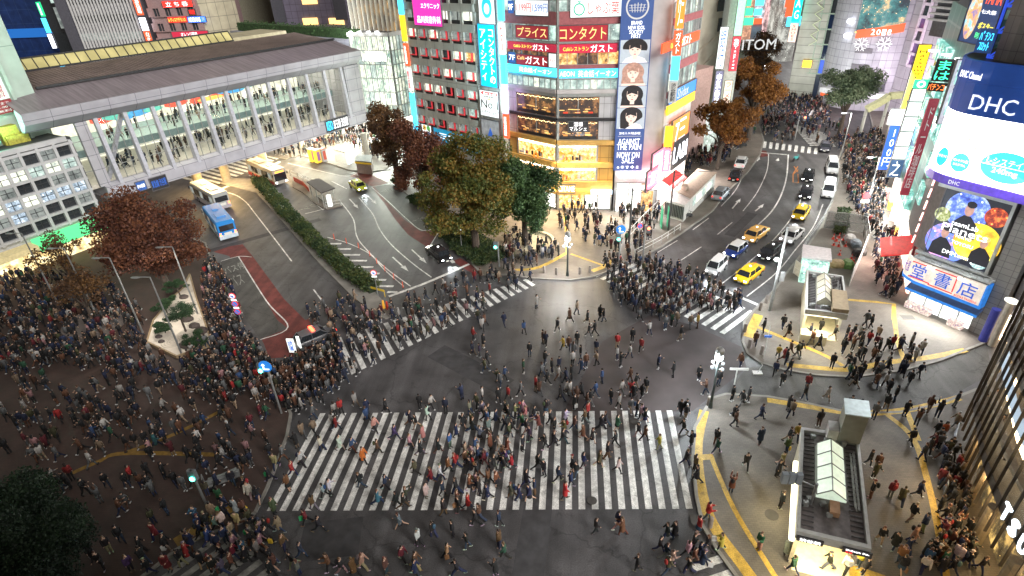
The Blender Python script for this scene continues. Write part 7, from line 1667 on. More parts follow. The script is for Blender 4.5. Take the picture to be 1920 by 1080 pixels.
    SHAPES[kind] = dict(L=L, W=W_, H=Hh, body=body, glass=green.mesh('windows', glassc), roof=roof, wheel=wh.mesh('wheel', tyre), rim=rim.mesh('rim', rimm), mir=mir, head=head.mesh('headlight', hl), headoff=head.mesh('headlight', hl_off), tail=tail.mesh('tail_light', tlm), plate=plate.mesh('number_plate', platem), hlz=hlz, belt=belt, grille=bump.mesh('grille', darkm), arch=arch.mesh('wheel_arch', tyre))
    return SHAPES[kind]
def car(kind, front, rear, mat, label, roofmat=None, taxi=None, on=True, cat='car', name='parked_car', stripe=None):
    s = car_meshes(kind); f, r = G(*front, .0), G(*rear, .0); d = (f-r).normalized(); c = (f+r)/2-d*s['L']/2
    t_ = thing(name, label, cat, (c.x, c.y, .0), math.atan2(d.y, d.x), 'vehicles on the roads')
    s['body'].obj('body', mat, t_, True); link('windows', s['glass'], t_); s['roof'].obj('roof', roofmat or mat, t_); [q_.obj('mirror', mat, t_) for q_ in s['mir']]; link('grille', s['grille'], t_)
    link('wheel_arch', s['arch'], t_)
    for x in (s['L']*.19, s['L']*.81):
        for y in (-1, 1):
            w_ = link('wheel', s['wheel'], t_); w_.location = (x, y*(s['W']-.07), .31); link('rim', s['rim'], w_)
    for y in (-1, 1):
        h = link('headlight', s['head'] if on else s['headoff'], t_); h.location = (s['L']-.10, y*s['W']*.66, s['hlz'])
        h = link('tail_light', s['tail'], t_); h.location = (.04, y*s['W']*.70, s['belt']*.78)
    for x, z in ((s['L']+.04, .42), (-.0, .55)): p = link('number_plate', s['plate'], t_); p.location = (x, 0, z)
    if taxi:
        MB().ell((s['L']*.52, 0, s['H']+.1), .12, .16, .1, 8, 5).obj('roof_lamp', taxi, t_)
        if stripe:
            MB().box(s['L']*.20, s['L']*.62, -.04, .04, s['H']+.035, s['H']+.05).obj('stripe', stripe, t_)
            for y in (-1, 1): MB().box(.3, s['L']-.5, y*s['W']-.012*(1+y), y*s['W']+.012*(1-y)+.004*y, .60, .70).obj('stripe', stripe, t_)
    if on:
        la = bpy.data.lights.get('headlamp_beam') or bpy.data.lights.new('headlamp_beam', 'SPOT')
        la.energy = 260; la.spot_size = math.radians(70); la.spot_blend = .8; la.color = (.85, .95, 1); la.shadow_soft_size = .1
        lo = link('headlamp_beam', la, t_); lo.location = (s['L']+.15, 0, .6); lo.rotation_euler = (math.radians(78), 0, -PI/2)
    return t_
cp_ = lambda n, c, r=.25, m=0: M('paint_'+n, c, r, m, var=0)
ty, tg, bk_, wt, sv_, nv = cp_('yellow', (.72, .50, .02)), cp_('amber', (.75, .42, .10)), cp_('black', (.012, .012, .014), .15), cp_('white', (.62, .62, .62)), cp_('silver', (.38, .44, .50), .3, .5), cp_('navy', (.01, .03, .16), .2)
redm = M('red_stripe', (.55, .03, .02), .4, var=0); lampg = E_('taxi_lamp', (.9, 1, .8), 1.5); lampw = E_('taxi_lamp_white', (1, 1, 1), 1.5)
car('sedan', (1382, 537), (1424, 505), ty, 'yellow taxi with a red roof stripe, first at the stop line', taxi=lampg, name='taxi', cat='taxi', stripe=redm)
car('kei', (1325, 525), (1358, 494), wt, 'boxy white small van first at the stop line beside the yellow taxi')
car('hatch', (1362, 488), (1394, 464), nv, 'dark blue hatchback with a white roof behind the boxy white small van', roofmat=wt)
car('sedan', (1398, 458), (1434, 434), tg, 'amber taxi behind the dark blue hatchback', taxi=lampg, name='taxi', cat='taxi')
car('sedan', (1428, 492), (1464, 466), bk_, 'black taxi with red lights directly behind the first yellow taxi', taxi=lampw, name='taxi', cat='taxi')
car('coupe', (1470, 459), (1496, 436), wt, 'white car right of the amber taxi')
car('sedan', (1492, 418), (1509, 392), ty, 'yellow taxi in the curve behind the white car', taxi=lampg, name='taxi', cat='taxi', stripe=redm)
car('sedan', (1506, 381), (1514, 353), bk_, 'black taxi just behind the yellow taxi in the curve', taxi=lampw, name='taxi', cat='taxi')
car('sedan', (1510, 349), (1518, 322), bk_, 'farther black taxi, second behind the yellow taxi in the curve', taxi=lampw, name='taxi', cat='taxi')
car('van', (1547, 384), (1556, 345), cp_('pearl', (.55, .57, .58)), 'silver white van parked at the right kerb, the nearer of two vans', on=False)
car('van', (1560, 338), (1556, 305), wt, 'white van at the right kerb, the farther of two vans', on=False)
car('wagon', (1362, 358), (1339, 382), sv_, 'silver blue hatchback parked beside the long low white building', on=False)
car('coupe', (1383, 322), (1372, 349), bk_, 'black car with lit tail lights ahead of the silver blue hatchback', on=False)
car('coupe', (1393, 300), (1383, 322), wt, 'white car under the orange autumn tree by the left kerb', on=False)
car('sedan', (841, 496), (806, 470), bk_, 'black taxi waiting at the stop line beside the grass strip', taxi=lampw, name='taxi', cat='taxi')
car('sedan', (684, 363), (660, 345), cp_('green_yellow', (.42, .46, .04)), 'green yellow taxi with bright headlights coming down the bus road', taxi=lampw, name='taxi', cat='taxi')
for k, (px, py, m, lab) in enumerate(((1387, 128, redm, 'red car in the far traffic left'), (1402, 133, wt, 'white car in the far traffic middle'), (1436, 130, tg, 'amber car in the far traffic right'), (1388, 142, bk_, 'black car in the far traffic nearest left'), (1544, 285, cp_('ink', (.03, .03, .04)), 'dark police style car among the crowd at the far zebra'))):
    car('sedan', (px+1, py), (px+2, py-9), m, lab, on=k in (1, 2))
pcx = car('sedan', (572, 648), (606, 634), cp_('slate', (.10, .10, .11)), 'dark patrol car with a red beacon bar buried in the crowd', on=False)
MB().box(2.1, 2.4, -.5, .5, 1.5, 1.68).obj('beacon_bar', E_('beacon_red', (1, .05, .02), 9), pcx)
# motorbikes
for k, (px, py, lab) in enumerate(((1284, 412, 'dark motorbike at the kerb by the low white building'), (1390, 278, 'dark motorbike under the orange autumn tree'), (1488, 303, 'teal delivery motorbike riding toward the far zebra'))):
    t_ = thing('motorbike', lab, 'motorbike', G(px, py, 0), .7)
    for x in (0, 1.25): w_ = MB().bar((x, -.06, .3), (x, .06, .3), .3, n=12).obj('wheel', tyre, t_)
    MB().beam((.2, 0, .55), (1.0, 0, .6), .25, .3).bar((1.25, 0, .3), (1.05, 0, .95), .04).bar((1.05, -.3, 1.0), (1.05, .3, 1.0), .03).beam((-.1, 0, .75), (.6, 0, .8), .28, .12).obj('frame', darkm if k < 2 else M('teal_plastic', (.05, .3, .3), .4), t_)
# buses
def bus(front, rear, col, low, label, L=10.5, roofc=None, tail=False):
    f, r = G(*front, 0), G(*rear, 0); d = (f-r).normalized(); c = (f+r)/2-d*L/2
    t_ = thing('bus', label, 'bus', (c.x, c.y, 0), math.atan2(d.y, d.x), 'vehicles on the roads')
    mb = MB(); W_ = 1.22
    rs = []
    for x, zi, wi in ((0, .05, .94), (.15, 0, 1), (L-.25, 0, 1), (L, .08, .93)):
        rs.append([(x, -W_*wi, .35+zi), (x, -W_*wi, 2.75), (x, -W_*wi*.9, 2.95-zi), (x, W_*wi*.9, 2.95-zi), (x, W_*wi, 2.75), (x, W_*wi, .35+zi)])
    mb.rings(rs).obj('body', col, t_)
    MB().box(-.02, L-.3, -W_-.015, W_+.015, .32, .95).obj('skirt', low, t_)
    for s_ in (-1, 1):
        for k in range(7): o = MB().box(0, 1.12, -.012, .012, 1.25, 2.35).obj('window', glassc if k % 3 else win_grey, t_); o.location = (.6+k*1.28, s_*(W_+.01), 0)
    MB().box(L-.06, L+.03, -1.05, 1.05, 1.0, 2.3).obj('windscreen', glassc, t_); MB().box(L-.08, L+.02, -.8, .8, 2.38, 2.68).obj('destination_board', E_('dest_orange', (1, .35, .05), 1.6), t_)
    MB().box(-.04, .04, -.95, .95, 1.5, 2.35).obj('rear_window', glassc, t_)
    MB().box(L*.2, L*.42, -.6, .6, 2.9, 3.1).box(L*.62, L*.70, -.4, .4, 2.9, 3.05).obj('roof_unit', roofc or col, t_)
    for x in (2.0, L-2.4):
        for y in (-1, 1): w_ = MB().bar((0, -.14, 0), (0, .14, 0), .48, n=16).obj('wheel', tyre, t_); w_.location = (x, y*1.12, .48); MB().bar((0, -.15, 0), (0, .15, 0), .25, n=10).obj('rim', rimm, w_)
    for y in (-1, 1):
        MB().ell((L+.0, y*.9, .75), .06, .16, .12, 8, 5).obj('headlight', hl if not tail else hl_off, t_); MB().box(-.06, 0, y*1.0-.12, y*1.0+.12, .9, 1.3).obj('tail_light', E_('bus_tail', (1, .15, .05), 4), t_)
        MB().box(L-.1, L+.1, y*1.35-.08, y*1.35+.08, 1.9, 2.3).obj('mirror', darkm, t_)
    MB().box(-.05, -.01, -.5, .5, .85, 1.25).obj('rear_lettering_panel', platem, t_)
    return t_
bus((541, 353), (470, 322), cp_('bus_white', (.34, .32, .28)), M('bus_red', (.35, .04, .04), .4), 'white and red bus facing the crossing beside the hedge island', L=10.3)
bus((372, 366), (428, 398), cp_('bus_silver', (.33, .35, .34)), M('bus_silver_low', (.35, .33, .36), .4), 'silver white bus seen from behind at the bus stop', tail=True, L=9.5)
bus((398, 408), (440, 460), cp_('bus_blue', (.02, .20, .55)), M('bus_blue_low', (.45, .55, .62), .4), 'bright blue bus seen from behind beside the big maroon tree', tail=True, L=8.5)
# ================================================================ TREES AND PLANTING
def leafmat(name, c1, c2, c3):
    m = bpy.data.materials.new(name); m.use_nodes = True; t = m.node_tree; b = t.nodes['Principled BSDF']; b.inputs['Roughness'].default_value = .7
    b.inputs['Subsurface Weight'].default_value = 0
    g = t.nodes.new('ShaderNodeNewGeometry'); tc = t.nodes.new('ShaderNodeTexCoord'); nz = t.nodes.new('ShaderNodeTexNoise'); nz.inputs['Scale'].default_value = .45; nz.inputs['Detail'].default_value = 3
    t.links.new(tc.outputs['Object'], nz.inputs[0])
    a = t.nodes.new('ShaderNodeMath'); a.operation = 'MULTIPLY_ADD'; a.inputs[1].default_value = .35
    t.links.new(g.outputs['Random Per Island'], a.inputs[0]); t.links.new(nz.outputs[0], a.inputs[2])
    cr = t.nodes.new('ShaderNodeValToRGB'); e = cr.color_ramp.elements; e[0].position = .45; e[0].color = (*c1, 1); e[1].position = .85; e[1].color = (*c3, 1); k = e.new(.65); k.color = (*c2, 1)
    t.links.new(a.outputs[0], cr.inputs[0]); t.links.new(cr.outputs[0], b.inputs['Base Color'])
    tr = t.nodes.new('ShaderNodeBsdfTranslucent'); t.links.new(cr.outputs[0], tr.inputs['Color']); mx = t.nodes.new('ShaderNodeMixShader'); mx.inputs[0].default_value = .25
    out = t.nodes['Material Output']; t.links.new(b.outputs[0], mx.inputs[1]); t.links.new(tr.outputs[0], mx.inputs[2]); t.links.new(mx.outputs[0], out.inputs['Surface'])
    return m
LM = dict(maroon=leafmat('maroon_leaves', (.045, .016, .011), (.10, .034, .020), (.16, .06, .025)), olive=leafmat('olive_orange_leaves', (.045, .068, .012), (.10, .11, .018), (.20, .12, .018)),
          brown=leafmat('brown_leaves', (.04, .022, .014), (.09, .045, .02), (.14, .07, .02)), green=leafmat('green_leaves', (.012, .035, .012), (.03, .07, .02), (.06, .11, .03)),
          orange=leafmat('orange_leaves', (.10, .04, .012), (.22, .09, .02), (.34, .15, .03)), pale=leafmat('glare_washed_leaves', (.04, .07, .04), (.09, .13, .07), (.16, .2, .12)), dark=leafmat('dark_green_leaves', (.003, .010, .005), (.007, .020, .009), (.014, .034, .012)),
          hedge=leafmat('hedge_leaves', (.012, .03, .01), (.03, .06, .015), (.07, .085, .02)), pine=leafmat('pine_leaves', (.01, .03, .012), (.02, .055, .02), (.045, .09, .03)))
bark = M('bark', (.06, .045, .035), .9, var=.3, scale=4)
def leaves(nr, centres, n, size, flat=1.0):
    """n leaf clumps scattered near the surfaces of the given lobes; numpy arrays"""
    cs = np.array([c[:3] for c in centres]); rs = np.array([c[3] for c in centres]); w_ = rs**2; w_ = w_/w_.sum()
    idx = nr.choice(len(cs), n, p=w_)
    d = nr.normal(size=(n, 3)); d /= np.linalg.norm(d, axis=1)[:, None]
    rad = rs[idx]*(.25+1.0*nr.random(n)**.8)
    p = cs[idx]+d*rad[:, None]*np.array([1, 1, flat])
    a = nr.normal(size=(n, 3)); a /= np.linalg.norm(a, axis=1)[:, None]
    b = np.cross(a, nr.normal(size=(n, 3))); b /= np.linalg.norm(b, axis=1)[:, None]
    s = size*(.6+.8*nr.random(n))[:, None]
    v = np.stack([p-a*s-b*s*.2, p-b*s*.7, p+a*s, p+b*s*.7], 1).reshape(-1, 3)
    f = np.arange(n*4).reshape(-1, 4)
    return v, f
def np_mesh(name, v, f, mat):
    me = bpy.data.meshes.new(name); n = len(v); k = len(f)
    me.vertices.add(n); me.vertices.foreach_set('co', v.astype(np.float32).ravel())
    me.loops.add(k*f.shape[1]); me.loops.foreach_set('vertex_index', f.astype(np.int32).ravel())
    me.polygons.add(k); me.polygons.foreach_set('loop_start', np.arange(k, dtype=np.int32)*f.shape[1])
    me.update(calc_edges=True); me.validate(); me.materials.append(mat); return me
def tree(label, gx, gy, h, cr, mat, seed, n=9000, size=.26, lobes=26, flat=.75, trunk_h=None, name='broadleaf_tree', lean=(0, 0), cz=None, airy=1.0):
    g = G(gx, gy, .1) if not isinstance(gx, Vector) else gx
    nr = np.random.default_rng(seed); t_ = thing(name, label, 'tree', g)
    cz = cz or h*.62; th_ = trunk_h or h*.35
    cl_ = []
    for k in range(lobes):
        d = nr.normal(size=3); d /= np.linalg.norm(d); rr_ = cr*(.30+.62*nr.random())
        cl_.append((lean[0]+d[0]*rr_, lean[1]+d[1]*rr_, cz+d[2]*rr_*(h-cz)/cr*1.0, cr*(.14+.20*nr.random())))
    v, f = leaves(nr, cl_, int(n*1.7), size*.62, flat)
    keep = v[f[:, 0], 2] > th_*.55; f = f[keep]; v = v[f.ravel()]; f = np.arange(len(v)).reshape(-1, 4)
    link('crown', np_mesh('crown', v, f, LM[mat]), t_)
    mb = MB().bar((0, 0, -.2), (lean[0]*.3, lean[1]*.3, th_), .035*h, .024*h, 9)
    for k in range(0, lobes, 2):
        c = cl_[k]; m_ = (lean[0]*.3+c[0]*.35, lean[1]*.3+c[1]*.35, th_+(c[2]-th_)*.5)
        mb.bar((lean[0]*.3, lean[1]*.3, th_*.95), m_, .014*h, .009*h, 6); mb.bar(m_, c[:3], .009*h, .003*h, 5)
    mb.obj('trunk', bark, t_)
    return t_
tree('big maroon tree standing on the left plaza in front of the covered passage', 318, 548, 12.3, 6.0, 'maroon', 1, 24000, .24, 44, .8, cz=7.4)
tree('big olive and orange tree in front of the grey office building', 893, 470, 15.5, 6.2, 'olive', 2, 26000, .26, 46, .85, cz=8.6)
tree('dense dark green tree just left of the golden cosmetics shop', 985, 462, 13.5, 4.6, 'green', 3, 17000, .24, 34, .95, cz=7.6)
tree('maroon tree between the olive tree and the brown one by the kiosk', 798, 388, 13.5, 5.0, 'maroon', 4, 11000, .26, 30, .9, cz=7.5, airy=.7)
tree('thin brown leaved tree beside the small grey kiosk', 748, 352, 16.5, 4.4, 'brown', 5, 10000, .26, 28, 1.0, cz=10)
tree('orange brown autumn tree on the kerb above the long low building', 1345, 318, 11.5, 4.5, 'orange', 6, 9500, .28, 30, .8, cz=8)
tree('orange autumn tree farther up the head street by its left kerb', 1402, 262, 16.5, 5.0, 'orange', 7, 10000, .30, 30, .8, cz=10)
tree('pale green tree in the white glare before the cylindrical tower', 1572, 258, 13, 5.6, 'pale', 8, 9000, .28, 26, .8, cz=9.5)  # leaf tones lightened, the wash of the glare is in the colour
tree('bare brown street tree beneath the hanging white letters', 1425, 150, 13, 6, 'brown', 9, 5000, .35, 24, .8, cz=8)
tree('dark evergreen filling the bottom left corner of the picture', Vector(G(38, 1000, 5.0)[:2]+(.1,)), 0, 9.6, 3.6, 'dark', 10, 52000, .14, 60, 1.0, cz=5.2, name='evergreen_tree')
tree('small bare branched tree in the round planter on the left plaza', 180, 610, 7, 3.2, 'brown', 11, 1500, .2, 20, .8, cz=5)
tree('thin dark tree at the left plaza edge beside the food kiosk', 150, 560, 8, 3.0, 'brown', 12, 1300, .2, 20, .8, cz=6)
for k, (px, py, h, r) in enumerate(((340, 560, 2.4, 1.5), (315, 590, 2.0, 1.5), (350, 625, 3.6, 1.9), (312, 628, 1.5, 1.2), (372, 655, 1.6, 1.7))):
    tree(['flat topped garden pine at the back of the sand garden', 'low rounded shrub left of the middle pine', 'tallest garden pine in the middle of the sand garden', 'low shrub at the left end of the sand garden', 'wide dark shrub at the front of the sand garden'][k], px, py, h, r, 'pine', 20+k, 3500, .09, 12, .5, name='garden_pine', cz=h*.75, trunk_h=h*.5)
def hedge(name, label, pts, wd, h, n, mat='hedge', seed=1, core=True, size=.13, cat='hedge'):
    nr = np.random.default_rng(seed); p = [G(x, y, .15).to_2d() for x, y in pts]; t_ = thing(name, label, cat)
    seg = [(a, b, (b-a).length) for a, b in zip(p[:-1], p[1:])]; tot = sum(s[2] for s in seg); cs = []
    for a, b, L in seg:
        k = max(2, int(L/.8))
        for i in range(k):
            q_ = a.lerp(b, (i+.5)/k); d = (b-a).normalized(); nn_ = Vector((-d.y, d.x))
            for o_ in (-.25, .25): cs.append((q_.x+nn_.x*wd*o_+nr.normal()*.1, q_.y+nn_.y*wd*o_+nr.normal()*.1, .15+h*(.5+nr.random()*.12), wd*(.36+.1*nr.random())))
    v, f = leaves(nr, cs, n, size, h/wd*.9)
    link('foliage', np_mesh('foliage', v, f, LM[mat]), t_)
    mb = MB()
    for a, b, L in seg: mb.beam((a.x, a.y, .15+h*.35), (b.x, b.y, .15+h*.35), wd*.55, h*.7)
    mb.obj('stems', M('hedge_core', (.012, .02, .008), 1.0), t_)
hedge('hedge', 'long dark hedge running down the median island of the bus road', [(485, 343), (530, 395), (600, 468), (660, 520), (700, 548)], 1.7, 1.5, 26000, seed=31)
hedge('ground_cover', 'low green planting strip beside the black taxi', [(842, 437), (872, 466), (915, 492)], 2.4, .6, 9000, seed=32, cat='planting')
hedge('ground_cover', 'low shrubs at the kerb under the maroon tree', [(775, 372), (790, 385)], 1.8, .8, 2500, seed=33, cat='planting')
hedge('ground_cover', 'small dark shrubs in the kerb bed under the thin brown tree', [(744, 340), (757, 352)], 1.6, .9, 2500, seed=34, cat='planting')
hedge('ground_cover', 'dark shrubs under the olive and orange tree', [(870, 440), (900, 462), (935, 488)], 2.6, .9, 7000, seed=35, cat='planting')
hedge('ground_cover', 'planted kerb boxes beside the silver white van', [(1583, 395), (1572, 440)], 1.2, .7, 2500, seed=36, cat='planting')
# ================================================================ PEOPLE
skinM = M('skin', (.50, .32, .23), .5, var=.05); cloth = M('cloth', rough=.85, objcol=True, var=.18, scale=6); hairM = M('hair', rough=.5, objcol=True, var=.2, scale=20); shoeM = M('shoe', rough=.5, objcol=True, var=0)
def V3(*a): return Vector(a)
def remesh(mb, vox, name, mat, dec=None):
    me = mb.mesh('tmp'); ob = bpy.data.objects.new('tmp', me); COL.objects.link(ob)
    md = ob.modifiers.new('r', 'REMESH'); md.mode = 'VOXEL'; md.voxel_size = vox; md.use_smooth_shade = True
    sm_ = ob.modifiers.new('s', 'SMOOTH'); sm_.factor = .5; sm_.iterations = 2
    dg = bpy.context.evaluated_depsgraph_get(); out = bpy.data.meshes.new_from_object(ob.evaluated_get(dg))
    bpy.data.objects.remove(ob); bpy.data.meshes.remove(me); out.name = name; out.materials.clear(); out.materials.append(mat); return out
def skeleton(stride, armL, armR, lean, elL=.3, elR=.3, turn=0):
    """joint positions, facing +X. stride: front leg angle; arm: forward angle of the upper arm; el: elbow bend"""
    j = {}; hip = V3(0, 0, .90)
    for s_, nm in ((1, 'L'), (-1, 'R')):
        a = stride*s_; kb = .10+(.55*abs(stride) if a < 0 else .05)
        h = hip+V3(0, .095*s_, -.02); k = h+V3(math.sin(a), 0, -math.cos(a))*.43; b = a-kb
        an = k+V3(math.sin(b), 0, -math.cos(b))*.40; j['h'+nm], j['k'+nm], j['a'+nm] = h, k, an
        tp = b*.6 if a < 0 else b+.15
        j['t'+nm] = an+V3(math.cos(tp)*.17, .01*s_, math.sin(tp)*.17-.04); j['e'+nm] = an+V3(-.05, 0, -.04)
    low = min(j['aL'].z, j['aR'].z); dz = .085-low
    j['hip'] = hip; j['ch'] = hip+V3(math.sin(lean)*.36, 0, .36); j['sh'] = hip+V3(math.sin(lean)*.5, 0, .51); j['nk'] = hip+V3(math.sin(lean)*.55, 0, .59)
    j['hd'] = hip+V3(math.sin(lean)*.62+.02, 0, .715)
    for s_, nm, ar, el in ((1, 'L', armL, elL), (-1, 'R', armR, elR)):
        sh = j['sh']+V3(0, .185*s_, -.01); e = sh+V3(math.sin(ar), .10*s_*math.cos(ar), -math.cos(ar))*.285
        f = ar+el; w_ = e+V3(math.sin(f), -.12*s_*min(1, el), -math.cos(f))*.25; j['s'+nm], j['l'+nm], j['w'+nm] = sh, e, w_
        j['f'+nm] = w_+(w_-e).normalized()*.16
    for k in j: j[k] = j[k]+V3(0, 0, dz)
    return j
def tube(mb, pts, n=8):
    for (a, ra), (b, rb) in zip(pts[:-1], pts[1:]):
        mb.bar(a, b, ra, rb, n); mb.ell(b, rb, rb, rb, n, 5)
    mb.ell(pts[0][0], pts[0][1], pts[0][1], pts[0][1], n, 5)
def torso(mb, j, grow, z0, z1, flare=0):
    c = [(j['hip']+V3(0, 0, z0), .115+flare, .165+flare), (j['hip']+V3(0, 0, .02), .115+flare*.4, .165+flare*.3), (j['hip'].lerp(j['ch'], .5), .10, .14), (j['ch'], .115, .165), (j['sh'], .10, .175), (j['sh']+V3(0, 0, z1), .05, .07)]
    if z0 > -.05: c = c[1:]
    mb.rings([[(p.x+(a+grow)*math.cos(t*PI/6), p.y+(b+grow)*math.sin(t*PI/6), p.z) for t in range(12)] for p, a, b in c])
def body_mesh(j):
    mb = MB(); torso(mb, j, 0, 0, .07); hd = j['hd']
    mb.bar(j['sh'], j['hd'], .055, .05, 10); mb.ell(hd+V3(0, 0, .02), .095, .075, .11, 12, 9); mb.ell(hd+V3(.03, 0, -.05), .06, .055, .06, 10, 7)
    mb.ell(hd+V3(.10, 0, -.01), .022, .014, .025, 6, 5); mb.ell(hd+V3(.088, 0, -.055), .014, .025, .010, 6, 5)
    for s_ in (-1, 1): mb.ell(hd+V3(0, .078*s_, 0), .02, .012, .03, 6, 5)
    for nm in 'LR':
        s_ = 1 if nm == 'L' else -1
        tube(mb, [(j['s'+nm], .052), (j['l'+nm], .04), (j['w'+nm], .026)]); tube(mb, [(j['h'+nm], .085), (j['k'+nm], .056), (j['a'+nm], .038)]); tube(mb, [(j['e'+nm], .035), (j['t'+nm], .03)])
        w_, f = j['w'+nm], j['f'+nm]; d = (f-w_).normalized(); sd = d.cross(V3(0, s_, 0)); sd = sd.normalized() if sd.length > .1 else V3(1, 0, 0); pn = d.cross(sd).normalized()
        mb.bar(w_, w_+d*.08, .022, .034, 8); mb.ell(w_+d*.06, .036, .03, .036, 8, 5)
        for q, ln in ((-1.5, .062), (-.5, .075), (.5, .07), (1.5, .055)):
            b0 = w_+d*.08+sd*q*.019; m0 = b0+d*ln*.5+pn*.006*s_; mb.bar(b0, m0, .009, .0085, 6); mb.bar(m0, m0+d*ln*.45+pn*.02*s_, .0085, .007, 6)
        b0 = w_+d*.03+sd*.03; mb.bar(b0, b0+d*.035+sd*.03, .011, .009, 6); mb.bar(b0+d*.035+sd*.03, b0+d*.065+sd*.036, .009, .008, 6)
    return remesh(mb, .013, 'person', skinM)
def coat_mesh(j, kind):
    mb = MB(); ln = {'jacket': -.08, 'puffer': -.06, 'coat': -.42, 'hoodie': -.03}[kind]; g = {'jacket': .028, 'puffer': .055, 'coat': .035, 'hoodie': .03}[kind]
    torso(mb, j, g, ln, .03, .04 if kind == 'coat' else .01)
    for nm in 'LR': tube(mb, [(j['s'+nm], .062+g*.5), (j['l'+nm], .050+g*.5), (j['w'+nm], .042+g*.3)])
    mb.ell(j['nk']+V3(-.02, 0, -.03), .085, .09, .05, 10, 6)
    if kind == 'hoodie': mb.ell(j['nk']+V3(-.09, 0, -.0), .07, .10, .07, 10, 6)
    return remesh(mb, .024, 'coat' if kind == 'coat' else 'jacket', cloth)
def trouser_mesh(j, kind):
    mb = MB()
    if kind == 'skirt':
        mk = (j['kL']+j['kR'])/2; p = [(j['hip']+V3(0, 0, .06), .12, .16), (j['hip'], .14, .18), (V3(mk.x*.7, 0, j['hip'].z-.38), .22, .25), (V3(mk.x*.7, 0, j['hip'].z-.40), .20, .23)]
        mb.rings([[(c.x+a*math.cos(t*PI/6), c.y+b*math.sin(t*PI/6), c.z) for t in range(12)] for c, a, b in p])
        return remesh(mb, .024, 'skirt', cloth)
    w_ = {'slim': 0, 'wide': .03}[kind]
    mb.ell(j['hip']+V3(0, 0, .0), .13, .175, .12, 12, 7)
    for nm in 'LR': tube(mb, [(j['h'+nm], .10), (j['k'+nm], .070+w_), (j['a'+nm]+V3(0, 0, .02), .055+w_)])
    return remesh(mb, .024, 'trousers', cloth)
def hair_mesh(j, kind):
    hd = j['hd']; mb = MB()
    if kind == 'cap':
        mb.ell(hd+V3(-.01, 0, .065), .108, .09, .085, 12, 7); mb.ell(hd+V3(.09, 0, .05), .07, .06, .012, 8, 5)
    elif kind == 'hood': mb.ell(hd+V3(-.03, 0, .03), .115, .10, .125, 12, 8)
    else:
        mb.ell(hd+V3(-.018, 0, .05), .104, .088, .10, 12, 8)
        mb.ell(hd+V3(-.05, 0, -.01), .07, .08, .08, 10, 7)
        if kind == 'long': mb.ell(hd+V3(-.07, 0, -.10), .055, .10, .17, 10, 7)
    me = remesh(mb, .022, {'cap': 'hat', 'hood': 'hood'}.get(kind, 'hair'), hairM)
    return me
def eyes_mesh(j):
    mb = MB(); hd = j['hd']
    for s_ in (-1, 1): mb.ell(hd+V3(.088, .032*s_, .018), .008, .013, .008, 6, 5)
    return mb.mesh('eyes', T_black)
def shoes_mesh(j):
    mb = MB()
    for nm in 'LR': tube(mb, [(j['e'+nm]+V3(0, 0, .0), .045), (j['t'+nm]+V3(0, 0, .005), .042)])
    return remesh(mb, .022, 'shoes', shoeM)
POSES = [('walking', skeleton(.42, -.35, .35, .05)), ('walking', skeleton(-.40, .35, -.35, .06)), ('walking', skeleton(.25, -.2, .2, .02, .2, .5)), ('striding', skeleton(.55, -.5, .5, .10, .5, .5)),
         ('standing', skeleton(.03, .05, .0, 0, .1, .15)), ('standing', skeleton(-.06, .1, -.05, .02, .5, .1)), ('phone', skeleton(.04, .35, .05, .06, 1.5, .1)), ('phone', skeleton(.30, .35, .3, .06, 1.5, 1.3)), ('photo', skeleton(.03, 1.3, 1.25, -.03, 1.2, 1.2))]
PM = []
for nm, j in POSES:
    d = dict(name=nm, body=body_mesh(j), eyes=eyes_mesh(j), shoes=shoes_mesh(j), j=j)
    for k in ('jacket', 'puffer', 'coat', 'hoodie'): d[k] = coat_mesh(j, k)
    for k in ('slim', 'wide', 'skirt'): d[k] = trouser_mesh(j, k)
    for k in ('short', 'long', 'cap', 'hood'): d[k+'_h'] = hair_mesh(j, k)
    PM.append(d)
COLS = dict(k=('black', (.012, .012, .014)), n=('navy', (.012, .02, .06)), g=('grey', (.13, .135, .14)), w=('white', (.48, .46, .44)), r=('red', (.34, .02, .02)), b=('brown', (.12, .05, .025)), t=('beige', (.30, .215, .145)), o=('olive', (.06, .06, .025)),
            p=('pink', (.36, .19, .20)), u=('blue', (.03, .07, .18)), y=('yellow', (.50, .34, .05)), O=('orange', (.65, .12, .02)), e=('green', (.02, .09, .045)), m=('maroon', (.14, .015, .025)), v=('purple', (.05, .03, .08)), c=('teal', (.04, .18, .20)))
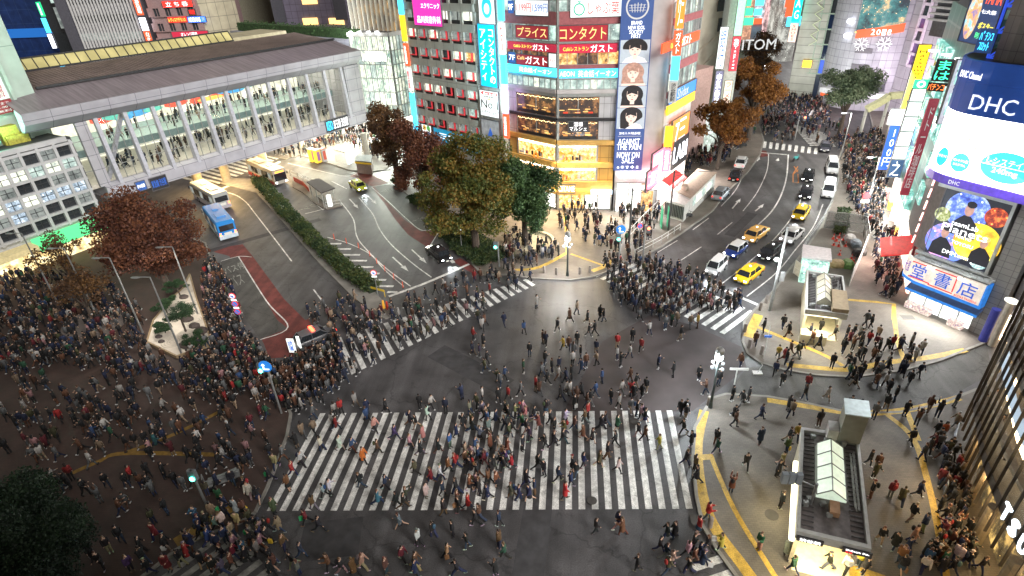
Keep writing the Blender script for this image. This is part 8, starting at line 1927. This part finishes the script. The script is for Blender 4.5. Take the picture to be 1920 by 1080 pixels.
D5 = "50,130o 88,150b 75,180w 197,155n 308,200u 378,55w 565,130b 605,90t 663,140k 495,185k 735,115k 755,130k 672,215k 705,205k 930,75n 957,125g 915,245k 965,300r 1010,205w 1100,175g 1135,155e 1165,150t 1185,235k 1240,165t 1280,165y 25,240r 80,275k 22,320n 60,330v 100,370k 90,415o 200,460u 175,490g 340,325k 305,420e 425,375k 465,420k 410,440g 505,400n 500,455w 528,285y 560,285b 605,260k 585,330g 625,340k 580,380w 655,390b 630,415u 575,455k 440,480k 395,540b 375,525r 290,550g 165,590k 220,575r 75,580w 515,575k 545,540w 565,545w 630,555k 712,310n 715,375t 830,280r 830,345w 850,385k 900,335w 745,475u 710,550u 660,610b 590,620k 795,590k 840,620w 855,540w 910,550r 925,560k 905,465b 935,500k 970,560k 990,530k 1060,395n 1145,440k 1290,460k 1400,490k 1325,540b 20,750k 45,620o 75,660g 110,670k 150,700n 200,740k 225,780o 120,830b 170,850w 60,800g 300,660p 260,670t 320,690p 365,680k 300,730e 390,730b 430,650k 480,750k 525,820k 540,700w 590,740b 650,700b 665,670r 740,740k 765,720k 830,740e 640,790b 690,810k 820,830k 775,900k 835,980w 730,945o 640,950n 580,970k 600,1000k 500,1030n 570,1060n 385,960k 420,1000k 340,800v 320,1050k 240,950r 210,940v 140,960k 110,1040b 40,1070p 20,900p 215,870b 985,700k 965,680p 950,780k 985,800b 905,640g 940,660k 1065,850y 1200,760k 1185,660k 1215,680k 1245,830k 1215,940k 1265,965b 1275,1030k 1385,820k 1390,870e"
D6 = "20,320k 150,340k 265,360k 190,420b 380,270b 465,140b 510,75k 620,50k 650,95k 590,220y 625,230r 660,200b 700,210o 715,200k 635,255k 575,310n 655,305k 615,370k 740,450k 755,390r 865,455w 335,455k 390,480k 425,460k 35,530k 75,540k 60,640g 100,715k 345,560k 350,600b 495,560n 650,510k 665,545t 820,600k 490,700n 250,690k 255,755k 410,840k 75,820k 130,850k 120,905k 330,965b 590,880k 610,830t 640,750o 895,270k 985,265k 1010,350k 1060,320k 990,520k 1040,540k 1130,555g 1195,510k 1140,275k 1205,290k 1230,165r 1275,165t 1335,160w 1100,140r 1050,130g 1065,230k 1150,110t 955,190k 1395,190w 1330,220k 1360,230w 1275,300n 1290,320n 1325,370k 1190,380w 1210,420k 1245,460k 1305,540k 1370,590b 1335,700k 1400,790k 1430,760k 1385,320n 770,105n 820,165k 830,70k 905,110k 975,110k 1050,100w 1110,50k 780,140b"
D7 = "320,90w 150,320y 110,330k 90,400o 45,520k 75,470w 65,700k 560,460k 605,480b 590,530o 570,640k 680,640m 740,670o 835,635n 935,300k 970,310O 915,370m 860,430k 965,430n 1010,390k 1030,540k 980,480k 1035,600r 960,560m 1020,680k 955,720k 1060,740k 795,770k 860,830n 620,895k 700,930k 770,950n 730,1010b 870,980k 740,1060k 960,1070k 1040,1010w 805,890t 100,975w 130,1060e 330,1040k 430,1060w 500,1030y 530,1075k 1080,620b 1100,860k 1130,1010k 1060,900k 1180,1060k 895,160b 945,190k 1045,130k 1050,240t"
D8 = "375,110k 450,180w 485,170r 455,260r 440,240w 565,130w 630,215u 630,170n 675,275p 735,165k 785,315v 870,230k 905,250k 970,205w 990,140w 1070,165n 925,140k 1160,85n 1275,90w 335,285t 330,200g 270,300t 235,360k 160,435g 120,480t 85,545k 190,600b 215,520r 265,465w 375,375w 480,375w 550,385u 610,445O 690,395b 20,660k 110,730o 330,710b 290,790m 365,835k 390,640w 425,630w 595,585k 735,595n 690,675c 800,690k 850,660o 870,360p 930,400k 945,320t 900,510o 1030,385k 1095,360u 990,550m 960,640w 1055,630n 1130,620k 1040,545w 1085,500b 1125,480r 1180,410p 1230,425b 1130,300n 1165,250k 1320,370b 1375,380w 1240,600p 1195,700r 1305,650n 1420,450k 1350,230n 1220,270r 1300,200k 1410,290b 1060,740k 1145,720k 1240,800k 1260,770b 815,810g 835,700k 1000,860k 920,910w 1080,980t 1110,860k 1190,925k 1370,800n 1370,920b 1400,980e 140,830t 170,940b 265,980n 20,830k 25,970g 110,1040b 215,1030k 250,1075g 420,1050b 490,1070k 560,1075b 610,1045t 740,1070b 830,1000m 905,1040b 900,1075n 1135,1075k 1350,1075k"
D4 = "20,400w 150,350p 90,280t 120,390w 180,430k 230,425k 265,430r 300,350b 320,425k 345,390g 380,350g 400,405b 425,300g 430,380k 410,300k 510,350k 515,450k 545,460k 570,430k 575,390k 525,330w 390,200g 350,210k 340,150k 210,500k 250,510o 255,590g 160,600g 190,590w 355,560b 395,620w 425,490k 545,550k 585,540k 575,300k 640,340g 700,390w 665,540c 660,500w 690,490k 650,480u 735,570m 780,430w 800,590k 845,470k 870,450u 840,550k 945,430k 925,580p 960,560k 1000,610k 1050,570p 1020,630n 240,690w 275,720k 310,675r 300,710k 370,740k 430,770g 460,710k 520,820b 545,790g 545,710k 565,680r 605,710b 655,740g 640,720k 655,860o 710,820k 785,720g 820,700w 830,690b 880,740o 935,770e 990,700k 1060,750w 885,880k 920,890g 950,880w 1015,880t 960,940n 990,920t 470,980k 520,940k 400,1010k 440,1050k 605,980k 665,920m 620,1030k 710,970k 800,1010r 720,1060m 775,1040k 860,1040k 560,1060v 640,1070k 1000,970p 950,1010k 1040,1000u 1070,950k 990,1050b"
D7b = "10,620k 230,800b 590,1010k 640,950k"
rp_ = random.Random(42)
PPL = []                                     # (pixel x, pixel y, colour key)
for s_, ox, oy, k in ((D5, 880, 560, 3), (D6, 1260, 600, 3), (D7, 1440, 720, 3), (D8, 480, 720, 3), (D4, 0, 600, 2.25)):
    for t in s_.split():
        m = t[-1]; x, y = t[:-1].split(','); PPL.append((ox+float(x)/k, oy+float(y)/k, m))
for x, y, c in ((1166, 1003, 'b'), (1117, 1000, 'k'), (1236, 1035, 'k'), (1258, 1062, 't'), (1195, 1070, 'k'), (1288, 1045, 'w'), (1300, 1055, 'b'), (1325, 975, 'r'), (1308, 1000, 'r'), (1325, 1035, 'k'), (1350, 1030, 'y'), (1315, 1062, 'n'), (1290, 1076, 'k'), (1422, 1030, 'e'), (1158, 990, 'n')): PPL.append((x, y, c))
def inside(p, poly_):
    r = False; n = len(poly_); x, y = p[0], p[1]
    for i in range(n):
        x0, y0 = poly_[i][0], poly_[i][1]; x1, y1 = poly_[i-1][0], poly_[i-1][1]
        if (y0 > y) != (y1 > y) and x < (x1-x0)*(y-y0)/(y1-y0)+x0: r = not r
    return r
CK = 'kkkkkkkkkkkkkkkkkkkknnnnnnnngggggbbbbbwwttooprmmue'
AREAS = [([(0, 500), (90, 520), (200, 530), (270, 590), (270, 650), (330, 690), (420, 690), (430, 760), (250, 700), (120, 680), (0, 700)], 370), ([(0, 690), (120, 670), (260, 690), (440, 750), (530, 790), (500, 900), (430, 960), (250, 880), (150, 850), (0, 850)], 90), ([(395, 490), (430, 520), (470, 640), (520, 700), (640, 640), (650, 720), (560, 780), (440, 740), (350, 680), (400, 640), (375, 540)], 300),
         ([(620, 640), (700, 585), (850, 535), (960, 500), (1000, 525), (900, 590), (740, 660), (660, 720)], 110), ([(1130, 490), (1230, 490), (1320, 530), (1400, 570), (1380, 590), (1310, 585), (1240, 600), (1150, 570)], 165),
         ([(1060, 385), (1240, 385), (1230, 440), (1180, 490), (1080, 450), (1040, 420)], 120), ([(940, 450), (1010, 430), (1050, 480), (1000, 500), (945, 500)], 50), ([(1245, 350), (1300, 290), (1350, 270), (1400, 240), (1420, 250), (1350, 310), (1300, 312), (1262, 355)], 130),
         ([(1425, 195), (1530, 175), (1560, 215), (1545, 235), (1480, 235), (1430, 255)], 260), ([(1440, 250), (1560, 225), (1600, 250), (1640, 260), (1560, 285), (1520, 262), (1450, 275)], 60), ([(1585, 265), (1650, 250), (1665, 330), (1655, 400), (1640, 440), (1600, 400), (1578, 340)], 330), ([(1640, 440), (1672, 440), (1690, 520), (1690, 560), (1650, 560), (1630, 500)], 55),
         ([(505, 292), (560, 275), (600, 255), (690, 228), (740, 240), (735, 300), (705, 300), (650, 270), (560, 298)], 230), ([(850, 775), (1060, 770), (1060, 960), (820, 960)], 35), ([(340, 985), (470, 960), (560, 1060), (520, 1079), (350, 1079)], 26), ([(1480, 130), (1520, 110), (1525, 180), (1490, 190)], 60),
         ([(1540, 620), (1680, 600), (1720, 700), (1600, 740)], 22), ([(1750, 830), (1790, 860), (1830, 1079), (1720, 1079), (1770, 960)], 34), ([(560, 590), (660, 560), (720, 600), (640, 640)], 22), ([(930, 640), (1160, 640), (1150, 760), (900, 760)], 6), ([(1230, 1000), (1340, 1010), (1320, 1079), (1240, 1079)], 6)]
cwq = None
garden = [tuple(p) for p in gd]
blocks = [[tuple(p) for p in c] for c in (c1, c2, cl, ca, cp, ck)]+[garden]
pts = []; cell = {}
def tryadd(px, py, c, md=.42, force=False):
    g = G(px, py); z = 0
    for p, z_ in PAVED:
        if inside(g, p): z = max(z, z_)
    if z: g = G(px, py, z)
    key = (int(g.x//.6), int(g.y//.6))
    for a in (-1, 0, 1):
        for b in (-1, 0, 1):
            for q_ in cell.get((key[0]+a, key[1]+b), ()):
                if (q_-g.to_2d()).length < (.3 if force else md): return False
    if not force and any(inside(g, b_) for b_ in blocks): return False
    cell.setdefault(key, []).append(g.to_2d()); pts.append((g, c)); return True
for x, y, c in PPL: tryadd(x, y, c, force=True)
for poly_, n in AREAS:
    x0, x1 = min(p[0] for p in poly_), max(p[0] for p in poly_); y0, y1 = min(p[1] for p in poly_), max(p[1] for p in poly_); k = 0; tries = 0
    while k < n and tries < n*40:
        tries += 1; x, y = rp_.uniform(x0, x1), rp_.uniform(y0, y1)
        if inside((x, y), poly_) and tryadd(x, y, rp_.choice(CK)): k += 1
camv = Vector((0, 0, CAM_H))
pts.sort(key=lambda t: (t[0]-camv).length)
NIND = 300
ind, rest = pts[:NIND], pts[NIND:]
# ---- where somebody is, in words one can find in the photo
LMK = [(G(420, 905), 'the grey handcart'), (G(388, 948), 'the green pedestrian light'), (G(528, 775), 'the blue arrow sign'), (G(1332, 764), 'the ornate street lamp'), (plan(c1, .5, .5).to_3d(), 'the large subway entrance'), (plan(c1, .8, .0).to_3d(), 'the steel shaft'), (G(1800, 850), 'the fin glass building'), (G(1712, 826), 'the yellow strip fork'),
       (G(235, 852), 'the left yellow fork'), (Vector((-27, 19, 0)), 'the dark evergreen'), (G(1290, 1070), 'the bottom zebra corner'), (G(430, 1030), 'the lower left zebra'), (G(1420, 700), 'the folded board'), (G(1338, 858), 'the wavy yellow strip'), (G(1600, 775), 'the side street kerb'), (G(900, 1030), 'the bottom middle roadway'), (G(700, 1030), 'the bottom left roadway'), (G(1100, 1030), 'the bottom right roadway'), (G(560, 1030), 'the zebra\'s lower left corner'), (G(600, 740), 'the zebra\'s upper left corner'), (G(800, 720), 'the roadway above the zebra\'s left'), (G(1000, 700), 'the junction centre'), (G(1180, 720), 'the worn red asphalt'), (G(330, 790), 'the open brown paving'), (G(560, 640), 'the patrol car')]
DEPTH = ['near edge', 'lower part', 'middle', 'upper part', 'far edge']
def where(g):
    v = (g.to_2d()-BL); ux = (BR-BL); t = v.x/ux.x; yb = BL.y+(BR.y-BL.y)*t; yt = TL.y+(TR.y-TL.y)*t; s_ = (g.y-yb)/(yt-yb)
    if 0 <= t <= 1 and 0 <= s_ <= 1: return 'on bar %d of the near zebra, %s' % (min(33, int(t*33)+1), DEPTH[min(4, int(s_*5))])
    l = min(LMK, key=lambda q_: (q_[0].to_2d()-g.to_2d()).length); d = (g-l[0]); L = math.hypot(d.x, d.y)
    a = math.degrees(math.atan2(d.y, d.x)) % 360
    dr_ = ['right of', 'above right of', 'above', 'above left of', 'left of', 'below left of', 'below', 'below right of'][int(((a+22.5) % 360)//45)]
    return '%s %s' % (dr_, l[1]) if L > .8 else 'beside %s' % l[1]
used_l = set(); bagn = 0
TC = ['k', 'k', 'k', 'k', 'k', 'n', 'n', 'g', 'd', 'd', 't', 'b']
COLS['d'] = ('denim', (.025, .045, .09))
bagm = {k: M('bag_'+k, c, .6, var=.1) for k, c in (('white', (.62, .62, .60)), ('black', (.015, .015, .015)), ('brown', (.25, .13, .06)), ('green', (.03, .35, .12)), ('yellow', (.6, .4, .03)))}
bag_me = {k: MB().box(-.14, .14, -.06, .06, -.36, 0).bar((-.08, 0, 0), (-.04, 0, .12), .01, n=4).bar((.08, 0, 0), (.04, 0, .12), .01, n=4).bar((-.04, 0, .12), (.04, 0, .12), .01, n=4).mesh('bag', m) for k, m in bagm.items()}
pack_me = MB().ell((0, 0, 0), .11, .15, .22, 10, 7).mesh('backpack', cloth)
def heading(g):
    x, y = g.x, g.y
    if y < 38.5 and -22 < x < 9.5: return rp_.choice([0, PI])+rp_.gauss(0, .3)
    return rp_.uniform(0, 2*PI)
for i, (g, ck_) in enumerate(ind):
    on_road = g.z < .05
    for tries in range(60):
        wp = rp_.choices(range(len(PM)), [5, 5, 4, 2, 1, 1, 1, 2, .4] if on_road else [3, 3, 3, 1, 3, 3, 3, 1, .8])[0]; pm = PM[wp]
        kind = rp_.choices(['jacket', 'puffer', 'coat', 'hoodie'], [4, 2, 3, 2])[0]; tk = rp_.choices(['slim', 'wide', 'skirt'], [6, 2, 1.2])[0]; hk = rp_.choices(['short', 'long', 'cap', 'hood'], [6, 4, 1, .4])[0]; tc_ = rp_.choice(TC)
        hat = rp_.choice('kkkgwtmb')
        act = {'walking': 'walking', 'striding': 'striding', 'standing': 'standing', 'phone': 'holding a phone up', 'photo': 'raising both arms'}[pm['name']]
        cn = COLS[ck_][0]; tn = {'slim': 'trousers', 'wide': 'wide trousers', 'skirt': 'skirt'}[tk]; hn = {'short': '', 'long': 'long haired ', 'cap': COLS[hat][0]+' capped ', 'hood': 'hooded '}[hk]
        wh = where(g)
        lab = '%sperson %s, %s %s, %s %s, %s' % (hn, act, cn, kind, COLS[tc_][0], tn, wh)
        if len(lab.split()) > 16: lab = '%sperson, %s %s, %s %s, %s' % (hn, cn, kind, COLS[tc_][0], tn, wh)
        if len(lab.split()) > 16: lab = '%sperson, %s %s, %s' % (hn, cn, kind, wh)
        if lab not in used_l and len(lab.split()) <= 16: break
    used_l.add(lab)
    o = link('person', pm['body']); o.location = g; o.rotation_euler = (0, 0, heading(g)); s_ = rp_.uniform(.93, 1.06)*(.95 if hk == 'long' else 1.0); o.scale = (s_, s_, s_)
    tag(o, lab, 'person', 'people crossing and waiting at the junction')
    def part(nm, me, col):
        c = link(nm, me, o); c.color = (*[v*rp_.uniform(.6, 1.05) for v in col], 1); return c
    part('coat' if kind == 'coat' else 'jacket', pm[kind], COLS[ck_][1]); part('skirt' if tk == 'skirt' else 'trousers', pm[tk], COLS[tc_][1])
    part({'cap': 'hat', 'hood': 'hood'}.get(hk, 'hair'), pm[hk+'_h'], COLS[hat][1] if hk == 'cap' else (COLS[ck_][1] if hk == 'hood' else rp_.choice([(.012, .01, .01), (.02, .012, .01), (.05, .025, .015), (.12, .06, .03)])))
    part('shoes', pm['shoes'], rp_.choice([(.02, .02, .02), (.02, .02, .02), (.5, .5, .5), (.15, .1, .07)]))
    if i < 120: link('eyes', pm['eyes'], o)
    if rp_.random() < .18:
        b_ = part('backpack', pack_me, rp_.choice([COLS[k][1] for k in 'kkkngrou'])); b_.location = pm['j']['ch']+V3(-.22, 0, .03)
    elif rp_.random() < .16 and bagn < 46:
        bc = rp_.choice(['white', 'white', 'black', 'brown', 'green', 'yellow']); bl = '%s bag carried by person in %s %s %s' % (bc, cn, kind, wh)
        if bl not in used_l and len(bl.split()) <= 16:
            used_l.add(bl); bagn += 1; b_ = link('bag', bag_me[bc]); tag(b_, bl, 'bag', 'bags carried across the junction')
            w_ = o.matrix_basis @ (pm['j']['fR'].lerp(pm['j']['wR'], .4)); w_.z -= .10; b_.location = w_; b_.rotation_euler = (0, 0, o.rotation_euler.z)

# ---- the rest of the crowd, one mass of simpler figures
def low_figure(j, skirt=False, coat=False):
    vs, fs, cs = [], [], []
    def add(mb, c): o_ = len(vs); vs.extend(mb.v); fs.extend([tuple(i_+o_ for i_ in f) for f in mb.f]); cs.extend([c]*len(mb.v))
    m = MB(); T = [(j['hip']+V3(0, 0, -.42 if coat else -.08), .15, .19), (j['ch'], .15, .20), (j['sh'], .12, .21), (j['sh']+V3(0, 0, .05), .05, .08)]
    m.rings([[(p.x+a*math.cos(t*PI/3), p.y+b*math.sin(t*PI/3), p.z) for t in range(6)] for p, a, b in T])
    for nm in 'LR': m.bar(j['s'+nm], j['l'+nm], .07, .055, 5).bar(j['l'+nm], j['w'+nm], .055, .045, 5)
    add(m, 0); m = MB()
    for nm in 'LR': m.bar(j['h'+nm], j['k'+nm], .10, .07, 5).bar(j['k'+nm], j['a'+nm], .07, .05, 5)
    add(m, 1); m = MB(); m.ell(j['hd']+V3(.01, 0, -.01), .095, .08, .12, 7, 5)
    for nm in 'LR': m.bar(j['w'+nm], j['f'+nm], .035, .02, 4)
    add(m, 2); m = MB(); m.ell(j['hd']+V3(-.02, 0, .045), .115, .10, .11, 7, 5)
    if skirt: m.ell(j['hd']+V3(-.07, 0, -.08), .06, .10, .16, 6, 4)
    add(m, 3); m = MB()
    for nm in 'LR': m.beam(j['e'+nm], j['t'+nm], .08, .07)
    add(m, 4)
    tri = []
    for f in fs:
        for k in range(1, len(f)-1): tri.append((f[0], f[k], f[k+1]))
    return np.array([tuple(v) for v in vs]), np.array(tri), np.array(cs)
LOW = [low_figure(j, k % 2 == 0, k % 3 == 0) for k, (nm, j) in enumerate(POSES)]
place = [(g, c) for g, c in rest]
# people walking inside the covered passage, on both levels
for lvl, (z_, ya, yb, n) in enumerate(((zw0+.12, 1.2, 11, 130), (zmid+.02, 5, 13, 70))):
    for k in range(n):
        p = FP.w(rp_.uniform(us[0], us[-1]), -rp_.uniform(ya, yb), z_); place.append((p, rp_.choice('kkkkngkbt')))
for k in range(40):
    kk_ = rp_.randrange(8, N9-6); z_ = rp_.choice((4.35, 9.15, 13.95)); v = cur[kk_]-nrm[kk_]*rp_.uniform(.5, 2.2); place.append((Vector((v.x, v.y, z_)), rp_.choice('krrtbwt')))
av, af, ac_ = [], [], []; off = 0; nr = np.random.default_rng(3)
for g, c in place:
    v, f, cs = LOW[rp_.choices(range(len(LOW)), [4, 4, 3, 1, 3, 3, 2, 1, .3])[0]]
    a = rp_.uniform(0, 2*PI); s_ = rp_.uniform(.93, 1.06); ca_, sa_ = math.cos(a)*s_, math.sin(a)*s_
    vv = np.empty_like(v); vv[:, 0] = v[:, 0]*ca_-v[:, 1]*sa_+g.x; vv[:, 1] = v[:, 0]*sa_+v[:, 1]*ca_+g.y; vv[:, 2] = v[:, 2]*s_+g.z
    dk_ = rp_.uniform(.35, .85); pal = np.array([tuple(q_*dk_ for q_ in COLS[c][1]), tuple(q_*dk_ for q_ in COLS[rp_.choice(TC)][1]), (.50, .32, .23), rp_.choice([(.012, .01, .01), (.02, .012, .01), (.06, .03, .02), (.3, .3, .3) if rp_.random() < .1 else (.015, .01, .01)]), rp_.choice([(.02, .02, .02), (.5, .5, .5)])])
    av.append(vv); af.append(f+off); off += len(v); ac_.append(pal[cs])
av, af, ac_ = np.concatenate(av), np.concatenate(af), np.concatenate(ac_)
cm = bpy.data.materials.new('crowd_cloth'); cm.use_nodes = True; b_ = cm.node_tree.nodes['Principled BSDF']; b_.inputs['Roughness'].default_value = .85
at_ = cm.node_tree.nodes.new('ShaderNodeVertexColor'); at_.layer_name = 'cloth_colour'; cm.node_tree.links.new(at_.outputs[0], b_.inputs['Base Color'])
me = np_mesh('crowd', av, af, cm); ca__ = me.color_attributes.new('cloth_colour', 'FLOAT_COLOR', 'POINT'); buf = np.ones((len(av), 4), np.float32); buf[:, :3] = ac_; ca__.data.foreach_set('color', buf.ravel())
crowd = link('crowd', me); tag(crowd, 'dense distant crowd filling the left plaza, far crossings, pavements and the covered passage', 'crowd', kind='stuff')
# ================================================================ THE BUILDING UNDER THE CAMERA AND ITS NEIGHBOUR (unseen, put in to shade the plaza)
vb = MB(); vb.box(-34, 12, -45, -1.5, 0, 31.2)
tag(vb.obj('viewpoint_building', conc), 'plain concrete building whose roof edge is the viewpoint', 'building')
vb = MB(); vb.box(-120, -16, -40, 1.0, 0, 52)
tag(vb.obj('shade_tower', conc), 'tall station tower shading the left plaza', 'building')
# ================================================================ LIGHT FROM THE SHOPS, SCREENS AND BANNER FLOODS, WITH FILL LAMPS ADDED
def area(name, loc, to, e, sx, sy, col):
    la = bpy.data.lights.new(name, 'AREA'); la.energy = e; la.shape = 'RECTANGLE'; la.size = sx; la.size_y = sy; la.color = col
    lo = link(name, la); lo.location = loc; lo.rotation_euler = (Vector(to)-Vector(loc)).to_track_quat('-Z', 'Y').to_euler(); return lo
area('cosmetics_shop_light', F2.w(3, .9, 4.2), F2.w(3, 9, 0), 1500, 8, 1.5, (1, .72, .38))
area('cosmetics_shop_light', F1.w(5, .9, 4.2), F1.w(5, 9, 0), 900, 7, 1.5, (1, .72, .38))
area('display_window_light', F2.w(2, 1.2, 9), F2.w(2, 14, 0), 1500, 8, 3, (1, .82, .5))
area('banner_flood_light', F3.w(3, 1.0, 5.5), F3.w(3, 9, 0), 1500, 5, 1, (.95, 1, 1))
area('side_shop_light', F4.w(9, 1.2, 3.2), F4.w(9, 8, 0), 2200, 16, 1.5, (1, .9, .85))
area('bookshop_light', F8.w(3, 1.3, 2.2), F8.w(3, 8, 0), 600, 6, 1, (1, .98, .9))
area('souvenir_shop_light', F9.w(2, 1.6, 2.8), F9.w(2, 8, 0), 900, 7, 1.5, (1, .85, .75))
area('big_screen_light', F8.w(3, 1.4, 17), F8.w(-4, 22, 0), 3600, 9, 5, (.95, .97, 1))
area('street_row_light', FR.w(FR.L*.3, 1.0, 3.0), FR.w(FR.L*.3, 9, 0), 2200, 14, 1.5, (.95, 1, .98))
area('street_row_light', FR.w(0, 1.0, 14), FR.w(-8, 16, 0), 1200, 8, 8, (.9, 1, 1))
area('hall_light', FA.w(4, 1.5, 5), FA.w(4, 12, 0), 9000, 12, 3, (.95, 1, .85))
area('arcade_light', Vector((-52, 132, 4.6)), Vector((-50, 118, 0)), 11000, 30, 2, (1, 1, .88))
v_ = cur[30]-nrm[30]*.3
area('fin_building_floor_light', Vector((v_.x, v_.y, 3.1)), Vector((v_.x-6, v_.y, 0)), 260, 8, 1, (1, .72, .35))
t1 = cc-dv*30
area('tower_fill_light', cc-dv*26+Vector((-10, 0, 6)), cc+Vector((0, 0, 26)), 2600, 4, 4, (.95, .92, 1))  # two lamps added to brighten the round tower, no fixture stands here
area('tower_fill_light', cc-dv*26+Vector((10, -2, 6)), cc+Vector((0, 0, 26)), 2600, 4, 4, (1, .85, 1))
area('wing_fill_light', FW.w(2, 16, 6), FW.w(2, 0, 26), 1300, 3, 3, (.9, 1, .9))  # added lamp, brightens the stone wing
area('head_street_light', Vector((70, 190, 12)), Vector((68, 185, 0)), 2500, 12, 30, (1, .95, .9))
area('terrace_light', FA.w(0, 2, zK+3), FT.w(FT.L*.7, 0, FT_top-4), 1200, 2, 2, (1, 1, 1))
area('office_fill_light', FB.w(3, 5, 13), F5.w(F5.L*.5, 0, 15), 5000, 8, 10, (.9, 1, .88))  # lamp added to lift the dark grey office facade
area('neon_column_light', F5.w(F5.L+1, 2.5, 20), F5.w(F5.L*.4, 0, 20), 700, 1, 12, (.6, .9, 1))
